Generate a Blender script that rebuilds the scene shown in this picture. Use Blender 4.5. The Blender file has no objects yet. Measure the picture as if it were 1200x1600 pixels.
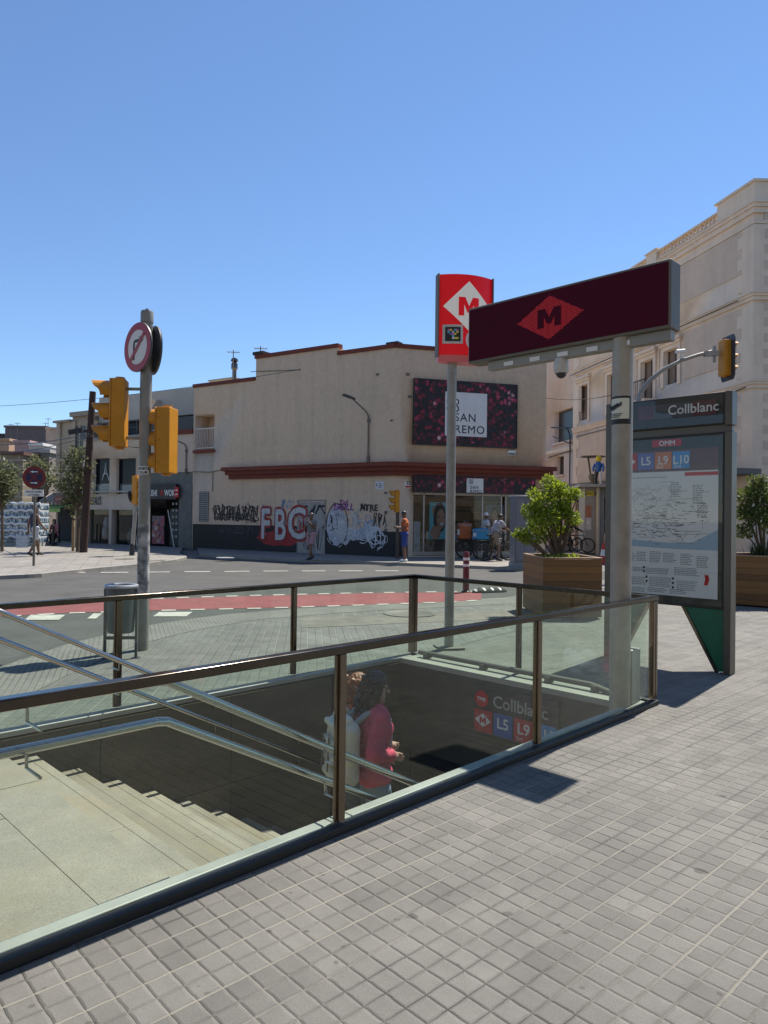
import bpy, bmesh, math, random
from math import sin, cos, radians, pi, sqrt, atan2
from mathutils import Vector, Matrix, noise

SC = bpy.context.scene
COL = SC.collection
rnd = random.Random(7)

# ---------------------------------------------------------------- camera, sky, sun, exposure
CAM_Z = 1.65
FPX = 1110.0
PITCH, ROLL = radians(0.46), radians(0.7)
_f = Vector((0, cos(PITCH), sin(PITCH)))
_r0 = Vector((1, 0, 0)); _u0 = Vector((0, -sin(PITCH), cos(PITCH)))
_r = _r0*cos(ROLL) + _u0*sin(ROLL)
_u = -_r0*sin(ROLL) + _u0*cos(ROLL)
CP = Vector((0, 0, CAM_Z))
cam_d = bpy.data.cameras.new('camera'); cam = bpy.data.objects.new('camera', cam_d); COL.objects.link(cam)
cam.matrix_world = Matrix(((_r.x, _u.x, -_f.x, 0), (_r.y, _u.y, -_f.y, 0), (_r.z, _u.z, -_f.z, CAM_Z), (0, 0, 0, 1)))
cam_d.sensor_fit = 'HORIZONTAL'; cam_d.sensor_width = 36; cam_d.lens = 36*FPX/1200
cam_d.clip_start = 0.05; cam_d.clip_end = 5000
SC.camera = cam

SUN_EL, SUN_AZ = radians(60), radians(40)          # azimuth measured clockwise from +Y (to the right)
world = bpy.data.worlds.new("World"); SC.world = world; world.use_nodes = True
wn = world.node_tree.nodes; wl = world.node_tree.links
sky = wn.new('ShaderNodeTexSky'); sky.sky_type = 'NISHITA'; sky.sun_disc = False
sky.sun_elevation = SUN_EL; sky.sun_rotation = SUN_AZ
sky.air_density = 1.0; sky.dust_density = 0.0; sky.ozone_density = 7.0; sky.altitude = 30
wl.new(sky.outputs[0], wn['Background'].inputs[0]); wn['Background'].inputs[1].default_value = 0.106
sun_d = bpy.data.lights.new('sun', 'SUN'); sun_d.energy = 5.0; sun_d.angle = radians(0.5); sun_d.color = (1, 0.94, 0.84)
sun = bpy.data.objects.new('sun', sun_d); COL.objects.link(sun)
sdir = Vector((sin(SUN_AZ)*cos(SUN_EL), cos(SUN_AZ)*cos(SUN_EL), sin(SUN_EL)))
sun.rotation_euler = sdir.to_track_quat('Z', 'Y').to_euler(); sun.location = sdir*60
SC.view_settings.view_transform = 'Standard'; SC.view_settings.look = 'None'
SC.view_settings.exposure = 0.62; SC.view_settings.gamma = 1.0
SC.cycles.max_bounces = 10; SC.cycles.transparent_max_bounces = 24
SC.cycles.caustics_reflective = False; SC.cycles.caustics_refractive = False

# ---------------------------------------------------------------- helpers: measuring
def ray(px, py): return _f*FPX + _r*(px-600) + _u*(800-py)
def G(px, py, z=0.0):
    d = ray(px, py); t = (z-CAM_Z)/d.z
    return CP + d*t
def PD(px, py, Y):
    d = ray(px, py); return CP + d*(Y/d.y)
class Fr:                                            # a vertical plane standing in the place: x along it, y into it
    def __init__(s, o, ang):
        s.o = Vector((o[0], o[1], o[2] if len(o) > 2 else 0)); s.a = ang
        s.x = Vector((cos(ang), sin(ang), 0)); s.y = Vector((-sin(ang), cos(ang), 0))
    def W(s, px, py, off=0.0):
        d = ray(px, py); t = ((s.o-CP).dot(s.y)+off)/d.dot(s.y)
        p = CP + d*t - s.o
        return p.dot(s.x), p.z
    def R(s, x0, y0, x1, y1, off=0.0):               # pixel box -> x0,x1,z0,z1
        a = s.W(x0, (y0+y1)/2, off)[0]; b = s.W(x1, (y0+y1)/2, off)[0]
        return a, b, s.W((x0+x1)/2, y1, off)[1], s.W((x0+x1)/2, y0, off)[1]
    def L(s, p):
        q = Vector(p)-s.o; return Vector((q.dot(s.x), q.dot(s.y), q.z))
    def P(s, x, y, z=0): return s.o + s.x*x + s.y*y + Vector((0, 0, z))

# ---------------------------------------------------------------- helpers: objects
def tag(o, label, cat, group=None, kind=None):
    o['label'] = label; o['category'] = cat
    if group: o['group'] = group
    if kind: o['kind'] = kind
    return o
def thing(name, label, cat, loc=(0, 0, 0), rotz=0, group=None):
    o = bpy.data.objects.new(name, None); COL.objects.link(o)
    o.location = Vector((loc[0], loc[1], loc[2] if len(loc) > 2 else 0)); o.rotation_euler = (0, 0, rotz)
    o.empty_display_size = 0.2
    return tag(o, label, cat, group)
def struct(o): o['kind'] = 'structure'; return o
def copy_tree(o, parent=None):
    c = o.copy(); COL.objects.link(c)
    if parent: c.parent = parent
    for ch in list(o.children): copy_tree(ch, c)
    return c
def link_mesh(name, me, mat, parent=None):
    o = bpy.data.objects.new(name, me); COL.objects.link(o)
    if mat is not None:
        for m in (mat if isinstance(mat, (list, tuple)) else [mat]): me.materials.append(m)
    if parent: o.parent = parent
    return o
SCRATCH = bpy.data.scenes.new('scratch')             # modifiers and text are evaluated here, away from the big scene
def new_eval(o, *more):
    for x in (o,)+more: SCRATCH.collection.objects.link(x)
    with bpy.context.temp_override(scene=SCRATCH, view_layer=SCRATCH.view_layers[0]): dg = bpy.context.evaluated_depsgraph_get()
    dg.update(); me = bpy.data.meshes.new_from_object(o.evaluated_get(dg))
    for x in (o,)+more: SCRATCH.collection.objects.unlink(x)
    return me

class MB:
    def __init__(s, M=None): s.bm = bmesh.new(); s.M = M
    def _v(s, p):
        p = Vector(p)
        return s.bm.verts.new(s.M @ p if s.M else p)
    def face(s, pts, mi=0):
        f = s.bm.faces.new([s._v(p) for p in pts]); f.material_index = mi; return f
    def box(s, x0, x1, y0, y1, z0, z1, mi=0):
        if x0 > x1: x0, x1 = x1, x0
        if y0 > y1: y0, y1 = y1, y0
        if z0 > z1: z0, z1 = z1, z0
        v = [s._v(p) for p in ((x0,y0,z0),(x1,y0,z0),(x1,y1,z0),(x0,y1,z0),(x0,y0,z1),(x1,y0,z1),(x1,y1,z1),(x0,y1,z1))]
        for q in ((3,2,1,0),(4,5,6,7),(0,1,5,4),(1,2,6,5),(2,3,7,6),(3,0,4,7)):
            s.bm.faces.new([v[i] for i in q]).material_index = mi
        return s
    def bar(s, p0, p1, w, h):                        # a square bar between two points
        p0, p1 = Vector(p0), Vector(p1); t = (p1-p0).normalized()
        up = Vector((0, 0, 1)) if abs(t.z) < .95 else Vector((0, 1, 0))
        a = t.cross(up).normalized(); b = a.cross(t)
        r = []
        for p in (p0, p1): r.append([s._v(p+a*sx*w/2+b*sz*h/2) for sx, sz in ((-1,-1),(1,-1),(1,1),(-1,1))])
        for i in range(4): s.bm.faces.new((r[0][i], r[0][(i+1)%4], r[1][(i+1)%4], r[1][i]))
        s.bm.faces.new(r[0][::-1]); s.bm.faces.new(r[1]); return s
    def tube(s, pts, r, seg=10, closed=False, mi=0):
        pts = [Vector(p) for p in pts]; n = len(pts)
        rr = r if isinstance(r, (list, tuple)) else [r]*n
        rings = []; prev = None
        for i, p in enumerate(pts):
            if closed: t = (pts[(i+1) % n]-pts[i-1]).normalized()
            else:
                a = pts[max(i-1, 0)]; b = pts[min(i+1, n-1)]; t = (b-a).normalized()
                if 0 < i < n-1:
                    t1 = (p-a).normalized(); t2 = (b-p).normalized(); t = (t1+t2).normalized()
            if prev is None:
                up = Vector((0, 0, 1)) if abs(t.z) < .9 else Vector((1, 0, 0))
                u = t.cross(up).normalized()
            else:
                u = (prev - t*prev.dot(t)).normalized()
            prev = u; w = t.cross(u)
            rings.append([s._v(p+(u*cos(2*pi*k/seg)+w*sin(2*pi*k/seg))*rr[i]) for k in range(seg)])
        m = n if closed else n-1
        for i in range(m):
            A = rings[i]; B = rings[(i+1) % n]
            for k in range(seg):
                f = s.bm.faces.new((A[k], A[(k+1)%seg], B[(k+1)%seg], B[k])); f.smooth = True; f.material_index = mi
        if not closed:
            s.bm.faces.new(rings[0][::-1]).material_index = mi; s.bm.faces.new(rings[-1]).material_index = mi
        return s
    def cyl(s, p0, p1, r0, r1=None, seg=20, mi=0): return s.tube([p0, p1], [r0, r0 if r1 is None else r1], seg, mi=mi)
    def lathe(s, prof, c=(0, 0, 0), seg=24, mi=0):   # profile of (r, z), closed top and bottom where r > 0
        c = Vector(c); rings = []
        for r, z in prof: rings.append([s._v(c+Vector((r*cos(2*pi*k/seg), r*sin(2*pi*k/seg), z))) for k in range(seg)])
        for A, B in zip(rings, rings[1:]):
            for k in range(seg):
                f = s.bm.faces.new((A[k], A[(k+1)%seg], B[(k+1)%seg], B[k])); f.smooth = True; f.material_index = mi
        s.bm.faces.new(rings[0][::-1]).material_index = mi; s.bm.faces.new(rings[-1]).material_index = mi
        return s
    def prism(s, poly, y0, y1, mi=0):                # polygon in x,z pushed along y
        A = [s._v((x, y0, z)) for x, z in poly]; B = [s._v((x, y1, z)) for x, z in poly]; n = len(poly)
        for i in range(n): s.bm.faces.new((A[i], A[(i+1)%n], B[(i+1)%n], B[i])).material_index = mi
        s.bm.faces.new(A[::-1]).material_index = mi; s.bm.faces.new(B).material_index = mi
        return s
    def slab(s, poly, z0, z1, mi=0):                 # polygon in x,y pushed along z
        A = [s._v((p[0], p[1], z0)) for p in poly]; B = [s._v((p[0], p[1], z1)) for p in poly]; n = len(poly)
        for i in range(n): s.bm.faces.new((A[i], A[(i+1)%n], B[(i+1)%n], B[i])).material_index = mi
        s.bm.faces.new(A[::-1]).material_index = mi; s.bm.faces.new(B).material_index = mi
        return s
    def sheet(s, poly, z, mi=0):
        s.bm.faces.new([s._v((p[0], p[1], z)) for p in poly]).material_index = mi; return s
    def ell(s, c, rx, ry, rz, u=14, v=9):
        m = Matrix.Translation(Vector(c)) @ Matrix.Diagonal((rx, ry, rz, 1))
        if s.M: m = s.M @ m
        bmesh.ops.create_uvsphere(s.bm, u_segments=u, v_segments=v, radius=1, matrix=m); return s
    def ribbon(s, pts, w, y):                        # a flat brush stroke in the x,z plane
        L_, R_ = [], []
        n = len(pts)
        for i in range(n):
            a = Vector(pts[max(0, i-1)]); b = Vector(pts[min(n-1, i+1)]); t = (b-a)
            if t.length < 1e-6: t = Vector((1, 0))
            t.normalize(); q = Vector((-t.y, t.x)); ww = w*(0.75+0.25*sin(i*1.7))
            L_.append(s._v((pts[i][0]+q.x*ww/2, y, pts[i][1]+q.y*ww/2))); R_.append(s._v((pts[i][0]-q.x*ww/2, y, pts[i][1]-q.y*ww/2)))
        for i in range(n-1): s.bm.faces.new((L_[i], L_[i+1], R_[i+1], R_[i]))
        return s
    def build(s, name, mat, parent=None, smooth=None, bevel=0, sharp=35, normals=True):
        if normals: bmesh.ops.recalc_face_normals(s.bm, faces=s.bm.faces)
        if smooth:
            for f in s.bm.faces: f.smooth = True
        me = bpy.data.meshes.new(name); s.bm.to_mesh(me); s.bm.free()
        me.set_sharp_from_angle(angle=radians(sharp))
        o = link_mesh(name, me, mat, parent)
        if bevel:
            b = o.modifiers.new('edge', 'BEVEL'); b.width = bevel; b.segments = 2; b.limit_method = 'ANGLE'; b.angle_limit = radians(40)
        return o

def cut(o, boxes):                                   # openings cut through a wall mesh, boxes in its own coordinates
    m = MB()
    for b in boxes: m.box(*b)
    c = m.build('cutter', None)
    c.matrix_world = o.matrix_world.copy() if not o.parent else Matrix()
    par = o.parent; o.parent = None; o.matrix_world = Matrix(); c.matrix_world = Matrix()
    md = o.modifiers.new('cut', 'BOOLEAN'); md.object = c; md.operation = 'DIFFERENCE'; md.solver = 'EXACT'
    me = new_eval(o, c); o.modifiers.clear(); old = o.data; o.data = me; me.name = old.name
    bpy.data.objects.remove(c); o.parent = par; o.matrix_local = Matrix()
    return o

def text(name, body, size, mat, parent, x, y, z, bold=0.0, align='LEFT', depth=0.0015, sx=1.0, M=None, shear=0.0, space=1.0):
    cu = bpy.data.curves.new(name, 'FONT'); cu.body = body; cu.size = size; cu.align_x = align; cu.align_y = 'BOTTOM_BASELINE'
    cu.extrude = depth; cu.shear = shear; cu.space_character = space; cu.resolution_u = 3
    t = bpy.data.objects.new(name, cu)
    me = new_eval(t); bpy.data.objects.remove(t); bpy.data.curves.remove(cu)
    if bold:                                         # a heavier weight: the outline repeated round itself
        bm = bmesh.new(); nd_ = 8 if bold > .02 else 4
        for k in range(nd_+1):
            t2 = me.copy(); a = 2*pi*k/nd_+.3
            t2.transform(Matrix.Translation((bold*cos(a) if k else 0, bold*sin(a) if k else 0, -.0002*k))); bm.from_mesh(t2); bpy.data.meshes.remove(t2)
        bm.to_mesh(me); bm.free()
    m4 = Matrix.Translation((x, y, z)) @ Matrix.Rotation(pi/2, 4, 'X') @ Matrix.Diagonal((sx, 1, 1, 1))
    if M: m4 = M @ m4
    me.transform(m4); me.name = name; me.materials.clear()
    return link_mesh(name, me, mat, parent)

def mletter(x, z, w, h):                             # outline of a heavy capital M
    return [(x+w*a, z+h*b) for a, b in ((0, 0), (0, 1), (.31, 1), (.5, .52), (.69, 1), (1, 1), (1, 0), (.74, 0), (.74, .60), (.58, .17), (.42, .17), (.26, .60), (.26, 0))]
# ---------------------------------------------------------------- helpers: materials
MATS = {}
def mat(name, col, rough=0.6, metal=0.0, var=0.12, scale=3.0, bump=0.0, bscale=40.0, spec=0.5, streak=0.0, coat=0.0, patch=0.0):
    if name in MATS: return MATS[name]
    m = bpy.data.materials.new(name); m.use_nodes = True; N = m.node_tree.nodes; Lk = m.node_tree.links; b = N['Principled BSDF']
    b.inputs['Roughness'].default_value = rough; b.inputs['Metallic'].default_value = metal
    b.inputs['Specular IOR Level'].default_value = spec; b.inputs['Coat Weight'].default_value = coat
    tc = N.new('ShaderNodeTexCoord')
    c = tuple(col)+(1,)
    if var > 0:
        n1 = N.new('ShaderNodeTexNoise'); n1.inputs['Scale'].default_value = scale; n1.inputs['Detail'].default_value = 8; n1.inputs['Roughness'].default_value = .65
        Lk.new(tc.outputs['Object'], n1.inputs['Vector'])
        mp = N.new('ShaderNodeMapRange'); mp.inputs[1].default_value = .3; mp.inputs[2].default_value = .7
        mp.inputs[3].default_value = 1-var; mp.inputs[4].default_value = 1+var
        Lk.new(n1.outputs[0], mp.inputs[0]); val = mp.outputs[0]
        if streak:
            mm = N.new('ShaderNodeMapping'); mm.inputs['Scale'].default_value = (1.3, 1.3, .075); Lk.new(tc.outputs['Object'], mm.inputs[0])
            n2 = N.new('ShaderNodeTexNoise'); n2.inputs['Scale'].default_value = 2.0; n2.inputs['Detail'].default_value = 9; n2.inputs['Roughness'].default_value = .62; Lk.new(mm.outputs[0], n2.inputs['Vector'])
            m2 = N.new('ShaderNodeMapRange'); m2.inputs[1].default_value = .48; m2.inputs[2].default_value = .78; m2.inputs[3].default_value = 1.0; m2.inputs[4].default_value = 1-streak
            Lk.new(n2.outputs[0], m2.inputs[0]); mu = N.new('ShaderNodeMath'); mu.operation = 'MULTIPLY'
            Lk.new(val, mu.inputs[0]); Lk.new(m2.outputs[0], mu.inputs[1]); val = mu.outputs[0]
        if patch:                                    # old repairs and water marks with edges of their own
            n4 = N.new('ShaderNodeTexNoise'); n4.inputs['Scale'].default_value = .55; n4.inputs['Detail'].default_value = 9; n4.inputs['Roughness'].default_value = .72; Lk.new(tc.outputs['Object'], n4.inputs['Vector'])
            m4 = N.new('ShaderNodeMapRange'); m4.inputs[1].default_value = .54; m4.inputs[2].default_value = .57; m4.inputs[3].default_value = 1.0; m4.inputs[4].default_value = 1-patch; Lk.new(n4.outputs[0], m4.inputs[0])
            m5 = N.new('ShaderNodeMath'); m5.operation = 'MULTIPLY'; Lk.new(val, m5.inputs[0]); Lk.new(m4.outputs[0], m5.inputs[1]); val = m5.outputs[0]
        vm = N.new('ShaderNodeVectorMath'); vm.operation = 'SCALE'; vm.inputs[0].default_value = col
        Lk.new(val, vm.inputs['Scale']); Lk.new(vm.outputs[0], b.inputs['Base Color'])
        if rough > .15:
            mr = N.new('ShaderNodeMapRange'); mr.inputs[3].default_value = max(0.03, rough-.1); mr.inputs[4].default_value = min(1, rough+.1)
            Lk.new(n1.outputs[0], mr.inputs[0]); Lk.new(mr.outputs[0], b.inputs['Roughness'])
    else: b.inputs['Base Color'].default_value = c
    if bump:
        n3 = N.new('ShaderNodeTexNoise'); n3.inputs['Scale'].default_value = bscale; n3.inputs['Detail'].default_value = 5; Lk.new(tc.outputs['Object'], n3.inputs['Vector'])
        bp = N.new('ShaderNodeBump'); bp.inputs['Strength'].default_value = bump; bp.inputs['Distance'].default_value = .01
        Lk.new(n3.outputs[0], bp.inputs['Height']); Lk.new(bp.outputs[0], b.inputs['Normal'])
    MATS[name] = m
    return m
def nd(m, t, **kw):
    n = m.node_tree.nodes.new(t)
    for k, v in kw.items(): setattr(n, k, v)
    return n
def mth(m, op, a, b=None, c=None):
    n = m.node_tree.nodes.new('ShaderNodeMath'); n.operation = op
    for i, v in enumerate((a, b, c)):
        if v is None: continue
        if isinstance(v, (int, float)): n.inputs[i].default_value = v
        else: m.node_tree.links.new(v, n.inputs[i])
    return n.outputs[0]
def mixc(m, fac, a, b):
    n = m.node_tree.nodes.new('ShaderNodeMix'); n.data_type = 'RGBA'
    for i, v in ((0, fac), (6, a), (7, b)):
        if isinstance(v, (int, float)): n.inputs[i].default_value = v
        elif isinstance(v, tuple): n.inputs[i].default_value = v+(1,) if len(v) == 3 else v
        else: m.node_tree.links.new(v, n.inputs[i])
    return n.outputs[2]
def ramp(m, v, stops):
    n = m.node_tree.nodes.new('ShaderNodeValToRGB'); m.node_tree.links.new(v, n.inputs[0])
    e = n.color_ramp.elements
    while len(e) < len(stops): e.new(.5)
    for el, (p, c) in zip(e, stops): el.position = p; el.color = tuple(c)+(1,)
    return n.outputs[0]
def base(name, rough=.6):
    m = bpy.data.materials.new(name); m.use_nodes = True; b = m.node_tree.nodes['Principled BSDF']; b.inputs['Roughness'].default_value = rough
    MATS[name] = m
    return m, b, m.node_tree.links

def tile_material(name, ang, size, c1, c2, joint, jw=.045, bump=.5, stain=True, rowjoint=True):
    m, b, Lk = base(name, .75)
    tc = nd(m, 'ShaderNodeTexCoord'); mp = nd(m, 'ShaderNodeMapping'); mp.inputs['Rotation'].default_value = (0, 0, -ang)
    mp.inputs['Scale'].default_value = (1/size, 1/size, 1/size); Lk.new(tc.outputs['Object'], mp.inputs[0])
    wob = nd(m, 'ShaderNodeTexNoise'); wob.inputs['Scale'].default_value = 2.5; Lk.new(mp.outputs[0], wob.inputs['Vector'])
    sp = nd(m, 'ShaderNodeSeparateXYZ'); Lk.new(mp.outputs[0], sp.inputs[0])
    wv = mth(m, 'MULTIPLY', mth(m, 'SUBTRACT', wob.outputs[0], .5), .05)
    X = mth(m, 'ADD', sp.outputs[0], wv); Y = mth(m, 'ADD', sp.outputs[1], wv)
    def edge(v, w):                                  # 1 in the joint
        fr = mth(m, 'FRACT', v); d = mth(m, 'MINIMUM', fr, mth(m, 'SUBTRACT', 1.0, fr))
        n = nd(m, 'ShaderNodeMapRange'); n.inputs[1].default_value = w*.6; n.inputs[2].default_value = w*1.25; n.inputs[3].default_value = 1; n.inputs[4].default_value = 0
        n.clamp = True; Lk.new(d, n.inputs[0]); return n.outputs[0]
    ex = edge(X, jw*.75); ey = edge(Y, jw)
    cell = nd(m, 'ShaderNodeCombineXYZ'); Lk.new(mth(m, 'FLOOR', X), cell.inputs[0]); Lk.new(mth(m, 'FLOOR', Y), cell.inputs[1])
    wn_ = nd(m, 'ShaderNodeTexWhiteNoise'); Lk.new(cell.outputs[0], wn_.inputs['Vector'])
    col = mixc(m, wn_.outputs[0], c1, c2)
    fine = nd(m, 'ShaderNodeTexNoise'); fine.inputs['Scale'].default_value = 220; fine.inputs['Detail'].default_value = 4; Lk.new(tc.outputs['Object'], fine.inputs['Vector'])
    f2 = nd(m, 'ShaderNodeMapRange'); f2.inputs[1].default_value = .25; f2.inputs[2].default_value = .75; f2.inputs[3].default_value = .78; f2.inputs[4].default_value = 1.22; Lk.new(fine.outputs[0], f2.inputs[0])
    big = nd(m, 'ShaderNodeTexNoise'); big.inputs['Scale'].default_value = .9; big.inputs['Detail'].default_value = 7; big.inputs['Roughness'].default_value = .7; Lk.new(tc.outputs['Object'], big.inputs['Vector'])
    f3 = nd(m, 'ShaderNodeMapRange'); f3.inputs[1].default_value = .3; f3.inputs[2].default_value = .7; f3.inputs[3].default_value = .82; f3.inputs[4].default_value = 1.15; Lk.new(big.outputs[0], f3.inputs[0])
    sc_ = nd(m, 'ShaderNodeVectorMath', operation='SCALE'); Lk.new(col, sc_.inputs[0]); Lk.new(mth(m, 'MULTIPLY', f2.outputs[0], f3.outputs[0]), sc_.inputs['Scale'])
    col = sc_.outputs[0]
    if stain:                                        # old chewing gum and drips
        vo = nd(m, 'ShaderNodeTexVoronoi'); vo.inputs['Scale'].default_value = 2.3; vo.inputs['Randomness'].default_value = 1
        w2 = nd(m, 'ShaderNodeTexNoise'); w2.inputs['Scale'].default_value = 14; Lk.new(tc.outputs['Object'], w2.inputs['Vector'])
        ad = nd(m, 'ShaderNodeVectorMath', operation='MULTIPLY_ADD'); Lk.new(w2.outputs[1], ad.inputs[0]); ad.inputs[1].default_value = (.05, .05, 0); Lk.new(tc.outputs['Object'], ad.inputs[2])
        Lk.new(ad.outputs[0], vo.inputs['Vector'])
        hs = nd(m, 'ShaderNodeSeparateColor'); Lk.new(vo.outputs['Color'], hs.inputs[0])
        rad = nd(m, 'ShaderNodeMapRange'); rad.inputs[1].default_value = .25; rad.inputs[2].default_value = 1; rad.inputs[3].default_value = -.02; rad.inputs[4].default_value = .085; Lk.new(hs.outputs[0], rad.inputs[0])
        g = nd(m, 'ShaderNodeMapRange'); g.inputs[1].default_value = -.012; g.inputs[2].default_value = .02; g.inputs[3].default_value = 0; g.inputs[4].default_value = .62; Lk.new(mth(m, 'SUBTRACT', rad.outputs[0], vo.outputs['Distance']), g.inputs[0])
        col = mixc(m, g.outputs[0], col, (.045, .043, .04))
    # joints: most sandy, some filled dark, strongest along the rows
    jn = nd(m, 'ShaderNodeTexNoise'); jn.inputs['Scale'].default_value = 1.3; jn.inputs['Detail'].default_value = 6; Lk.new(tc.outputs['Object'], jn.inputs['Vector'])
    jr = ramp(m, jn.outputs[0], [(.36, (joint[0]*.32, joint[1]*.31, joint[2]*.29)), (.56, joint)])
    jm = mth(m, 'MAXIMUM', mth(m, 'MULTIPLY', ex, .8), ey)
    col = mixc(m, jm, col, jr)
    Lk.new(col, b.inputs['Base Color'])
    bp = nd(m, 'ShaderNodeBump'); bp.inputs['Strength'].default_value = bump; bp.inputs['Distance'].default_value = .006
    hgt = mth(m, 'ADD', mth(m, 'SUBTRACT', 1.0, mth(m, 'MAXIMUM', ex, ey)), mth(m, 'MULTIPLY', fine.outputs[0], .12))
    hgt = mth(m, 'ADD', hgt, mth(m, 'MULTIPLY', wn_.outputs[0], .25))
    Lk.new(hgt, bp.inputs['Height']); Lk.new(bp.outputs[0], b.inputs['Normal'])
    return m

def panot_material(name, ang, size, col, sand):
    m, b, Lk = base(name, .8)
    tc = nd(m, 'ShaderNodeTexCoord'); mp = nd(m, 'ShaderNodeMapping'); mp.inputs['Rotation'].default_value = (0, 0, -ang)
    mp.inputs['Scale'].default_value = (1/size, 1/size, 1/size); Lk.new(tc.outputs['Object'], mp.inputs[0])
    wob = nd(m, 'ShaderNodeTexNoise'); wob.inputs['Scale'].default_value = 1.7; wob.inputs['Detail'].default_value = 4; Lk.new(mp.outputs[0], wob.inputs['Vector'])
    sp = nd(m, 'ShaderNodeSeparateXYZ'); Lk.new(mp.outputs[0], sp.inputs[0])
    wv = mth(m, 'MULTIPLY', mth(m, 'SUBTRACT', wob.outputs[0], .5), .09)
    X = mth(m, 'ADD', sp.outputs[0], wv); Y = mth(m, 'ADD', sp.outputs[1], wv)
    def near(v):
        fr = mth(m, 'FRACT', v); return mth(m, 'MINIMUM', fr, mth(m, 'SUBTRACT', 1.0, fr))
    def rng(v, a, b_, c=0.0, d=1.0):
        n = nd(m, 'ShaderNodeMapRange'); n.inputs[1].default_value = a; n.inputs[2].default_value = b_; n.inputs[3].default_value = c; n.inputs[4].default_value = d; Lk.new(v, n.inputs[0]); return n.outputs[0]
    def noi(s_, det=5, rough=.6, off=0):
        n = nd(m, 'ShaderNodeTexNoise'); n.inputs['Scale'].default_value = s_; n.inputs['Detail'].default_value = det; n.inputs['Roughness'].default_value = rough
        if off:
            q = nd(m, 'ShaderNodeVectorMath', operation='ADD'); q.inputs[1].default_value = (off, off*.7, 0); Lk.new(tc.outputs['Object'], q.inputs[0]); Lk.new(q.outputs[0], n.inputs['Vector'])
        else: Lk.new(tc.outputs['Object'], n.inputs['Vector'])
        return n.outputs[0]
    dX, dY = near(X), near(Y)
    dXm = mth(m, 'MINIMUM', dX, dY)
    cell = nd(m, 'ShaderNodeCombineXYZ'); Lk.new(mth(m, 'FLOOR', X), cell.inputs[0]); Lk.new(mth(m, 'FLOOR', Y), cell.inputs[1])
    wn_ = nd(m, 'ShaderNodeTexWhiteNoise'); Lk.new(cell.outputs[0], wn_.inputs['Vector'])
    cell2 = nd(m, 'ShaderNodeCombineXYZ'); Lk.new(mth(m, 'FLOOR', mth(m, 'MULTIPLY', X, .5)), cell2.inputs[0]); Lk.new(mth(m, 'FLOOR', mth(m, 'MULTIPLY', Y, .5)), cell2.inputs[1])
    wn2 = nd(m, 'ShaderNodeTexWhiteNoise'); Lk.new(cell2.outputs[0], wn2.inputs['Vector'])
    speck = noi(190, 4, .75); big = noi(.7, 8, .68); med = noi(7, 6, .7, 3.1)
    k = mth(m, 'MULTIPLY', rng(speck, .25, .75, .60, 1.40), rng(big, .3, .7, .80, 1.14))
    k = mth(m, 'MULTIPLY', k, rng(med, .3, .72, .88, 1.1)); k = mth(m, 'MULTIPLY', k, rng(wn_.outputs[0], 0, 1, .95, 1.05)); k = mth(m, 'MULTIPLY', k, rng(wn2.outputs[0], 0, 1, .85, 1.11))
    sc_ = nd(m, 'ShaderNodeVectorMath', operation='SCALE'); sc_.inputs[0].default_value = col; Lk.new(k, sc_.inputs['Scale']); c = sc_.outputs[0]
    # chewing gum and drips
    w2 = nd(m, 'ShaderNodeTexNoise'); w2.inputs['Scale'].default_value = 16; Lk.new(tc.outputs['Object'], w2.inputs['Vector'])
    ad = nd(m, 'ShaderNodeVectorMath', operation='MULTIPLY_ADD'); Lk.new(w2.outputs[1], ad.inputs[0]); ad.inputs[1].default_value = (.045, .045, 0); Lk.new(tc.outputs['Object'], ad.inputs[2])
    for s_, rmax, dark in ((5.2, .165, .66), (8.9, .17, .5)):
        vo = nd(m, 'ShaderNodeTexVoronoi'); vo.inputs['Scale'].default_value = s_; Lk.new(ad.outputs[0], vo.inputs['Vector'])
        hs = nd(m, 'ShaderNodeSeparateColor'); Lk.new(vo.outputs['Color'], hs.inputs[0])
        g = rng(mth(m, 'SUBTRACT', rng(hs.outputs[0], .20, 1, -.06, rmax), vo.outputs['Distance']), -.015, .02, 0, dark)
        c = mixc(m, g, c, (.034, .032, .029))
    # grooves: grime and painted-in shade darken them all, sand in rows of whole tiles
    dirt_shade = rng(noi(1.1, 6, .65, 9.3), .36, .62)
    gx = rng(dX, .012, .06, 1, 0); gy = rng(dY, .012, .05, 1, 0)
    groove = mixc(m, dirt_shade, tuple(x*.20 for x in col), tuple(x*.95 for x in sand))
    c = mixc(m, mth(m, 'MULTIPLY', gx, .55), c, groove); c = mixc(m, mth(m, 'MULTIPLY', gy, .6), c, groove)
    row = rng(near(mth(m, 'MULTIPLY', Y, .5)), .011, .028, 1, 0)
    rs = rng(noi(.55, 5, .6, 21.7), .38, .56)
    c = mixc(m, mth(m, 'MULTIPLY', row, rs), c, sand)
    Lk.new(c, b.inputs['Base Color'])
    bp = nd(m, 'ShaderNodeBump'); bp.inputs['Strength'].default_value = 1.0; bp.inputs['Distance'].default_value = .009
    h = rng(dXm, .0, .12); n_ = nd(m, 'ShaderNodeMath'); n_.operation = 'POWER'; Lk.new(h, n_.inputs[0]); n_.inputs[1].default_value = .6
    hgt = mth(m, 'ADD', n_.outputs[0], mth(m, 'MULTIPLY', speck, .30)); hgt = mth(m, 'ADD', hgt, mth(m, 'MULTIPLY', wn_.outputs[0], .2))
    Lk.new(hgt, bp.inputs['Height']); Lk.new(bp.outputs[0], b.inputs['Normal'])
    return m

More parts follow.
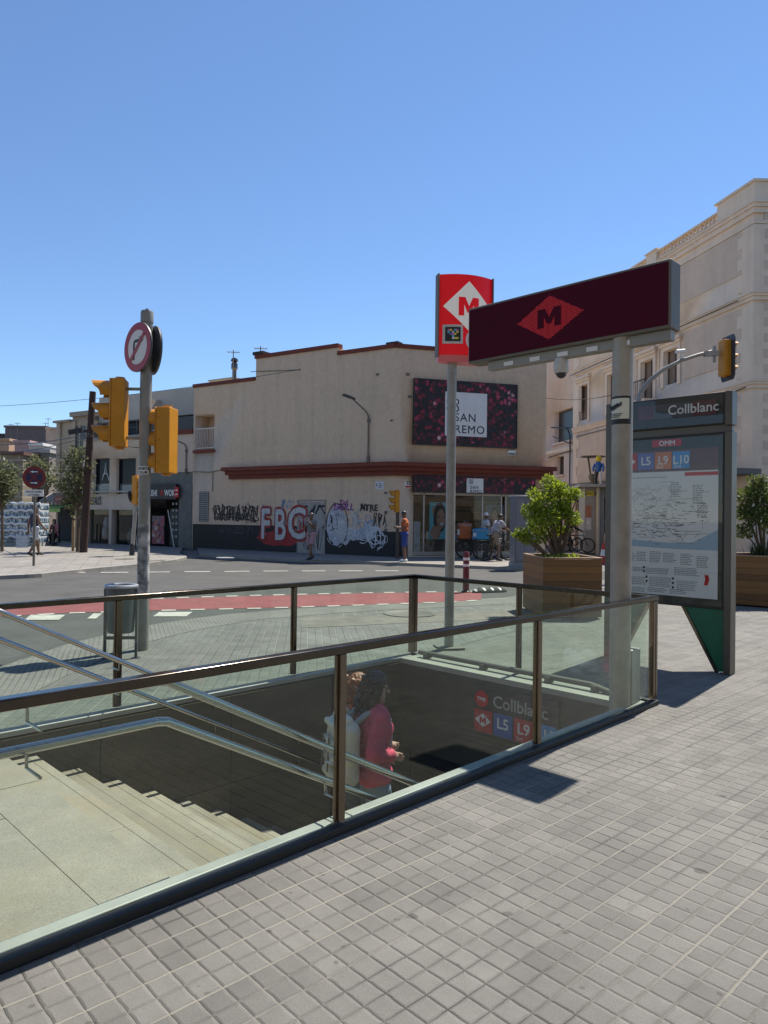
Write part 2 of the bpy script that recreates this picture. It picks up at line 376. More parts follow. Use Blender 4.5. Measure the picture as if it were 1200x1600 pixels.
def glass_material(name, tint=(.90, .955, .92), refl=.85, dirt_shade=.003):
    m = bpy.data.materials.new(name); m.use_nodes = True; N = m.node_tree.nodes; Lk = m.node_tree.links
    N.remove(N['Principled BSDF']); out = N['Material Output']
    tr = N.new('ShaderNodeBsdfTransparent'); tr.inputs[0].default_value = tint+(1,)
    gl = N.new('ShaderNodeBsdfGlossy'); gl.inputs['Roughness'].default_value = .0; gl.inputs['Color'].default_value = (1, 1, 1, 1)
    ge = N.new('ShaderNodeNewGeometry'); dt = N.new('ShaderNodeVectorMath'); dt.operation = 'DOT_PRODUCT'
    Lk.new(ge.outputs['Normal'], dt.inputs[0]); Lk.new(ge.outputs['Incoming'], dt.inputs[1])
    c = mth(m, 'ABSOLUTE', dt.outputs['Value']); k = mth(m, 'POWER', mth(m, 'SUBTRACT', 1.0, c), 5.0)
    fr = mth(m, 'MULTIPLY_ADD', k, .96*refl, .04*refl)
    mx = N.new('ShaderNodeMixShader'); Lk.new(fr, mx.inputs[0]); Lk.new(tr.outputs[0], mx.inputs[1]); Lk.new(gl.outputs[0], mx.inputs[2])
    # a film of dust and smears
    df = N.new('ShaderNodeBsdfDiffuse'); df.inputs[0].default_value = (.55, .55, .5, 1)
    tc = N.new('ShaderNodeTexCoord'); no = N.new('ShaderNodeTexNoise'); no.inputs['Scale'].default_value = 2.2; no.inputs['Detail'].default_value = 9; no.inputs['Roughness'].default_value = .7
    Lk.new(tc.outputs['Object'], no.inputs['Vector'])
    mr = N.new('ShaderNodeMapRange'); mr.inputs[1].default_value = .35; mr.inputs[2].default_value = .8; mr.inputs[3].default_value = dirt_shade*.3; mr.inputs[4].default_value = dirt_shade*2
    Lk.new(no.outputs[0], mr.inputs[0])
    m2 = N.new('ShaderNodeMixShader'); Lk.new(mr.outputs[0], m2.inputs[0]); Lk.new(mx.outputs[0], m2.inputs[1]); Lk.new(df.outputs[0], m2.inputs[2])
    Lk.new(m2.outputs[0], out.inputs['Surface']); MATS[name] = m
    return m

def leaf_material(name, c1, c2, c3):
    m, b, Lk = base(name, .45); g = nd(m, 'ShaderNodeNewGeometry')
    Lk.new(ramp(m, g.outputs['Random Per Island'], [(0, c1), (.55, c2), (1, c3)]), b.inputs['Base Color'])
    b.inputs['Specular IOR Level'].default_value = .35
    tl = nd(m, 'ShaderNodeBsdfTranslucent'); tl.inputs[0].default_value = tuple(min(1, x*1.6) for x in c3)+(1,)
    mx = nd(m, 'ShaderNodeMixShader'); mx.inputs[0].default_value = .35
    Lk.new(b.outputs[0], mx.inputs[1]); Lk.new(tl.outputs[0], mx.inputs[2]); Lk.new(mx.outputs[0], m.node_tree.nodes['Material Output'].inputs['Surface'])
    return m

def granite(name, col, sp=.2, joints=None, stain=None):
    m, b, Lk = base(name, .6); tc = nd(m, 'ShaderNodeTexCoord')
    n1 = nd(m, 'ShaderNodeTexNoise'); n1.inputs['Scale'].default_value = 170; n1.inputs['Detail'].default_value = 3; Lk.new(tc.outputs['Object'], n1.inputs['Vector'])
    n2 = nd(m, 'ShaderNodeTexNoise'); n2.inputs['Scale'].default_value = 1.6; n2.inputs['Detail'].default_value = 8; n2.inputs['Roughness'].default_value = .65; Lk.new(tc.outputs['Object'], n2.inputs['Vector'])
    a = ramp(m, n1.outputs[0], [(.32, tuple(x*(1-sp*1.3) for x in col)), (.5, col), (.68, tuple(min(1, x*(1+sp)) for x in col))])
    st = nd(m, 'ShaderNodeMapRange'); st.inputs[1].default_value = .3; st.inputs[2].default_value = .7; st.inputs[3].default_value = .72; st.inputs[4].default_value = 1.15; Lk.new(n2.outputs[0], st.inputs[0])
    vm = nd(m, 'ShaderNodeVectorMath', operation='SCALE'); Lk.new(a, vm.inputs[0]); Lk.new(st.outputs[0], vm.inputs['Scale'])
    c = vm.outputs[0]
    if stain:                                        # rust and spilt drinks soaked into the stone
        n3 = nd(m, 'ShaderNodeTexNoise'); n3.inputs['Scale'].default_value = .9; n3.inputs['Detail'].default_value = 7; n3.inputs['Roughness'].default_value = .7
        q = nd(m, 'ShaderNodeVectorMath', operation='ADD'); q.inputs[1].default_value = (4.3, 1.2, 0); Lk.new(tc.outputs['Object'], q.inputs[0]); Lk.new(q.outputs[0], n3.inputs['Vector'])
        r3 = nd(m, 'ShaderNodeMapRange'); r3.inputs[1].default_value = .48; r3.inputs[2].default_value = .66; r3.inputs[4].default_value = .55; Lk.new(n3.outputs[0], r3.inputs[0])
        c = mixc(m, r3.outputs[0], c, stain)
    if joints:                                       # joints between the facing slabs: length along x, height
        sp_ = nd(m, 'ShaderNodeSeparateXYZ'); Lk.new(tc.outputs['Object'], sp_.inputs[0])
        ax, az = mth(m, 'DIVIDE', sp_.outputs[0], joints[0]), mth(m, 'DIVIDE', sp_.outputs[2], joints[1])
        lx_ = mth(m, 'LESS_THAN', mth(m, 'FRACT', ax), .010/joints[0]); lz_ = mth(m, 'LESS_THAN', mth(m, 'FRACT', az), .010/joints[1])
        cb_ = nd(m, 'ShaderNodeCombineXYZ'); Lk.new(mth(m, 'FLOOR', ax), cb_.inputs[0]); Lk.new(mth(m, 'FLOOR', az), cb_.inputs[1]); w_ = nd(m, 'ShaderNodeTexWhiteNoise'); Lk.new(cb_.outputs[0], w_.inputs['Vector'])
        v2 = nd(m, 'ShaderNodeVectorMath', operation='SCALE'); Lk.new(c, v2.inputs[0]); Lk.new(mth(m, 'MULTIPLY_ADD', w_.outputs[0], .3, .85), v2.inputs['Scale'])
        c = mixc(m, mth(m, 'MAXIMUM', lx_, lz_), v2.outputs[0], (.012, .011, .009))
    Lk.new(c, b.inputs['Base Color'])
    bp = nd(m, 'ShaderNodeBump'); bp.inputs['Strength'].default_value = .15; bp.inputs['Distance'].default_value = .004; Lk.new(n1.outputs[0], bp.inputs['Height']); Lk.new(bp.outputs[0], b.inputs['Normal'])
    return m

def flower_material():
    m, b, Lk = base('flower_print', .5); tc = nd(m, 'ShaderNodeTexCoord')
    mp = nd(m, 'ShaderNodeMapping'); mp.inputs['Scale'].default_value = (1, .01, 1); Lk.new(tc.outputs['Object'], mp.inputs[0])
    w = nd(m, 'ShaderNodeTexNoise'); w.inputs['Scale'].default_value = 9; Lk.new(mp.outputs[0], w.inputs['Vector'])
    ad = nd(m, 'ShaderNodeVectorMath', operation='MULTIPLY_ADD'); Lk.new(w.outputs[1], ad.inputs[0]); ad.inputs[1].default_value = (.16, 0, .16); Lk.new(mp.outputs[0], ad.inputs[2])
    v = nd(m, 'ShaderNodeTexVoronoi'); v.inputs['Scale'].default_value = 6.2; Lk.new(ad.outputs[0], v.inputs['Vector'])
    s = nd(m, 'ShaderNodeSeparateColor'); Lk.new(v.outputs['Color'], s.inputs[0])
    big = nd(m, 'ShaderNodeTexNoise'); big.inputs['Scale'].default_value = 1.6; big.inputs['Detail'].default_value = 3; Lk.new(mp.outputs[0], big.inputs['Vector'])
    pal = ramp(m, mth(m, 'ADD', mth(m, 'MULTIPLY', s.outputs[0], .75), mth(m, 'MULTIPLY', mth(m, 'SUBTRACT', big.outputs[0], .5), .9)),
               [(.0, (.012, .012, .02)), (.28, (.03, .012, .018)), (.40, (.15, .010, .022)), (.58, (.36, .014, .045)), (.76, (.60, .07, .15)), (.90, (.75, .55, .56))])
    dk = nd(m, 'ShaderNodeMapRange'); dk.inputs[1].default_value = .25; dk.inputs[2].default_value = .8; dk.inputs[3].default_value = 1; dk.inputs[4].default_value = .12
    Lk.new(mth(m, 'MULTIPLY', v.outputs['Distance'], 1.2), dk.inputs[0])
    vm = nd(m, 'ShaderNodeVectorMath', operation='SCALE'); Lk.new(pal, vm.inputs[0]); Lk.new(dk.outputs[0], vm.inputs['Scale'])
    Lk.new(vm.outputs[0], b.inputs['Base Color'])
    return m

def wood_material(name, c1, c2, pl=.125):
    m, b, Lk = base(name, .55); tc = nd(m, 'ShaderNodeTexCoord'); sp = nd(m, 'ShaderNodeSeparateXYZ'); Lk.new(tc.outputs['Object'], sp.inputs[0])
    z = mth(m, 'DIVIDE', sp.outputs[2], pl); fl = mth(m, 'FLOOR', z); fr = mth(m, 'FRACT', z)
    wn_ = nd(m, 'ShaderNodeTexWhiteNoise'); wn_.noise_dimensions = '1D'; Lk.new(fl, wn_.inputs['W'])
    mp = nd(m, 'ShaderNodeMapping'); mp.inputs['Scale'].default_value = (2.5, 2.5, 34); Lk.new(tc.outputs['Object'], mp.inputs[0])
    n = nd(m, 'ShaderNodeTexNoise'); n.inputs['Scale'].default_value = 1.5; n.inputs['Detail'].default_value = 8; Lk.new(mp.outputs[0], n.inputs['Vector'])
    col = mixc(m, mth(m, 'ADD', mth(m, 'MULTIPLY', n.outputs[0], .7), mth(m, 'MULTIPLY', wn_.outputs[0], .45)), c1, c2)
    gap = mth(m, 'LESS_THAN', fr, .05); col = mixc(m, gap, col, (.012, .008, .005)); Lk.new(col, b.inputs['Base Color'])
    bp = nd(m, 'ShaderNodeBump'); bp.inputs['Strength'].default_value = .4; bp.inputs['Distance'].default_value = .006; Lk.new(mth(m, 'SUBTRACT', n.outputs[0], mth(m, 'MULTIPLY', gap, 2)), bp.inputs['Height']); Lk.new(bp.outputs[0], b.inputs['Normal'])
    return m
# ================================================================ materials
UVA = radians(45)
M_pav = panot_material('panot_paving', radians(42.8), .10, (.152, .145, .130), (.33, .305, .25))
M_pav2 = panot_material('far_panot_paving', radians(96), .10, (.150, .146, .134), (.34, .315, .25))
M_farpav = tile_material('far_paving', radians(20), .4, (.205, .19, .168), (.25, .23, .205), (.15, .135, .115), jw=.03, bump=.2, stain=False)
M_asph = mat('asphalt', (.068, .066, .061), .85, var=.28, scale=1.2, bump=.5, bscale=160)
M_lane = mat('bike_lane_red', (.22, .05, .052), .8, var=.25, scale=3, bump=.4, bscale=150)
M_paint = mat('road_paint', (.42, .40, .35), .7, var=.25, scale=6)
M_kerb = mat('kerb_stone', (.28, .265, .235), .8, var=.2, scale=3, bump=.3)
M_conc = mat('pale_concrete', (.31, .29, .255), .85, var=.15, scale=2, bump=.2, bscale=60)
M_steel = mat('brushed_steel', (.17, .14, .11), .22, 1.0, var=.10, scale=9)
M_toprail = mat('top_rail_steel', (.085, .073, .060), .17, 1.0, var=.12, scale=7)
M_rail = mat('rail_steel', (.40, .385, .36), .2, 1.0, var=.05, scale=5)
M_galv = mat('galvanised', (.30, .285, .255), .5, .25, var=.2, scale=5)
M_galv2 = mat('dusty_steel_pole', (.33, .295, .24), .5, .2, var=.28, scale=3, bump=.15, bscale=12)
M_darkmetal = mat('dark_metal', (.035, .037, .04), .45, .3, var=.15)
M_greym = mat('grey_metal', (.14, .128, .105), .55, .05, var=.12)
M_black = mat('black', (.012, .012, .013), .5, var=.1)
M_rubber = mat('rubber', (.02, .02, .02), .8, var=.1)
M_white = mat('white_paint', (.72, .71, .68), .5, var=.06)
M_red = mat('red_enamel', (.50, .008, .014), .4, var=.06, spec=.25)
M_signred = mat('sign_red', (.36, .012, .018), .4, var=.06)
M_yellow = mat('signal_yellow', (.54, .225, .007), .42, var=.10, scale=4)
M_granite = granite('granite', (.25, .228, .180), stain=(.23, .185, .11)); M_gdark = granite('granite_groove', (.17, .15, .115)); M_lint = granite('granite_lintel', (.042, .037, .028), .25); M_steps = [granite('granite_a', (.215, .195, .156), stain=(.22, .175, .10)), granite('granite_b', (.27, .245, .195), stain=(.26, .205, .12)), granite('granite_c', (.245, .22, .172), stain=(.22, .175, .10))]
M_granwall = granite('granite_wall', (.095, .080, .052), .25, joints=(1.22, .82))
M_glass = glass_material('balustrade_glass')
M_shopglass = glass_material('shop_glass', (.88, .9, .9), .55, .004)
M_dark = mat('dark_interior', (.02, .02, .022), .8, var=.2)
M_lens = mat('signal_lens', (.03, .03, .03), .15, var=.1)

# ================================================================ ground, road, pavements
E = Fr((0, 0), UVA)
U0, UE, VN, VF = 1.62, 6.25, 2.77, 5.75              # first step, far end, near side, far side of the stair opening
def ground():
    m = MB(); B = 2500
    h = [E.P(-1.2, VN+.08), E.P(UE-.02, VN+.08), E.P(UE-.02, VF-.08), E.P(-1.2, VF-.08)]
    o = [E.P(-B, -B), E.P(B, -B), E.P(B, B), E.P(-B, B)]
    for i in range(4): m.face([h[i], h[(i+1) % 4], o[(i+1) % 4], o[i]][::-1])
    return struct(m.build('pavement', M_pav))
ground()
def GP(lst): return [G(*p) for p in lst]
near_edge = GP([(-400, 1180), (-150, 1100), (0, 1042), (100, 1008), (180, 988), (250, 974), (350, 960), (450, 952), (560, 945), (700, 939), (780, 934)])
far_edge = GP([(1000, 893), (830, 893), (640, 885), (450, 878), (310, 870.5), (292, 874), (275, 879), (220, 886), (130, 895), (60, 903), (0, 906), (-200, 914), (-400, 922)])
m = MB(); m.sheet([Vector((p.x, p.y, 0)) for p in near_edge + GP([(900, 915)]) + far_edge + [G(-400, 922)+Vector((-60, 0, 0)), G(-400, 1180)+Vector((-60, 0, 0))]], .006)
struct(m.build('road', M_asph))
def resample(pts, n):
    d = [0]
    for a, b in zip(pts, pts[1:]): d.append(d[-1]+(b-a).length)
    out = []
    for i in range(n):
        t = d[-1]*i/(n-1); k = max(j for j in range(len(d)) if d[j] <= t+1e-9); k = min(k, len(pts)-2)
        out.append(pts[k].lerp(pts[k+1], (t-d[k])/max(1e-9, d[k+1]-d[k])))
    return out, d[-1]
lane_far = GP([(-300, 958), (0, 947), (100, 942), (300, 935), (400, 932), (560, 928), (700, 926), (752, 925)])
lane_near = GP([(-300, 985), (0, 964), (100, 958.5), (300, 953), (400, 951), (500, 948), (700, 941), (752, 938)])
a, la = resample(lane_far, 60); b, lb = resample(lane_near, 60)
m = MB()
for i in range(59): m.face([(b[i].x, b[i].y, .011), (b[i+1].x, b[i+1].y, .011), (a[i+1].x, a[i+1].y, .011), (a[i].x, a[i].y, .011)])
struct(m.build('bike_lane', M_lane))
def dashes(mb, line, length, gap, w, side, z=.016, skip=0):
    _, L = resample(line, 2); n = max(2, int(L/.08)); pts, _ = resample(line, n); st = L/(n-1); k0 = int(length/st); per = int((length+gap)/st)
    i = int(skip/st)
    while i+k0 < n:
        p, q = pts[i], pts[i+k0]; t = (q-p).normalized(); s_ = Vector((-t.y, t.x, 0))*side*w
        mb.face([(p.x, p.y, z), (q.x, q.y, z), ((q+s_).x, (q+s_).y, z), ((p+s_).x, (p+s_).y, z)]); i += per
m = MB()
dashes(m, lane_far, .27, .26, .16, 1); dashes(m, lane_near, .27, .26, .14, -1)
dashes(m, GP([(88, 896.5), (200, 895.5), (420, 893.5), (640, 893)]), .8, .36, .22, 1)
for (x0, y0, x1, y1) in ((42, 962, 98, 970), (140, 960, 156, 968), (243, 957.5, 297, 964.5), (330, 1, 0, 0)):
    if y0 < 10: continue
    q = GP([(x0-4, y1), (x1-6, y1), (x1+4, y0), (x0+6, y0)]); m.face([(p.x, p.y, .016) for p in q])
struct(m.build('lane_markings', M_paint, normals=False))
m = MB(); m.sheet([Vector((p.x, p.y, 0)) for p in near_edge] + [E.P(10.5, VF+.5), E.P(6.6, VF+.02), E.P(-6, VF+.02)], .0045)
struct(m.build('far_side_pavement', M_pav2))
# warning-strip of ribbed tiles and a dark patch in the near pavement
M_rib = tile_material('ribbed_tiles', radians(20), .06, (.165, .157, .138), (.20, .19, .168), (.115, .108, .093), jw=.13, bump=.5, stain=False)
m = MB(); e0, _ = resample(GP([(-150, 1100), (0, 1042), (100, 1008), (180, 988), (250, 974), (350, 960), (450, 952), (560, 945), (700, 939), (780, 934)]), 40)
tg = [(e0[min(i+1, 39)]-e0[max(i-1, 0)]).normalized() for i in range(40)]
for i in range(39):
    P_ = [e0[i]+Vector((tg[i].y, -tg[i].x, 0))*o_ for o_ in (.06, .9)]; Q_ = [e0[i+1]+Vector((tg[i+1].y, -tg[i+1].x, 0))*o_ for o_ in (.06, .9)]
    m.face([(p.x, p.y, .0085) for p in (P_[0], P_[1], Q_[1], Q_[0])])
struct(m.build('ribbed_paving', M_rib))
m = MB()
q = GP([(470, 966), (690, 958), (820, 955), (820, 966), (690, 972), (470, 982)]); m.face([(p.x, p.y, .009) for p in q])
struct(m.build('pavement_patch', mat('worn_patch', (.15, .138, .115), .85, var=.3, scale=3, bump=.3)))
# far pavements with their kerbs
def raised(poly, h, mt, kerb_pts):
    m = MB(); m.slab([(p.x, p.y) for p in poly], -.05, h); struct(m.build('far_pavement', mt))
    m = MB(); pts, _ = resample(kerb_pts, 50)
    for i in range(49):
        t = (pts[i+1]-pts[i]).normalized(); s_ = Vector((-t.y, t.x, 0))
        p, q = pts[i], pts[i+1]; o = -s_*.02
        A = [(p+o), (q+o), (q+s_*.16), (p+s_*.16)]
        m.slab([(v.x, v.y) for v in A], 0, h+.005)
    struct(m.build('kerb', M_kerb))
LW = Fr(PD(300, 858, 34.1)*1, atan2(-.525, .851)); LW.o = Vector((-9.2, 34.1, 0))
isl = GP([(-400, 922), (-200, 914), (0, 906), (60, 903), (130, 895), (220, 886), (275, 879), (292, 874), (280, 869)])
raised(isl + [LW.P(-.6, 0), LW.P(-13, -.02), LW.P(-30, -1), G(-400, 922)+Vector((-25, 0, 0))], .10, M_farpav, isl)
RW = Fr(LW.P(11.234, 0), atan2(.268, .963))
wf = GP([(312, 869), (450, 877), (640, 884.5), (830, 892.5)])
raised(wf + [RW.P(9, -1.5), RW.P(6.9, .05), RW.P(0, .05), LW.P(.3, .05)], .10, M_farpav, wf)
# manhole covers
for i, (x, y, r) in enumerate(((195, 878, .34), (244, 881, .3), (640, 960, .45), (300, 1, 0))):
    if r == 0: continue
    p = G(x, y); m = MB(); m.lathe([(r, 0), (r, .012), (r*.86, .012), (r*.84, .006)], (0, 0, 0), 28)
    o = m.build('manhole_cover', M_greym); o.location = (p.x, p.y, .101 if y < 900 else .009)
    tag(o, ['round iron cover left of the grey traffic signal pole on the far corner', 'round iron cover right of the grey signal pole near the far kerb', 'iron cover in the paving just behind the glass balustrade corner'][i], 'manhole cover', 'manhole covers')

# ================================================================ staircase down to the station
st = thing('station_staircase', 'granite stairs going down under the station entrance sign inside the glass balustrade', 'staircase', (0, 0, 0), UVA)
RUN, RISE = .316, .168
YN, YF = VN+.12, VF-.13                              # inner faces of the two side walls
m = MB()
xs = [-1.19, -.36, .42, 1.29, U0]
vs = [YN+.002, 4.35, YF-.002]
for i in range(4):
    for j in range(2):
        g = .004; sh = .45 if (i % 2) else 0
        m.box(xs[i]+g*.5, xs[i+1]-g*.5, vs[j]+(0 if j == 0 else sh-.2+g), (vs[1]+sh-.2-g if j == 0 else vs[2]), -.14, .003)
m.box(-1.19, U0-.002, YN+.003, YF-.003, -.3, -.004)
m.build('landing', M_granite, st)
for k in range(15):
    m = MB(); x0 = U0+RUN*k; z1 = -RISE*(k+1)
    cutv = YN+1.1+(k*0.73 % 1.2)
    m.box(x0+.003, x0+RUN+.02, YN+.002, cutv-.002, z1-RISE-.1, z1); m.box(x0+.003, x0+RUN+.02, cutv+.002, YF-.002, z1-RISE-.1, z1)
    m.build('step', M_steps[(k*5+1) % 3], st, bevel=.006)
    m = MB(); m.box(x0+RUN-.052, x0+RUN-.046, YN+.01, YF-.01, z1-.002, z1+.0012); m.build('step_groove', M_gdark, st)
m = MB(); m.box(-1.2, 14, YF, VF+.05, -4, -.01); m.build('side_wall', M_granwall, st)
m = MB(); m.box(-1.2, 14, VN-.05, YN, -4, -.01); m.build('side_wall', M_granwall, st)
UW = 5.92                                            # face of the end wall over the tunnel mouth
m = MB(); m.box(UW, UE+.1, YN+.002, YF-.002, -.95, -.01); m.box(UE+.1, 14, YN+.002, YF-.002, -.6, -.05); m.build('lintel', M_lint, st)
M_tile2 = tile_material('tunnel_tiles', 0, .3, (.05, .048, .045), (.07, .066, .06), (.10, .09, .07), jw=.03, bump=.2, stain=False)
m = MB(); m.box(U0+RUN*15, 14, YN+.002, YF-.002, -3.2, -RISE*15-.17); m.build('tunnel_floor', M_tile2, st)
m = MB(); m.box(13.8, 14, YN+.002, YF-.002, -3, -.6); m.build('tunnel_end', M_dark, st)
m = MB(); m.box(UW+.001, UE-.02, YN+.003, YF-.003, -.012, .045); m.build('coping', M_conc, st)
m = MB(); m.tube([(UE-.12, YF-.1, .10), (UE-.12, 4.5, .10), (UE-.12, 3.35, .10), (UE-.14, 3.1, .06)], .028, 10)
for v in (5.4, 4.6, 3.8, 3.3): m.box(UE-.16, UE-.08, v-.03, v+.03, .045, .105)
m.build('cable_conduit', M_greym, st)

# station name board on the lintel
Wn = Fr(E.P(UW, 0), UVA-pi/2)
x0, x1, z0, z1 = Wn.R(742, 1058, 868, 1140)
sg = thing('station_name_sign', 'dark name board with white lettering and line numbers above the tunnel mouth', 'sign', Wn.P(x0, -.03, 0), UVA-pi/2)
sg.location.z = -.56
M_shadewhite = mat('shaded_white', (.42, .41, .38), .5)  # shade of the stairwell put into the white of the lettering
MM_maroon = mat('maroon_panel', (.045, .008, .012), .4, var=.1)
m = MB(); m.box(0, 1.01, 0, .028, 0, .50); m.build('board', mat('board_dark', (.03, .028, .03), .35, var=.1), sg, bevel=.004)
text('station_name', 'Collblanc', .17, M_shadewhite, sg, .25, -.003, .31, bold=.002)
m = MB(); m.lathe([(.085, 0), (.085, .004)], (0, 0, 0), 24); o = m.build('round_logo', M_red, sg); o.data.transform(Matrix.Translation((.11, -.001, .365)) @ Matrix.Rotation(pi/2, 4, 'X'))
text('logo_letters', 'TMB', .055, M_white, sg, .11, -.007, .345, align='CENTER', bold=.001)
M_l5, M_l9, M_l10, M_lred = mat('line_blue', (.03, .10, .36), .45), mat('line_orange', (.62, .16, .03), .45), mat('line_sky', (.05, .25, .55), .45), mat('line_red', (.45, .03, .04), .45)
for i, (t, mt) in enumerate((('M', M_lred), ('L5', M_l5), ('L9', M_lred), ('L10', M_l10))):
    m = MB(); m.box(.02+i*.245, .245+i*.245, -.004, .002, .03, .255); pl = m.build('line_plate', mt, sg)
    if t == 'M':
        m = MB(); m.prism([(.13-.1, .15), (.13, .08), (.13+.1, .15), (.13, .22)], -.0055, -.0035); m.build('diamond', M_white, pl)
        m = MB(); m.prism(mletter(.09, .117, .08, .065), -.0075, -.0058); m.build('letter', M_lred, pl)
    else:
        text('line_number', t, .15, M_white, pl, .132+i*.245, -.006, .11, align='CENTER', bold=.003)
        if t != 'L5': text('direction', 'Sud', .05, M_white, pl, .05+i*.245, -.006, .05)

# small junction box on the far wall of the stairs
bx = MB(); bx.box(5.22, 5.36, YF-.10, YF-.001, -.34, -.08)
o = bx.build('wall_box', mat('cream_box', (.5, .49, .45), .5), None, bevel=.008); o.rotation_euler = (0, 0, UVA)
tag(o, 'small pale box fixed to the far wall of the stairs near the corner post', 'box')

# ================================================================ glass balustrade
bal = thing('glass_balustrade', 'steel and green glass balustrade round the station stairs', 'balustrade', (0, 0, 0), UVA)
H = .98
def rail(x0, x1, y0, y1):
    m = MB(); m.box(x0, x1, y0, y1, H-.045, H); m.build('top_rail', M_toprail, bal, bevel=.007)
rail(-1.4, UE+.03, VN-.005, VN+.06); rail(-1.4, UE+.03, VF-.06, VF+.005); rail(UE-.035, UE+.03, VN+.061, VF-.061)
def post(x, y, w=.045, d=.05, split=False):
    m = MB()
    if split:
        m.box(x-w, x-.006, y-d/2, y+d/2, .06, H-.046); m.box(x+.006, x+w, y-d/2, y+d/2, .06, H-.046); m.box(x-.0065, x+.0065, y-d/2+.012, y+d/2-.012, .06, H-.046)
    else:
        m.box(x-w/2, x+w/2, y-d/2, y+d/2, .06, H-.046)
        m.box(x-w/2-.012, x+w/2+.012, y-d/2+.014, y+d/2-.014, .06, H-.05)
    m.build('post', M_steel, bal, bevel=.004)
for x in (.62, 2.49, 4.36): post(x, VN+.028)
post(UE-.01, VN+.03, .04, .05, True)
for x in (.8, 2.62, 4.45): post(x, VF-.028)
post(UE-.02, VF-.03, .05, .06, True)
post(UE, (VN+VF)/2-.02)
def pane(x0, x1, y0, y1):
    m = MB(); m.box(x0, x1, y0, y1, .05, H-.05); m.build('glass_panel', M_glass, bal)
gx = [-1.4, .62, 2.49, 4.36, UE-.06]
for a_, b_ in zip(gx, gx[1:]): pane(a_+.032, b_-.032, VN+.024, VN+.036)
gx = [-1.4, .8, 2.62, 4.45, UE-.08]
for a_, b_ in zip(gx, gx[1:]): pane(a_+.032, b_-.032, VF-.036, VF-.024)
gy = [VN+.07, (VN+VF)/2-.02, VF-.07]
for a_, b_ in zip(gy, gy[1:]): pane(UE-.006, UE+.006, a_+.03, b_-.03)
M_flange = mat('base_flange', (.30, .305, .275), .5, .1, var=.2, scale=2.2)
M_plinth = mat('base_plinth', (.018, .018, .016), .6, .0, var=.25)
def basech(x0, x1, y0, y1, out):                     # dark outer channel and pale inner flange
    m = MB(); m.box(x0, x1, y0, y1, .0, .042); m.build('base_channel', M_plinth, bal, bevel=.006)
basech(-1.4, UE+.035, VN-.012, VN+.045, 0); basech(-1.4, UE+.035, VF-.045, VF+.012, 0); basech(UE-.03, UE+.035, VN+.046, VF-.046, 0)
def flange(x0, x1, y0, y1):
    m = MB(); m.box(x0, x1, y0, y1, .004, .048); m.build('base_flange', M_flange, bal, bevel=.006)
fl_x = [-1.4, .35, 2.47, 2.60, 4.34, UE-.12]
for a_, b_ in zip(fl_x, fl_x[1:]): flange(a_+.003, b_-.003, VN+.047, VN+.118)
flange(-1.4, UE-.12, VF-.12, VF-.047)
for v0_, v1_ in ((3.0, 4.2), (4.206, 5.62)): flange(UE-.085, UE-.032, v0_, v1_)

# ================================================================ handrails
def handrail(v, wallv, label, z_hi, z_lo, knee):
    t = thing('handrail', label, 'handrail', (0, 0, 0), UVA, 'handrails of the station stairs')
    for z in (z_hi, z_lo):
        m = MB(); k = knee
        pts = [(-1.4, v, z), (k-.05, v, z), (k, v, z-.008), (k+.05, v, z-.035)]
        e = 6.3; pts += [(3.5, v, z-.008-(3.5-k)*.532), (e, v, z-.008-(e-k)*.532)]
        m.tube(pts, .021, 14); r = m.build('rail', M_rail, t)
        for u in (-.6, 1.0, 2.55, 3.45, 4.4, 5.3):
            zz = z if u < k else z-.008-(u-k)*.532
            m = MB(); m.tube([(u, v, zz-.015), (u, v, zz-.075), (u, wallv, zz-.075)], .007, 8); m.build('bracket', M_rail, r)
    return t
handrail(YN+.09, YN-.062, 'double steel handrail on the near side of the stairs, in front of the walking people', .90, .72, 1.60)
handrail(YF-.08, YF+.062, 'double steel handrail along the far wall of the stairs, behind the walking people', .955, .755, 1.66)
# ================================================================ station entrance sign
ES = Fr(E.P(5.74, 0), UVA-pi/2)                      # its front face; x runs to the right
x0, x1 = -4.56, -2.46
es = thing('station_entrance_sign', 'long maroon light board with a dotted red diamond on a steel pole at the stairs', 'sign', ES.P(0, 0, 0), ES.a)
M_led = mat('led_panel', (.066, .005, .015), .75, var=.12, scale=1.2, spec=.12)
m = MB(); m.box(x0, x1, .012, .21, 3.24, 3.81); m.build('sign_box', M_greym, es, bevel=.012)
m = MB(); m.box(x0+.02, x1-.02, .004, .011, 3.265, 3.785); m.build('light_panel', M_led, es)
# diamond of little red lamps
m = MB(); cx, cz = (ES.W(808, 505)[0]+ES.W(912, 470)[0])/2, 3.535; hw = (ES.W(912, 470)[0]-ES.W(808, 505)[0])/2; hh = .205
n = 0; stp = .0125; i = -60
for i in range(-40, 41):
    for j in range(-20, 21):
        x, z = i*stp, j*stp
        if abs(x)/hw+abs(z)/hh <= 1:
            rr = .0041; m.face([(cx+x-rr, .0025, cz+z-rr), (cx+x+rr, .0025, cz+z-rr), (cx+x+rr, .0025, cz+z+rr), (cx+x-rr, .0025, cz+z+rr)])
M_lamp = bpy.data.materials.new('red_lamps'); M_lamp.use_nodes = True; b_ = M_lamp.node_tree.nodes['Principled BSDF']
b_.inputs['Base Color'].default_value = (.30, .004, .008, 1); b_.inputs['Emission Color'].default_value = (1, .03, .03, 1); b_.inputs['Emission Strength'].default_value = .13
dm = m.build('lamp_diamond', M_lamp, es, normals=False)
dm['kind'] = 'stuff'
m = MB(); m.prism(mletter(cx-.125, cz-.088, .25, .176), .0, .002); m.build('letter', M_led, es)
m = MB(); m.box(x0+.22, x1-.02, .06, .15, 3.15, 3.239); bk = m.build('light_tray', mat('tray_grey', (.27, .25, .21), .5, .1), es, bevel=.004)
